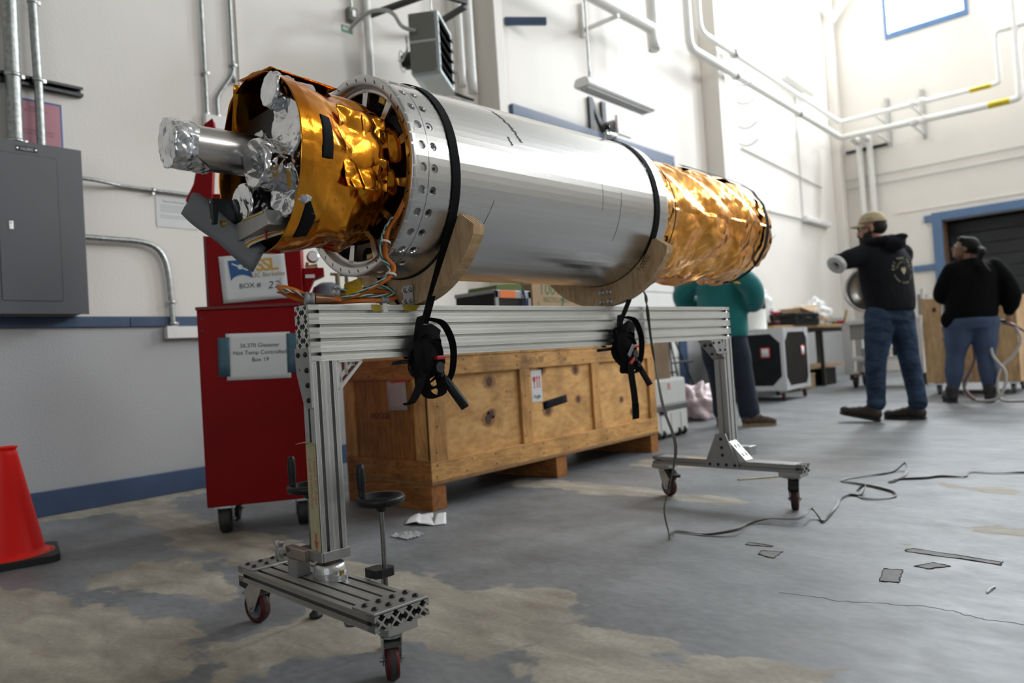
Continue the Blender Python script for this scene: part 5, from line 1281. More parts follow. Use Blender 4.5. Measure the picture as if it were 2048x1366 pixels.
print_text('handwriting', '28x87x30', .050, Q(cx1 + .0006, 3.16, .705), (0, 1, 0), (0, 0, 1), mat('pencil_grey', (.22, .12, .06), .8), cr, 'LEFT', shear=.2)
print_text('handwriting', '416#', .044, Q(cx1 + .0006, 3.50, .705), (0, 1, 0), (0, 0, 1), MATS['pencil_grey'], cr, 'LEFT', shear=.2)
for k in range(4): print_text('handwriting', ('1 1 1 1', 'IIII II', '1 E 1 1', '11 F 1')[k], .026, Q(cx1 - b_ + .0006, 3.055, .575 - .03 * k), (0, 1, 0), (0, 0, 1), MATS['pencil_grey'], cr)
sheet(cr, 'packing_list', .155, .16, Q(cx0 + .47, cy0 + .004, .585), (1, 0, .03), (-.03, 0, 1), m_=mat('packing_paper', (.42, .33, .30), .6, var=.15, vscale=20), n=4)
sheet(cr, 'red_pouch_edge', .15, .025, Q(cx0 + .50, cy0 + .003, .665), (1, 0, .03), (-.03, 0, 1), m_=frd, n=3)
# ------------------------------------------------------------------ things beyond the stand
card = mat('cardboard', (.40, .27, .15), .75, var=.10, vscale=6)
grnk = mat('green_print', (.03, .16, .09), .8)
# white shipping case behind the crate
wc = thing('shipping_case', 'white plastic shipping case with grey band and black wheels past the crate', 'case', (-3.34, 5.30, 0))
wcm = mat('white_case_plastic', (.66, .66, .64), .5, var=.05, vscale=8)
MB().span((-.28, -.34, .025), (.28, .34, .235)).build('case_base', wcm, wc, bevel=.02)
MB().span((-.28, -.34, .262), (.28, .34, .49)).build('case_lid', wcm, wc, bevel=.025)
MB().span((-.288, -.348, .226), (.288, .348, .270)).build('band', mat('grey_band', (.16, .16, .16), .4, .4), wc, bevel=.006)
MB().span((.284, -.13, .20), (.295, -.03, .228)).build('latch', plast, wc, bevel=.003)
for y in (-.17, -.08, .17, .26): MB().lathe([(.0001, -.014), (.03, -.014), (.036, -.008), (.036, .008), (.03, .014), (.0001, .014)], (.268, y, .040), (0, 1, 0), n=20).build('wheel', rubber, wc)
for y in (-.235, -.11, .06, .215): MB().span((.279, y - .008, .045), (.287, y + .008, .20)).build('rib', wcm, wc, bevel=.003)
fl_ = MB().span((.2805, .02, .36), (.2815, .075, .455)).build('fragile_label', paperw, wc)
MB().span((.2816, .028, .40), (.2822, .042, .45)).build('red_mark', frd, fl_); MB().span((.2816, .052, .39), (.2822, .066, .45)).build('red_mark', frd, fl_)
# brown foam-edged box standing on the case
bb = thing('cardboard_box', 'plain brown cardboard box standing on the white shipping case', 'box', (-3.30, 5.22, .49))
MB().span((-.20, -.25, 0), (.22, .21, .31)).build('body', mat('brown_kraft', (.24, .165, .10), .8, var=.25, vscale=5), bb, bevel=.004)
MB().box((.02, -.02, .312), (.06, .44, .002)).build('packing_tape', mat('packing_tape', (.42, .33, .22), .3), bb)
# cartons on the crate lid
c1 = thing('carton', 'cardboard carton with green print lying on the wooden crate', 'carton', (-3.26, 4.05, .788))
MB().span((-.18, -.36, 0), (.18, .36, .44)).build('body', card, c1, bevel=.005)
print_text('print', '100%', .12, (.181, -.16, .365), (0, 1, 0), (0, 0, 1), grnk, c1, shear=.1)
MB().lathe([(.135, 0), (.147, 0), (.147, .001)], (.1805, -.17, .36), (1, 0, 0), n=24, a0=.3, a1=5.6).build('print_ring', grnk, c1)
print_text('print', 'RECYCLABLE', .05, (.181, -.10, .315), (0, 1, 0), (0, 0, 1), grnk, c1)
MB().span((.1803, .19, .0), (.181, .225, .42)).build('orange_stripe', mat('orange_print', (.50, .13, .05), .8), c1)
for k in range(4): MB().lathe([(.035 + .012 * k, 0), (.043 + .012 * k, 0), (.043 + .012 * k, .0008)], (.1805, .30, .36), (1, 0, 0), n=20, a0=.5 * k, a1=.5 * k + 3.6).build('print_ring', grnk, c1)
c2 = thing('equipment_case', 'grey edged black equipment box with an orange label on the crate', 'case', (-3.22, 3.46, .788))
MB().span((-.18, -.165, 0), (.17, .165, .37)).build('body', boltm, c2, bevel=.006)
eg = mat('grey_edge_metal', (.30, .31, .32), .4, .6)
for a_, b_ in (((.165, -.17, 0), (.178, -.14, .38)), ((.165, .14, 0), (.178, .17, .38)), ((.165, -.17, .33), (.178, .17, .38)), ((-.18, -.175, .36), (.17, -.165, .385))): MB().span(a_, b_).build('edge_strip', eg, c2, bevel=.003)
MB().span((.1785, -.13, .332), (.180, .02, .378)).build('orange_label', mat('orange_label', (.75, .16, .01), .6), c2)
MB().tube(spline([(.18, .09, .40), (.19, .10, .3), (.185, .09, .1), (.18, .10, .0)], 5), .006, 8).build('blue_cord', mat('blue_cord', (.01, .04, .2), .5), c2)
MB().prism([(-.13, 0), (.13, 0), (.10, .05), (-.12, .03)], (-.1, 0, .385), (0, 1, 0), (0, 0, 1), (.25, 0, 0)).build('green_pouch', mat('olive_fabric', (.11, .15, .03), .8), c2, bevel=.01)
# papers on the wall by the door, black folding frame, blue post behind
wp = thing('document_sheets', 'large printed sheets pinned on the wall behind the teal sweatshirt', 'notice', (XL + .012, 9.45, 1.45))
MB().span((0, -.42, -.30), (.004, .42, .45)).build('sheet', paperw, wp)
for k in range(16): MB().span((.0042, -.36 + .38 * (k % 2), .36 - .075 * (k // 2)), (.0046, -.04 + .38 * (k % 2), .385 - .075 * (k // 2))).build('text_line', mat('pale_ink', (.42, .42, .44), .8), wp)
tr = thing('folding_frame', 'black folding metal frame standing by the blue door post', 'frame', (-4.62, 8.30, 0))
for a_, b_ in (((-.1, -.35, 0), (-.1, -.02, 1.05)), ((-.1, .3, 0), (-.1, -.0, 1.05)), ((.15, -.35, 0), (-.08, -.02, 1.05)), ((.15, .3, 0), (-.08, 0, 1.05)), ((-.1, -.22, .42), (-.1, .19, .42)), ((.1, -.30, .55), (.1, .24, .55))): MB().cyl(a_, b_, .013, n=8).build('tube', blackm, tr)
pg = thing('plastic_bag', 'crumpled pink and white plastic bag on the floor behind the white case', 'bag', (-3.55, 6.75, 0))
bagm = mat('white_plastic_film', (.78, .78, .77), .3, var=.1, vscale=10, bump=.4, bscale=18, bdist=.03)
def bag(parent, c, r_, m_, seed, name='film', nu=40, nv=24):
    c = V(c)
    def fn(u, v):
        a, ph = u * 2 * pi, pi * v
        d = V((sin(ph) * cos(a), sin(ph) * sin(a), cos(ph)))
        k = 1 + .8 * crumple(d * .4 + V((seed, seed, 0)), 5, 12, .5, .2) - .12
        p = V((d.x * r_[0], d.y * r_[1], d.z * r_[2])) * k
        if p.z < -r_[2] * .8: p.z = -r_[2] * .8
        return c + p
    return MB().grid(fn, nu, nv, True, wrap=True).build(name, m_, parent)
bag(pg, (0, 0, .15), (.20, .26, .19), mat('pink_white_film', (.72, .55, .57), .4, var=.3, vscale=9, bump=.3, bscale=18, bdist=.03), 3)
# black panel cart with silver frame
bc = thing('panel_cart', 'black panelled cart with silver corner frame and red stickers', 'cart', (-3.42, 8.78, 0))
bp = mat('black_panel', (.010, .012, .015), .6, spec=.2, var=.5, vscale=7)
bpd = mat('dark_brown_panel', (.013, .010, .008), .6, spec=.2, var=.4, vscale=7)
sf = mat('silver_frame', (.62, .63, .64), .4, .3, var=.06, vscale=20)
W_, D_, z0, z1 = .92, .82, .13, .89
MB().span((-W_ + .02, .02, z0 + .02), (-.02, D_ - .02, z1 - .03)).build('inner_box', bpd, bc)
MB().span((-W_ + .03, .008, z0 + .03), (-.03, .02, z1 - .03)).build('front_panel', bp, bc); MB().span((-.02, .03, z0 + .03), (-.008, D_ - .03, z1 - .03)).build('side_panel', bpd, bc)
for a_, b_ in (((-.045, 0, z0), (0, .045, z1)), ((-W_, 0, z0), (-W_ + .045, .045, z1)), ((-.045, D_ - .045, z0), (0, D_, z1)), ((-W_, D_ - .045, z0), (-W_ + .045, D_, z1)),
               ((-W_ + .045, 0, z0), (-.045, .045, z0 + .06)), ((-W_ + .045, 0, z1 - .06), (-.045, .045, z1)), ((-.045, .045, z0), (0, D_ - .045, z0 + .05)), ((-.045, .045, z1 - .05), (0, D_ - .045, z1))): MB().span(a_, b_).build('frame_rail', sf, bc, bevel=.004)
MB().span((-W_, 0, z1 - .01), (0, D_, z1 + .004)).build('top_sheet', white, bc)
for zz, s_ in ((z0, 1), (z1, -1)):
    for x in (-.0, -W_):
        sg_ = -1 if x == 0 else 1
        MB().prism([(x, zz), (x + sg_ * .16, zz), (x + sg_ * .16, zz + s_ * .06), (x + sg_ * .05, zz + s_ * .17), (x, zz + s_ * .17)], (0, -.004, 0), (1, 0, 0), (0, 0, 1), (0, .005, 0)).build('corner_gusset', sf, bc)
    for y, sg_ in ((0, 1), (D_, -1)):
        MB().prism([(y, zz), (y + sg_ * .14, zz), (y + sg_ * .14, zz + s_ * .05), (y + sg_ * .05, zz + s_ * .15), (y, zz + s_ * .15)], (-.001, 0, 0), (0, 1, 0), (0, 0, 1), (.005, 0, 0)).build('corner_gusset', sf, bc)
for p, u_, nrm in (((-.23, -.001, .60), (1, 0, 0), (0, -1, 0)), ((.001 - .009, .62, .60), (0, 1, 0), (1, 0, 0))):
    st_ = sheet(bc, 'red_sticker', .12, .13, V(p) + V(nrm) * -.004 + V(nrm) * .01, u_, (0, 0, 1), m_=frd, n=2)
    sheet(st_, 'white_field', .09, .10, V(p) + V(nrm) * .0085, u_, (0, 0, 1), m_=paperw, n=2)
for x in (-.06, -W_ + .06):
    for y in (.06, D_ - .06):
        k_ = MB().span((x - .04, y - .04, .122), (x + .04, y + .04, .13))
        for s_ in (-.024, .024): k_.prism([(-.03, .125), (.03, .125), (.012, .05), (-.012, .05)], (x + s_, y, 0), (0, 1, 0), (0, 0, 1), (.003, 0, 0))
        k_ = k_.build('caster', zinc, bc)
        MB().lathe([(.0001, -.018), (.04, -.018), (.05, -.012), (.05, .012), (.04, .018), (.0001, .018)], (x, y, .05), (1, .15, 0), n=22).build('wheel', tire, k_)
# white drum with black and yellow band on that cart
jg = thing('white_drum', 'tall white drum with a black and yellow band on the black cart', 'drum', (-3.90, 9.15, .894))
drm = mat('white_drum_plastic', (.82, .82, .80), .4)
MB().lathe([(.0001, .0), (.126, .0), (.130, .01), (.128, .40), (.122, .43), (.10, .455), (.05, .46), (.0001, .46)], n=32).build('body', drm, jg)
MB().lathe([(.1305, .265), (.1325, .27), (.1325, .33), (.1305, .335)], n=32).build('black_band', boltm, jg)
MB().lathe([(.1302, .335), (.1328, .337), (.1328, .352), (.1302, .354)], n=32).build('yellow_band', ytape, jg)
MB().lathe([(.0001, .0), (.045, .0), (.05, .02), (.045, .10), (.03, .12), (.0001, .12)], (.02, 0, .46), n=16).box((.045, 0, .53), (.10, .04, .03)).build('spout', plast, jg)
MB().tube(spline([(.08, 0, .53), (.12, 0, .48), (.135, 0, .40), (.132, 0, .30)], 5), .004, 6).build('lanyard', blackm, jg)
# workbench and the things on it
wb_ = thing('workbench', 'long wooden topped workbench with dark steel legs by the wall', 'workbench', (-4.18, 11.35, 0))
bw = mat('bench_wood', (.40, .25, .12), .55, var=.25, vscale=4, stretch=(5, .6, 5))
MB().span((-.32, -1.75, .90), (.33, 1.75, .945)).build('top', bw, wb_, bevel=.004)
dkl = mat('bench_steel', (.06, .062, .055), .5, .4)
for y in (-1.6, .2, 1.55):
    for x in (-.25, .27): MB().span((x - .025, y - .025, 0), (x + .025, y + .025, .90)).build('leg', dkl, wb_, bevel=.003)
    MB().span((-.25, y - .02, .84), (.27, y + .02, .90)).build('cross_bar', dkl, wb_)
MB().span((-.25, -1.6, .86), (.29, 1.55, .90)).build('apron', dkl, wb_); MB().span((-.27, -1.6, .28), (.25, 1.55, .31)).build('lower_shelf', bw, wb_)
MB().cyl((.27, 1.2, .88), (.27, 1.55, .45), .014, n=8).build('diagonal_brace', dkl, wb_)
clr = mat('clear_bubble_film', (.80, .80, .78), .25, var=.15, vscale=14, bump=.5, bscale=22, bdist=.03)
for i, (y, z, r_, lab) in enumerate(((9.80, .945, (.20, .24, .19), 'low heap of clear packing film at the near end of the bench'), (10.36, .945, (.15, .30, .30), 'tall heap of clear packing film behind the red drill'), (12.42, .945, (.22, .30, .24), 'heap of clear packing film beside the open cardboard box'))):
    g_ = thing('packing_film', lab, 'packing film', (-4.28 if i != 1 else -4.33, y, z), 0, 'clear packing film on the bench')
    bag(g_, (0, 0, r_[2] * .8), r_, clr, 5 + i)
dl = thing('cordless_drill', 'red and black cordless drill standing on the bench', 'drill', (-3.93, 9.88, .945), rad(65))
rdp = mat('drill_red', (.25, .012, .012), .4)
MB().span((-.04, -.035, 0), (.045, .035, .055)).build('battery', plast, dl, bevel=.006)
MB().prism([(-.025, .055), (.03, .055), (.022, .15), (-.022, .15)], (0, -.018, 0), (1, 0, 0), (0, 0, 1), (0, .036, 0)).build('grip', plast, dl, bevel=.006)
MB().cyl((-.06, 0, .18), (.06, 0, .18), .034, n=16).build('body', rdp, dl); MB().cyl((.06, 0, .18), (.085, 0, .18), .028, .022, n=16).cyl((.085, 0, .18), (.12, 0, .18), .022, .010, n=16).build('chuck', plast, dl)
MB().span((-.03, -.03, .055), (.04, .03, .07)).build('base_trim', rdp, dl, bevel=.003)
tb = thing('tool_case', 'black plastic tool case lying on the bench', 'case', (-4.02, 10.80, .945))
MB().span((-.2, -.48, 0), (.2, .48, .11)).build('case_base', plast, tb, bevel=.012); MB().span((-.2, -.48, .114), (.2, .48, .18)).build('case_lid', plast, tb, bevel=.012)
for y in (-.28, .28): MB().span((.2, y - .04, .085), (.212, y + .04, .14)).build('latch', boltm, tb, bevel=.003)
MB().tube([(.2, -.10, .10), (.225, -.09, .10), (.225, .09, .10), (.2, .10, .10)], .009, 8).build('handle', plast, tb)
ob = thing('open_box', 'open cardboard box on the bench behind the black tool case', 'box', (-4.30, 11.62, .945))
for a_, b_ in (((-.19, -.28, 0), (.19, .28, .006)), ((-.19, -.28, 0), (-.185, .28, .28)), ((.185, -.28, 0), (.19, .28, .28)), ((-.19, -.28, 0), (.19, -.275, .28)), ((-.19, .275, 0), (.19, .28, .28))): MB().span(a_, b_).build('panel', card, ob)
MB().box((.0, .37, .30), (.37, .20, .005), R=Matrix.Rotation(rad(20), 3, 'X')).build('flap', card, ob); MB().box((.26, 0, .25), (.17, .54, .005), R=Matrix.Rotation(rad(25), 3, 'Y')).build('flap', card, ob)
cl_ = thing('cable_tangle', 'tangle of dark cables at the far end of the bench', 'cables', (-4.0, 12.75, .945))
random.seed(11)
for k in range(5): MB().tube(spline([(random.uniform(-.12, .12), random.uniform(-.3, .3), random.uniform(.008, .06)) for _ in range(7)], 6), .007, 6).build('cable', blackm if k % 2 else wcol['y'], cl_)
# storage under the bench
for i, (y, s_, m_, lab) in enumerate(((11.9, (.4, .5, .26), bpd, 'dark box on the floor under the far end of the bench'), (10.9, (.4, .6, .22), card, 'brown box on the floor under the middle of the bench'))):
    g_ = thing('storage_box', lab, 'box', (-4.12, y, 0)); MB().span((-s_[0] / 2, -s_[1] / 2, 0), (s_[0] / 2, s_[1] / 2, s_[2])).build('body', m_, g_, bevel=.006); MB().span((-s_[0] / 2 - .005, -s_[1] / 2 - .005, s_[2] - .03), (s_[0] / 2 + .005, s_[1] / 2 + .005, s_[2] + .004)).build('lid', m_, g_, bevel=.004)
# white pedestal cart with round vessel
pc = thing('vessel_cart', 'white steel cart on red casters carrying a round metal vessel', 'cart', (-2.9, 11.0, 0))
wm = mat('white_cart_enamel', (.66, .66, .66), .45, var=.06, vscale=6)
lg = mat('light_grey_panel', (.30, .29, .275), .5)
for x in (-.46, .46):
    for y in (.0, .55): MB().span((x - .05, y - .05, .19), (x + .05, y + .05, .92)).build('leg', wm, pc, bevel=.005)
MB().span((-.52, -.06, .90), (.52, .62, .96)).build('top', wm, pc, bevel=.006); MB().span((-.42, -.02, .68), (.42, .0, .90)).build('apron', lg, pc); MB().span((-.46, -.03, .38), (.46, .58, .43)).build('shelf', wm, pc, bevel=.004)
for k in range(5): MB().cyl((-.30 + .14 * k, .2, .43), (-.30 + .14 * k, .2, .55 + .05 * (k % 3)), .05, n=12).build('shelf_canister', (zinc, blackm, lg, blackm, zinc)[k], pc)
for x in (-.40, .40):
    for y in (.05, .50):
        k_ = MB().span((x - .06, y - .05, .165), (x + .06, y + .05, .19))
        for s_ in (-.035, .035): k_.prism([(-.04, .17), (.04, .17), (.015, .07), (-.015, .07)], (x + s_, y, 0), (0, 1, 0), (0, 0, 1), (.004, 0, 0))
        k_ = k_.build('caster', mat('dark_red_fork', (.16, .012, .015), .45), pc)
        MB().lathe([(.0001, -.026), (.06, -.026), (.078, -.018), (.078, .018), (.06, .026), (.0001, .026)], (x, y, .078), (1, 0, 0), n=24).build('wheel', rubber, k_)
MB().span((-.56, -.07, .93), (-.46, 0, .97)).build('red_bumper', frd, pc)
for s_ in (-1, 1): MB().prism([(-.30, .96), (.30, .96), (.20, 1.10), (-.20, 1.10)], (0, .1 + .3 * (s_ + 1) / 2, 0), (1, 0, 0), (0, 0, 1), (0, .05, 0)).build('saddle', wm, pc, bevel=.004)
ve = MB().lathe([(.30, .55), (.315, .5), (.315, .03), (.335, .03), (.335, 0), (.30, 0), (.295, .04), (.29, .2), (.0001, .24)], (-.13, 0, 1.385), (0, 1, 0), n=48).build('vessel', mat('vessel_steel', (.55, .54, .52), .35, 1, var=.2, vscale=6), pc)
MB().lathe([(.14, .0), (.17, .0), (.18, .03), (.14, .05)], (-.10, .17, 1.42), (0, 1, 0), n=24, a0=0, a1=4.2).build('pipe_elbow', paperw, ve)
for k, (dx, dz, r_) in enumerate(((.05, .0, .05), (-.10, -.12, .04), (.08, -.18, .05), (-.02, .15, .035), (.14, .10, .04))): MB().lathe([(.0001, 0), (r_, 0), (r_, .06), (r_ * .5, .08)], (-.13 + dx, .20, 1.385 + dz), (0, -1, 0), n=14).build('port', (zinc, mat('bronze', (.3, .2, .1), .4, 1), paperw, blackm, zinc)[k], ve)
MB().cyl((-.48, .0, .96), (-.44, .0, 1.12), .014, n=8).build('yellow_strut', ytape, pc)
MB().span((.45, .10, .50), (.55, .25, 1.25)).build('upright', lg, pc, bevel=.004); MB().span((.40, .0, .60), (.60, .2, .86)).build('control_box', mat('slate_box', (.14, .13, .13), .5), pc, bevel=.004); MB().cyl((.53, .05, .86), (.53, .05, 1.32), .025, n=12).build('pump_column', wm, pc); MB().cyl((.53, .05, 1.08), (.53, .05, 1.18), .0255, n=12).build('red_sleeve', frd, pc)
# plywood box on casters behind the woman
pbx = thing('plywood_box', 'pale plywood box on grey casters standing open behind the woman', 'box', (-1.6, 9.6, 0))
pp = woodmat('pale_plywood', (.36, .20, .085), (.60, .40, .21), 2.0, (3, 1, .4), 4, .15)
MB().span((-.47, -.06, .135), (.42, -.04, 1.115)).build('front_board', pp, pbx, bevel=.002)
MB().span((-.45, -.04, .15), (.43, .78, .17)).build('bottom_board', pp, pbx); MB().span((.42, -.055, .13), (.44, .82, 1.10)).build('side_board', pp, pbx, bevel=.002); MB().span((-.45, -.04, .17), (-.43, .8, 1.10)).build('side_board', pp, pbx); MB().span((-.45, .78, .17), (.43, .80, 1.10)).build('back_board', pp, pbx)
for x, z in ((-.34, .98), (-.12, .62), (.38, .78)): MB().prism([(.022 * cos(k * pi / 6), .030 * sin(k * pi / 6)) for k in range(12)], (x, -.0605, z), (1, 0, 0), (0, 0, 1), (0, -.0005, 0)).build('knot', knotm, pbx)
for x in (-.36, .36):
    for y in (.02, .70):
        k_ = MB().span((x - .05, y - .045, .125), (x + .05, y + .045, .135))
        for s_ in (-.026, .026): k_.prism([(-.035, .128), (.035, .128), (.012, .05), (-.012, .05)], (x + s_, y, 0), (0, 1, 0), (0, 0, 1), (.004, 0, 0))
        k_ = k_.build('caster', zinc, pbx)
        MB().lathe([(.0001, -.018), (.045, -.018), (.056, -.012), (.056, .012), (.045, .018), (.0001, .018)], (x, y, .056), (1, .1, 0), n=22).build('wheel', mat('grey_rubber', (.09, .09, .09), .55), k_)
# ------------------------------------------------------------------ cord and litter
cordm = mat('olive_flat_cord', (.085, .082, .068), .55)
cd = thing('flat_cord', 'olive grey flat cord dropping from the payload and snaking across the floor', 'cord', (0, 0, 0))
def S2W(x, y, z):
    c_, s_ = cos(SR), sin(SR)
    return V((SL[0] + c_ * x - s_ * y, SL[1] + s_ * x + c_ * y, z))
topc = [S2W(*PT(1.145, TR + .028, rad(70))), S2W(*PT(1.165, TR + .030, rad(72))), S2W(*PT(1.19, TR + .022, rad(78))), S2W(*PT(1.215, TR + .008, rad(95)))] + [S2W(*PT(1.225, .290, rad(a))) for a in (120, 145, 170, 195, 220, 245)] + [S2W(.0, TY + 1.30, 1.03), S2W(.045, TY + 1.33, .98), S2W(.055, TY + 1.33, .93), S2W(.056, TY + 1.335, .86), S2W(.060, TY + 1.34, .76)]
drop = [V((-1.555, 2.625, .66)), V((-1.53, 2.62, .50)), V((-1.475, 2.60, .35)), V((-1.49, 2.56, .20)), V((-1.505, 2.53, .11)), V((-1.475, 2.50, .03)), V((-1.46, 2.48, .004))]
flr = [(-1.46, 2.48), (-1.5, 2.56), (-1.5, 2.6), (-1.44, 2.61), (-1.36, 2.62), (-1.28, 2.69), (-1.3, 2.85), (-1.24, 2.91), (-1.13, 2.93), (-1.12, 3.01), (-1.13, 3.08), (-1.09, 3.05), (-1.06, 3.0), (-1.08, 3.15), (-1.11, 3.33), (-1.14, 3.46), (-1.13, 3.56), (-1.08, 3.57), (-1.09, 3.67), (-1.11, 3.60), (-1.03, 3.5), (-.95, 3.59), (-.97, 3.68), (-1.02, 3.74), (-1.1, 3.8), (-1.25, 3.88), (-1.27, 3.95), (-1.22, 4.05), (-1.15, 4.15), (-1.11, 4.25), (-1.08, 4.36), (-1.04, 4.19), (-1.04, 3.97), (-1.06, 3.96), (-1.03, 4.04), (-.93, 4.11), (-.88, 4.18), (-.78, 4.21), (-.78, 4.34), (-.67, 4.36), (-.53, 4.43), (-.3, 4.5), (.1, 4.7), (.7, 4.9)]
lift = {8: .02, 9: .035, 10: .03, 18: .03, 30: .03, 5: .012, 7: .012}
fl3_ = [V((x, y, .006 + lift.get(i, .0))) for i, (x, y) in enumerate(flr)]
whole = spline(topc + drop[:-1], 5) + spline(fl3_, 5)
wv = []
for i, p in enumerate(whole):
    t_ = whole[min(i + 1, len(whole) - 1)] - whole[max(i - 1, 0)]
    side_ = t_.cross(V((0, 0, 1)))
    side_ = side_.normalized() if side_.length > 1e-6 else V((1, 0, 0))
    a_ = .9 * sin(i * .21) + (.5 if i > 75 else 0)
    wv.append((side_ * cos(a_) + (V((0, 0, 1)) if abs(t_.normalized().z) < .7 else V((1, -.4, 0)).normalized()) * sin(a_)) * .012)
MB().ribbon(whole, wv, .0028).build('cord', cordm, cd)
pa = thing('folded_paper', 'folded white paper lying on the floor near the crate', 'paper', (-2.63, 2.29, 0))
def pfn(u, v): return V((-.13, -.02, .004)).lerp(V((-.04, -.12, .004)), v).lerp(V((-.10, .11, .004)).lerp(V((.11, -.07, .004)), v), u) + V((0, 0, .012 * abs(sin(u * pi * 1.0)) * (1 if u < .5 else .4) + .004 * noise.noise(V((u * 4, v * 4, 2)))))
po = MB().grid(pfn, 14, 10).build('sheet', paperw, pa); sm_ = po.modifiers.new('t', 'SOLIDIFY'); sm_.thickness = .001
po = MB().grid(lambda u, v: V((-.045, .085, .012)).lerp(V((-.015, .12, .014)), v).lerp(V((.10, -.075, .010)).lerp(V((.135, -.02, .010)), v), u) + V((0, 0, .006 * sin(u * 5))), 10, 4).build('fold', paperw, pa); sm_ = po.modifiers.new('t', 'SOLIDIFY'); sm_.thickness = .001
pl_ = thing('plastic_scrap', 'small crumpled clear plastic scrap on the floor in front of the folded paper', 'litter', (-2.485, 2.03, 0))
po = MB().grid(lambda u, v: V(((u - .5) * .12 + .02 * noise.noise(V((u * 3, v * 3, 1))), (v - .5) * .09, .004 + .02 * abs(noise.noise(V((u * 5, v * 5, 7)))))), 12, 10).build('film', mat('grey_film', (.5, .5, .5), .2, alpha=.8), pl_)
for i, (pts, lab) in enumerate((([(-.70, 2.74), (-.68, 2.77), (-.42, 2.73), (-.42, 2.69), (-.52, 2.71), (-.69, 2.72)], 'long strip of old tape residue stuck to the floor'), ([(-.63, 2.56), (-.59, 2.63), (-.54, 2.61), (-.59, 2.55)], 'pointed patch of tape residue just below the long strip'), ([(-.70, 2.49), (-.65, 2.5), (-.63, 2.37), (-.68, 2.36)], 'rectangular patch of tape residue nearest the camera'), ([(-1.1, 2.46), (-1.11, 2.51), (-1.04, 2.53), (-1.04, 2.44)], 'small square patch of tape residue below the cord'), ([(-1.19, 2.59), (-1.1, 2.59), (-1.1, 2.57), (-1.19, 2.56)], 'faint narrow strip of tape residue just under the cord'))):
    cxm, cym = sum(p[0] for p in pts) / len(pts), sum(p[1] for p in pts) / len(pts)
    g_ = thing('tape_residue', lab, 'tape residue', (cxm, cym, 0), 0, 'tape residue on the floor')
    pts = [(x - cxm, y - cym) for x, y in pts]
    MB().prism(pts, (0, 0, .0004), (1, 0, 0), (0, 1, 0), (0, 0, .0005)).build('film', mat('residue_film', (.155, .152, .14), .7, var=.3, vscale=30), g_)
    n_ = len(pts)
    for k in range(n_):
        a_, b_ = V((*pts[k], .001)), V((*pts[(k + 1) % n_], .001))
        q_ = [a_.lerp(b_, t / 6) + V((random.uniform(-.003, .003), random.uniform(-.003, .003), 0)) for t in range(7)]
        MB().tube(q_, [random.uniform(.0008, .0026) for _ in q_], 5).build('dirty_edge', mat('residue_dirt', (.05, .035, .022), .9), g_)
wsl = thing('wood_sliver', 'thin pale wood sliver lying under the far base of the stand', 'wood sliver', (-1.66, 3.86, 0), rad(45))
MB().prism([(-.14, -.012), (.12, -.004), (.13, .006), (-.02, .014), (-.15, .004)], (0, 0, .0), (1, 0, 0), (0, 1, 0), (0, 0, .006)).build('sliver', mat('pale_wood', (.42, .33, .2), .7, var=.3, vscale=40), wsl)
for x, y, lab in ((-.405, 2.42, 'small white paper curl on the floor at the right'),):
    g_ = thing('paper_curl', lab, 'litter', (x, y, 0)); MB().tube(spline([(-.004, -.03, .003), (.0, 0, .006), (.006, .035, .003)], 5), .0028, 6).build('curl', paperw, g_)
ck = thing('floor_crack', 'thin wandering crack in the grey floor coating', 'crack', (0, 0, 0)); ck['kind'] = 'structure'
del ck['category']; ck.name = 'trim_7'
random.seed(5)
cp = []
for (a, b) in zip([(-.89, 2.11), (-.81, 2.13), (-.72, 2.13), (-.63, 2.16), (-.52, 2.2), (-.46, 2.2), (-.39, 2.17), (-.3, 2.18)], [(-.81, 2.13), (-.72, 2.13), (-.63, 2.16), (-.52, 2.2), (-.46, 2.2), (-.39, 2.17), (-.3, 2.18), (-.05, 2.24)]):
    for t in range(6): cp.append((a[0] + (b[0] - a[0]) * t / 6 + random.uniform(-.004, .004), a[1] + (b[1] - a[1]) * t / 6 + random.uniform(-.006, .006), .0003))
MB().ribbon(cp, V((.0007, .0022, 0)), .0004).build('crack_line', mat('crack_dark', (.06, .058, .055), .9), ck)
# ------------------------------------------------------------------ people
def blob(mb, name, m_, parent, vox=.011, it=4, fac=.5):
    o = mb.build(name, m_, parent)
    r_ = o.modifiers.new('fuse', 'REMESH'); r_.mode = 'VOXEL'; r_.voxel_size = vox; r_.use_smooth_shade = True
    s_ = o.modifiers.new('soft', 'SMOOTH'); s_.iterations = it; s_.factor = fac
    return o
def limb(mb, pts, rs, n=14):
    P = [V(p) for p in pts]
    S_ = spline(P, 5); R_ = []
    for i in range(len(P) - 1):
        for k in range(5):
            t = k / 5; R_.append(rs[i] + (rs[i + 1] - rs[i]) * (t * t * (3 - 2 * t)))
    R_.append(rs[-1])
    mb.tube(S_, R_, n)
    mb.ell(P[0], (rs[0],) * 3, 12, 8); mb.ell(P[-1], (rs[-1],) * 3, 12, 8)
def loft(mb, secs, yaw, n=24):
    # secs: (x, y, z, half width across shoulders, half depth)
    vs, c_, s_ = [], cos(yaw), sin(yaw)
    for x, y, z, a, b in secs:
        for k in range(n):
            t = 2 * pi * k / n
            u, v = a * cos(t), b * sin(t)
            vs.append((x + u * c_ - v * s_, y + u * s_ + v * c_, z))
    m_ = len(secs)
    mb.add(vs, [(j * n + i, j * n + (i + 1) % n, (j + 1) * n + (i + 1) % n, (j + 1) * n + i) for j in range(m_ - 1) for i in range(n)], True)
    mb.add(vs[:n], [list(range(n))[::-1]]); mb.add(vs[-n:], [list(range(n))])
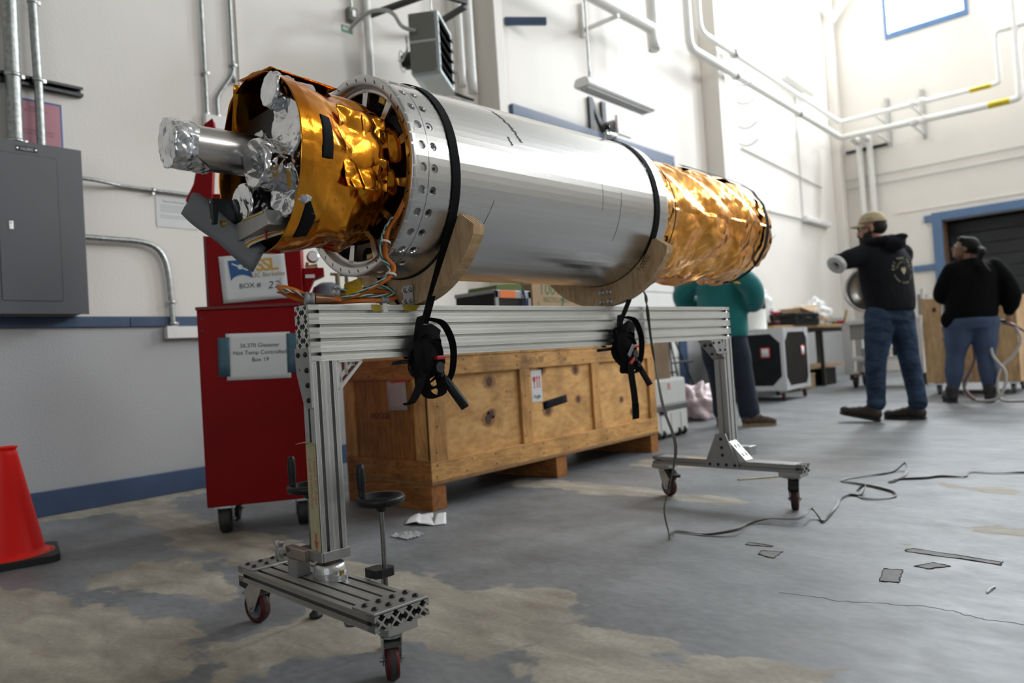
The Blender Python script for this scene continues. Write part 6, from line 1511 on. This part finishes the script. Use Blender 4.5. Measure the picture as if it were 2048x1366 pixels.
def hand(mb, wrist, d, side_, curl=.8, size=1., thumb_up=None):
    # palm along d, fingers spread along side_, curling toward palm normal
    w_, d, sd = V(wrist), V(d).normalized(), V(side_)
    sd = (sd - d * sd.dot(d)).normalized(); nn = d.cross(sd)
    pc_ = w_ + d * .05 * size
    R3 = Matrix((sd, d, nn)).transposed()
    mb.ell(pc_, (.040 * size, .052 * size, .017 * size), 14, 10, R=R3)
    for k, (off, ln) in enumerate(((-.028, .066), (-.010, .076), (.009, .072), (.026, .058))):
        b0 = w_ + d * .088 * size + sd * off * size
        pts, a, p = [b0 - d * .02], 0, b0
        for seg in (.42, .32, .26):
            a += curl * .55
            p = p + (d * cos(a) + nn * sin(a)) * ln * seg * size
            pts.append(p)
        mb.tube([pts[0], b0] + pts[1:], [.0095 * size] * 2 + [.0092 * size, .0085 * size, .0075 * size], 8)
        mb.ell(pts[-1], (.0075 * size,) * 3, 8, 6)
    b0 = w_ + d * .03 * size - sd * .034 * size
    p1 = b0 + (d * .6 - sd * .7 + nn * .3).normalized() * .034 * size; p2 = p1 + (d * .8 - sd * .1 + nn * .5).normalized() * .030 * size
    mb.tube([w_ + d * .03, b0, p1, p2], [.014 * size, .0125 * size, .0105 * size, .008 * size], 8); mb.ell(p2, (.008 * size,) * 3, 8, 6)
def head(mb, c, f, up=(0, 0, 1), s_=1.):
    c, f = V(c), V(f).normalized(); u = V(up); u = (u - f * u.dot(f)).normalized(); r_ = f.cross(u)
    R3 = Matrix((r_, f, u)).transposed()
    G = lambda x, y, z: c + (r_ * x + f * y + u * z) * s_
    mb.ell(G(0, -.008, .03), (.076 * s_, .098 * s_, .094 * s_), 20, 14, R=R3)
    mb.ell(G(0, .028, -.035), (.060 * s_, .066 * s_, .088 * s_), 18, 12, R=R3)
    mb.ell(G(0, .058, -.095), (.030 * s_, .028 * s_, .022 * s_), 12, 8, R=R3)
    mb.ell(G(0, .082, .018), (.045 * s_, .018 * s_, .012 * s_), 12, 8, R=R3)      # brow
    mb.tube([G(0, .088, .008), G(0, .105, -.022), G(0, .112, -.036)], [.008 * s_, .011 * s_, .014 * s_], 8); mb.ell(G(0, .108, -.038), (.016 * s_, .014 * s_, .011 * s_), 10, 8, R=R3)
    mb.ell(G(0, .090, -.068), (.024 * s_, .010 * s_, .009 * s_), 10, 8, R=R3)   # lips
    for sx in (-1, 1):
        mb.ell(G(.076 * sx, -.012, -.008), (.010 * s_, .020 * s_, .032 * s_), 10, 8, R=R3)
        mb.ell(G(.040 * sx, .060, -.030), (.022 * s_, .020 * s_, .020 * s_), 10, 8, R=R3)
    return G, R3
def eyes(G, par, s_=1.):
    for sx in (-1, 1):
        e = MB().ell(G(.031 * sx, .079, .002), (.0125 * s_,) * 3, 12, 8).build('eye', mat('eye_white', (.75, .74, .72), .3), par)
        MB().ell(G(.031 * sx, .0885, .002), (.006 * s_,) * 3, 10, 6).build('iris', mat('eye_dark', (.03, .018, .012), .2), e)
def glasses(G, par, m_):
    mb = MB()
    for sx in (-1, 1):
        ring = [G(.033 * sx + .026 * cos(t), .103 - .004 * abs(cos(t)), .002 + .018 * sin(t)) for t in [2 * pi * k / 16 for k in range(16)]]
        mb.tube(ring, .0028, 6, closed=True); mb.tube([G(.060 * sx, .098, .008), G(.080 * sx, .05, .006), G(.082 * sx, -.015, .004)], .003, 6)
    mb.tube([G(-.008, .106, .006), G(.008, .106, .006)], .0028, 6)
    g_ = mb.build('glasses', m_, par)
    for sx in (-1, 1): MB().add([G(.033 * sx + .025 * cos(t), .102, .002 + .017 * sin(t)) for t in [2 * pi * k / 14 for k in range(14)]], [list(range(14))]).build('lens', mat('spectacle_lens', (.75, .85, .95), .05, alpha=.35), g_)
def boot(mb, heel, d, L=.30, h=.15, w_=.05, pitch=0.):
    heel, d = V(heel), V(d).normalized(); d = (d + V((0, 0, pitch))).normalized()
    sd = d.cross(V((0, 0, 1))).normalized(); u = sd.cross(d)
    P_ = lambda a, b, c: heel + d * a + sd * b + u * c
    for a, rr, zz in ((.045, .048, .058), (.10, .048, .066), (.16, .050, .054), (.21, .052, .046), (L - .050, .048, .042)):
        mb.ell(P_(a, 0, zz), (.055, rr, zz * .98), 14, 8, R=Matrix((d, sd, u)).transposed())
    return P_
skinA = mat('skin_light', (.50, .27, .19), .5, var=.1, vscale=20)
skinB = mat('skin_brown', (.22, .105, .06), .5, var=.1, vscale=20)
denim = mat('blue_denim', (.040, .068, .120), .9, var=.55, vscale=6, bump=.8, bscale=9, bdist=.05, spec=.2, stretch=(1, 1, 1.8))
hood = mat('charcoal_fleece', (.012, .0125, .016), .95, var=.25, vscale=9, bump=.4, bscale=12, bdist=.03, spec=.2)
leather = mat('dark_brown_leather', (.030, .020, .014), .55, var=.4, vscale=20)
def sole(P_, L, name, m_, par, w_=.046, t=.018):
    pr = [(0.0, -.034), (.06, -.038), (.13, -.036), (.20, -w_), (L - .04, -.040), (L, -.012), (L, .012), (L - .04, .040), (.20, w_), (.13, .036), (.06, .038), (0, .034)]
    o = P_(0, 0, 0); return MB().prism(pr, o, P_(1, 0, 0) - o, P_(0, 1, 0) - o, (P_(0, 0, 1) - o) * t).build(name, m_, par, bevel=.004)
# ---- man in cap and hoodie
mn = thing('person', 'man in tan cap, charcoal hoodie and blue jeans with tape on his wrist', 'person', (-1.72, 6.8, 0))
f = V((-.82, .57, 0)); yaw = atan2(.82, .57)  # facing; across-shoulder axis = yaw
ax = atan2(-f.x, f.y)
hf = V((-.985, -.10, .02)); hc = V((-.085, -.02, 1.655))
b = MB()
loft(b, [(0, 0, .86, .15, .12), (0, 0, .98, .17, .13), (-.01, .01, 1.15, .17, .13), (-.02, .01, 1.33, .19, .13), (-.03, .01, 1.45, .17, .10), (-.04, 0, 1.52, .08, .07)], ax)
limb(b, [(-.04, .0, 1.48), (-.06, -.01, 1.58)], [.065, .060])
G, R3 = head(b, hc, hf)
limb(b, [(-.05, -.09, .92), (-.10, -.11, .52), (-.125, -.10, .12)], [.10, .065, .045]); limb(b, [(.05, .07, .92), (.10, .08, .52), (.14, .08, .10)], [.10, .065, .045])
limb(b, [(-.16, -.15, 1.43), (-.26, -.26, 1.385), (-.345, -.13, 1.425)], [.06, .045, .030]); hand(b, (-.358, -.13, 1.425), (-.25, .9, .1), (0, 0, 1), .5)
limb(b, [(.10, .17, 1.43), (-.05, .30, 1.17), (-.185, .14, 1.27)], [.06, .045, .03]); hand(b, (-.185, .14, 1.27), (-.4, -.5, .75), (.5, .5, .5), 1.0)
limb(b, [(-.13, -.10, .07), (-.28, -.11, .07)], [.028, .02]); limb(b, [(.14, .08, .05), (-.0, .09, .035)], [.028, .02])
blob(b, 'body', skinA, mn, .0095, 2)
b = MB()
loft(b, [(.01, .01, .93, .200, .165), (.01, .01, .96, .208, .172), (.01, .01, 1.02, .212, .178), (.0, .01, 1.12, .222, .180), (-.01, .01, 1.25, .232, .180), (-.01, .01, 1.36, .232, .168), (-.02, .01, 1.44, .205, .145), (-.03, .0, 1.50, .15, .115), (-.04, 0, 1.54, .10, .095)], ax)
limb(b, [(-.13, -.13, 1.425), (-.215, -.225, 1.40), (-.265, -.25, 1.385), (-.32, -.19, 1.405), (-.345, -.14, 1.425)], [.098, .086, .076, .060, .046])
limb(b, [(.09, .16, 1.42), (.02, .28, 1.28), (-.05, .31, 1.17), (-.17, .17, 1.25)], [.095, .082, .072, .05])
hd = blob(b, 'hoodie', hood, mn, .012, 5)
b = MB()  # hood bunched behind the neck
bk = -f
for k in range(9):
    t = rad(-100 + 25 * k); p = V((-.025, .0, 1.545)) + bk * (.10 * cos(t * .9) + .02) + V((f.y, -f.x, 0)) * .13 * sin(t * .9)
    b.ell(p + V((0, 0, -.012 * abs(sin(t)))), (.055, .055, .035), 12, 8)
b.ell(V((-.02, 0, 1.49)) + bk * .155, (.085, .085, .06), 14, 10); b.ell(V((-.02, 0, 1.545)) + bk * .17 + V((.03, .02, 0)), (.06, .05, .03), 12, 8)
blob(b, 'hood', hood, hd, .012, 4)
b = MB()
loft(b, [(0, 0, .84, .165, .15), (0, 0, .90, .185, .155), (.005, .005, .98, .185, .150), (.005, .005, 1.0, .18, .145)], ax)
limb(b, [(-.055, -.085, .90), (-.075, -.105, .72), (-.105, -.115, .52), (-.12, -.11, .32), (-.125, -.105, .20), (-.128, -.105, .165)], [.125, .110, .088, .080, .074, .080])
limb(b, [(.055, .075, .90), (.075, .085, .72), (.105, .085, .52), (.13, .085, .32), (.145, .085, .19), (.147, .085, .15)], [.125, .108, .085, .078, .073, .080])
blob(b, 'jeans', denim, mn, .012, 3)
for nm, hl, dd, pt in (('boot', (-.105, -.115, .0), (-1, -.02, 0), .20), ('boot', (.20, .085, .0), (-1, .05, 0), 0)):
    b = MB(); P_ = boot(b, V(hl), dd, .33, .15, pitch=pt)
    limb(b, [P_(.055, 0, .05), V((P_(.06, 0, .1).x, P_(.06, 0, .1).y, .20))], [.05, .055])
    bo = blob(b, 'boot', leather, mn, .009, 3); sole(P_, .33, 'sole', rubber, bo, .046, .022)
# beard, hair, cap, glasses
bm_ = mat('dark_beard', (.012, .008, .006), .8, bump=.5, bscale=60, bdist=.01)
b = MB(); b.ell(G(0, .055, -.115), (.050, .050, .055), 14, 10, R=R3); b.ell(G(0, .085, -.085), (.036, .020, .030), 12, 8, R=R3)
for sx in (-1, 1): b.ell(G(.058 * sx, .028, -.075), (.020, .042, .045), 12, 8, R=R3); b.ell(G(.072 * sx, .0, -.02), (.010, .018, .040), 10, 8, R=R3)
b.ell(G(0, .112, -.056), (.028, .010, .008), 10, 6, R=R3); blob(b, 'beard', bm_, mn, .008, 2)
b = MB(); b.ell(G(0, -.045, .012), (.082, .080, .075), 16, 12, R=R3); blob(b, 'hair', bm_, mn, .009, 2)
eyes(G, mn); glasses(G, mn, mat('dark_frames', (.015, .015, .016), .3))
capm = mat('tan_cotton', (.52, .42, .27), .85, var=.08, vscale=14)
def capfn(u, v):
    a, ph = u * 2 * pi, v * pi / 2
    return G(.088 * sin(ph) * cos(a), -.010 + .108 * sin(ph) * sin(a), .048 + .098 * cos(ph))
cpo = MB().grid(capfn, 32, 10, True, wrap=True).build('cap', capm, mn); s_ = cpo.modifiers.new('t', 'SOLIDIFY'); s_.thickness = .005
def brim(u, v):
    a = rad(20 + 140 * u); r0, r1 = .100, .172
    rr = r0 + (r1 - r0) * v
    return G(.088 * cos(a) * (1 - .12 * v), -.010 + (.108 + .075 * v) * sin(a) if True else 0, .050 - .022 * v - .02 * cos(a) ** 2)
bro = MB().grid(brim, 20, 6).build('brim', capm, cpo); s_ = bro.modifiers.new('t', 'SOLIDIFY'); s_.thickness = .005
MB().ell(G(0, -.01, .148), (.007, .007, .005), 8, 6).build('button', capm, cpo)
for dy in (-.012, .010): MB().box(G(-.086, .0 + dy, .075), (.006, .012, .014)).build('cap_mark', ink, cpo)
# print on the back of the hoodie
pr_ = MB(); bc_ = V((.0, .0, 1.27)) + bk * .21 + V((f.y, -f.x, 0)) * .03; ru = V((f.y, -f.x, 0)) * -1 if False else V((f.y, -f.x, 0))
def ringtext(txt, r_, a0, a1, size, out=True):
    for k, ch in enumerate(txt):
        a = rad(a0 + (a1 - a0) * k / max(1, len(txt) - 1))
        vs, fs = text_geo(ch, size) if ch != ' ' else ([], [])
        if not vs: continue
        rd = ru * cos(a) + V((0, 0, 1)) * sin(a); tg = ru * sin(a) - V((0, 0, 1)) * cos(a)
        if not out: rd, tg = -rd, -tg
        o_ = bc_ + (ru * cos(a) + V((0, 0, 1)) * sin(a)) * r_
        pr_.add([o_ + tg * p[0] + rd * p[1] for p in vs], fs)
ringtext('SKI THE EAST', .098, 175, 5, .042); ringtext('BORN FROM ICE', .120, 205, 335, .026, False); ringtext('MOUNTAIN', .062, 160, 20, .022)
pr_.prism([(-.030, .0), (-.012, .026), (.0, .010), (.014, .032), (.032, .0), (.0, -.042)], bc_, ru, (0, 0, 1), bk * .001)
po = pr_.build('back_print', mat('cream_print', (.42, .35, .23), .8), hd)
sw_ = po.modifiers.new('wrap', 'SHRINKWRAP'); sw_.target = hd; sw_.wrap_method = 'PROJECT'; sw_.use_project_x = sw_.use_project_y = False
sw_.use_project_y = True; sw_.use_negative_direction = True; sw_.use_positive_direction = True; sw_.offset = .004
sw_.wrap_method = 'NEAREST_SURFACEPOINT'; sw_.wrap_mode = 'ABOVE_SURFACE'
tp2 = thing('tape_roll', 'white roll of tape hanging on the wrist of the man in the cap', 'tape roll', (-2.01, 6.45, 1.355))
axd = V((.35, .75, .55))
MB().lathe([(.042, -.022), (.078, -.022), (.080, -.018), (.080, .018), (.078, .022), (.042, .022), (.042, -.022)], (0, 0, 0), axd, n=36).build('tape', mat('pale_grey_tape', (.52, .52, .52), .4), tp2)
MB().lathe([(.0385, -.0225), (.042, -.0225), (.042, .0225), (.0385, .0225)], (0, 0, 0), axd, n=36).build('core', paperw, tp2)
# ---- woman in black sweatshirt
wo = thing('person', 'woman in black sweatshirt and blue leggings holding hoses', 'person', (-1.37, 8.5, 0))
f = V((-.50, .866, 0)); ax = atan2(-f.x, f.y); bk = -f; rt = V((f.y, -f.x, 0))
hf = V((-.90, -.12, .36)); hc = V((-.045, 0, 1.545))
blk = mat('black_fleece', (.005, .005, .0055), .95, spec=.1, var=.3, vscale=8, bump=.3, bscale=12, bdist=.02)
leg = mat('blue_leggings', (.048, .075, .14), .75, var=.12, vscale=8, bump=.08, bscale=40)
hairb = mat('black_hair', (.006, .005, .005), .7, spec=.2, bump=.6, bscale=80, stretch=(1, 1, .3), bdist=.01)
b = MB()
loft(b, [(-.04, 0, .80, .17, .14), (-.04, 0, .92, .18, .14), (-.02, 0, 1.08, .15, .115), (0, 0, 1.25, .17, .12), (0, 0, 1.36, .15, .09), (-.01, 0, 1.42, .07, .06)], ax)
limb(b, [(-.01, 0, 1.38), (-.02, 0, 1.47)], [.058, .052]); G, R3 = head(b, hc, hf, s_=.95)
limb(b, [(-.14, -.04, .85), (-.20, -.02, .48), (-.245, 0, .12)], [.11, .07, .05]); limb(b, [(.06, .07, .85), (.055, .06, .48), (.06, .06, .12)], [.11, .07, .05])
limb(b, [(-.15, -.07, 1.34), (-.26, -.03, 1.10), (-.20, .22, 1.05)], [.06, .045, .03]); hand(b, (-.20, .22, 1.05), (.2, .9, .1), (0, 0, 1), .8, .92)
limb(b, [(.17, .09, 1.34), (.29, .10, 1.08), (.265, .12, .87)], [.06, .045, .03]); hand(b, (.265, .12, .865), (-.05, .1, -1), (.5, .8, 0), 1.1, .92)
blob(b, 'body', skinB, wo, .0095, 2)
b = MB()
loft(b, [(-.03, 0, .845, .225, .185), (-.03, 0, .90, .235, .19), (-.02, 0, 1.0, .235, .185), (0, 0, 1.15, .225, .17), (.01, 0, 1.28, .225, .155), (.01, 0, 1.36, .195, .125), (0, 0, 1.415, .12, .085), (-.01, 0, 1.44, .075, .07)], ax)
limb(b, [(-.15, -.07, 1.33), (-.22, -.06, 1.21), (-.27, -.03, 1.10), (-.24, .10, 1.06), (-.205, .20, 1.05)], [.095, .092, .085, .07, .052]); limb(b, [(.17, .09, 1.33), (.25, .10, 1.20), (.30, .10, 1.07), (.285, .115, .96), (.27, .12, .895)], [.098, .095, .088, .08, .055])
b.ell((-.20, -.10, .84), (.09, .09, .10), 14, 10)
blob(b, 'sweatshirt', blk, wo, .012, 5)
b = MB()
loft(b, [(-.04, 0, .74, .20, .15), (-.04, 0, .82, .215, .185), (-.04, 0, .90, .21, .18), (-.03, 0, 1.0, .18, .14)], ax)
limb(b, [(-.135, -.045, .80), (-.165, -.03, .64), (-.195, -.02, .47), (-.215, -.015, .33), (-.24, .0, .15)], [.145, .122, .088, .090, .058]); limb(b, [(.055, .065, .80), (.055, .06, .64), (.055, .06, .47), (.065, .055, .33), (.06, .06, .15)], [.145, .122, .088, .090, .058])
blob(b, 'leggings', leg, wo, .012, 4)
for hl, dd in (((-.225, -.075, .004), (-.45, .85, 0)), ((.075, -.02, .004), (-.15, .95, 0))):
    b = MB(); P_ = boot(b, V(hl) * 1.0 - V((0, 0, .004)), dd, .27); limb(b, [P_(.05, 0, .05), P_(.055, 0, .14)], [.052, .058]); bo = blob(b, 'shoe', mat('black_shoe', (.012, .012, .013), .6), wo, .009, 3); sole(P_, .27, 'sole', rubber, bo, .044, .024)
b = MB(); b.ell(G(0, -.030, .036), (.086, .100, .094), 16, 12, R=R3); b.ell(G(0, .045, .080), (.074, .050, .040), 12, 8, R=R3); b.ell(G(0, -.115, .02), (.05, .05, .05), 12, 8, R=R3)
b.tube(spline([G(0, -.13, .01), hc + bk * .14 + V((.10, -.02, -.06)), V((.10, -.14, 1.40)), V((.17, -.15, 1.27))], 5), [.040 - .0014 * k for k in range(16)], 10); blob(b, 'hair', hairb, wo, .010, 2)
eyes(G, wo, .95); glasses(G, wo, mat('clear_frames', (.35, .36, .38), .2))
# clear hoses in her hand and on the floor
ho = thing('hose', 'clear braided hoses looped from the woman\'s hand to the floor', 'hose', (-1.37, 8.5, 0))
hm = mat('milky_hose', (.52, .49, .46), .3, var=.12, vscale=12); hm2 = mat('pinkish_hose', (.24, .13, .12), .35)
B_ = V((-1.37, 8.5, 0))
for k, (pts, m_) in enumerate((([(.20, .16, .77), (.26, .12, .76), (.33, .06, .70), (.35, .04, .58), (.28, .03, .45), (.18, .02, .34), (.14, .02, .20), (.15, .0, .06), (.19, -.02, .018), (.35, -.02, .016), (.7, .0, .016), (1.6, .3, .016)], hm), ([(.24, .08, .78), (.34, .08, .72), (.45, .12, .62), (.7, .2, .35)], hm2), ([(.11, .0, .56), (.13, -.02, .45), (.22, -.04, .30), (.20, -.05, .14), (.13, -.05, .04), (.0, -.02, .018), (-.11, .04, .05), (-.16, .10, .14), (-.10, .14, .28)], hm), ([(-.06, .14, .56), (-.06, .14, .42), (-.12, .12, .28), (-.16, .08, .16), (-.06, .0, .03), (.05, .14, .018)], hm2))):
    MB().tube(spline([V(p) for p in pts], 6), .014, 10).build('hose_run', m_, ho)
MB().tube([(.19, .17, .80), (.24, .13, .79), (.30, .12, .74), (.33, .10, .69)], .014, 8).build('nozzle', plast, ho)
wd = thing('wand', 'white hand wand with dark tip hanging at the woman\'s left side', 'wand', (-1.37, 8.5, 0))
MB().cyl((-.27, .05, 1.06), (-.30, .04, .78), .017, n=10).build('tube', paperw, wd); MB().cyl((-.30, .04, .78), (-.285, .03, .66), .014, n=10).build('grip', hm2, wd); MB().cyl((-.285, .03, .66), (-.265, .03, .56), .024, .014, n=10).build('tip', plast, wd)
# ---- person in teal sweatshirt, seen from behind
te = thing('person', 'person in teal sweatshirt and navy trousers standing behind the copper foil', 'person', (-3.0, 6.25, 0))
teal = mat('teal_fleece', (.0, .175, .18), .85, var=.22, vscale=6, bump=.35, bscale=9, bdist=.03, sheen=.3)
navyt = mat('navy_trousers', (.010, .016, .035), .85, var=.3, vscale=8, bump=.3, bscale=12, bdist=.02)
f = V((.05, 1, 0)); ax = 0; hc = V((.03, .06, 1.60))
b = MB()
loft(b, [(0, 0, .82, .16, .12), (0, 0, .95, .17, .12), (0, 0, 1.1, .15, .11), (0, 0, 1.28, .18, .11), (.01, .02, 1.40, .15, .09), (.02, .03, 1.46, .07, .06)], 0)
limb(b, [(.02, .03, 1.43), (.03, .05, 1.53)], [.058, .052]); G, R3 = head(b, hc, V((.1, .95, -.25)))
limb(b, [(-.09, 0, .86), (-.07, .0, .48), (-.02, -.03, .10)], [.10, .065, .045]); limb(b, [(.10, 0, .86), (.16, 0, .48), (.22, .0, .10)], [.10, .065, .045])
limb(b, [(-.17, .01, 1.38), (-.36, -.02, 1.20), (-.14, .24, 1.12)], [.06, .045, .03]); hand(b, (-.14, .24, 1.12), (.9, .3, .1), (0, 0, 1), .7)
limb(b, [(.18, .01, 1.38), (.35, -.02, 1.20), (.16, .24, 1.10)], [.06, .045, .03]); hand(b, (.16, .24, 1.10), (-.9, .3, .1), (0, 0, 1), .7)
blob(b, 'body', skinA, te, .0095, 2)
b = MB()
loft(b, [(.02, 0, .80, .225, .165), (.02, 0, .83, .235, .17), (.02, 0, .95, .235, .165), (.02, 0, 1.10, .225, .155), (.015, 0, 1.28, .225, .15), (.015, .01, 1.38, .195, .125), (.02, .02, 1.45, .11, .085), (.02, .03, 1.48, .08, .075)], 0)
limb(b, [(-.16, .0, 1.37), (-.29, -.03, 1.28), (-.355, -.03, 1.20), (-.28, .08, 1.12), (-.16, .22, 1.12)], [.10, .098, .088, .088, .055]); limb(b, [(.18, .0, 1.37), (.29, -.03, 1.28), (.345, -.03, 1.20), (.30, .06, 1.10), (.18, .22, 1.10)], [.10, .10, .092, .092, .055])
blob(b, 'sweatshirt', teal, te, .012, 5)
b = MB()
loft(b, [(.01, 0, .76, .17, .13), (.01, 0, .86, .185, .14), (.01, 0, .93, .18, .13)], 0)
limb(b, [(-.08, 0, .82), (-.085, .0, .64), (-.06, .0, .48), (-.035, -.01, .28), (-.02, -.02, .13)], [.125, .112, .095, .09, .095]); limb(b, [(.105, 0, .82), (.15, .0, .64), (.175, .0, .48), (.20, .0, .28), (.215, .0, .12)], [.125, .112, .095, .09, .095])
blob(b, 'trousers', navyt, te, .012, 4)
tan_s = mat('gum_sole', (.30, .19, .09), .6)
for hl, dd in (((-.03, -.10, .004), (.05, 1, 0)), ((.17, -.06, .004), (.85, .45, 0))):
    b = MB(); P_ = boot(b, V(hl) - V((0, 0, .004)), dd, .29); limb(b, [P_(.05, 0, .05), P_(.055, 0, .15)], [.05, .052]); bo = blob(b, 'boot', mat('brown_boot', (.085, .055, .035), .55, var=.3, vscale=15), te, .009, 3); sole(P_, .29, 'sole', tan_s, bo, .046, .026)
b = MB(); b.ell(G(0, -.03, .03), (.084, .095, .092), 16, 12, R=R3); blob(b, 'hair', mat('brown_hair', (.05, .03, .018), .7), te, .010, 2); eyes(G, te)
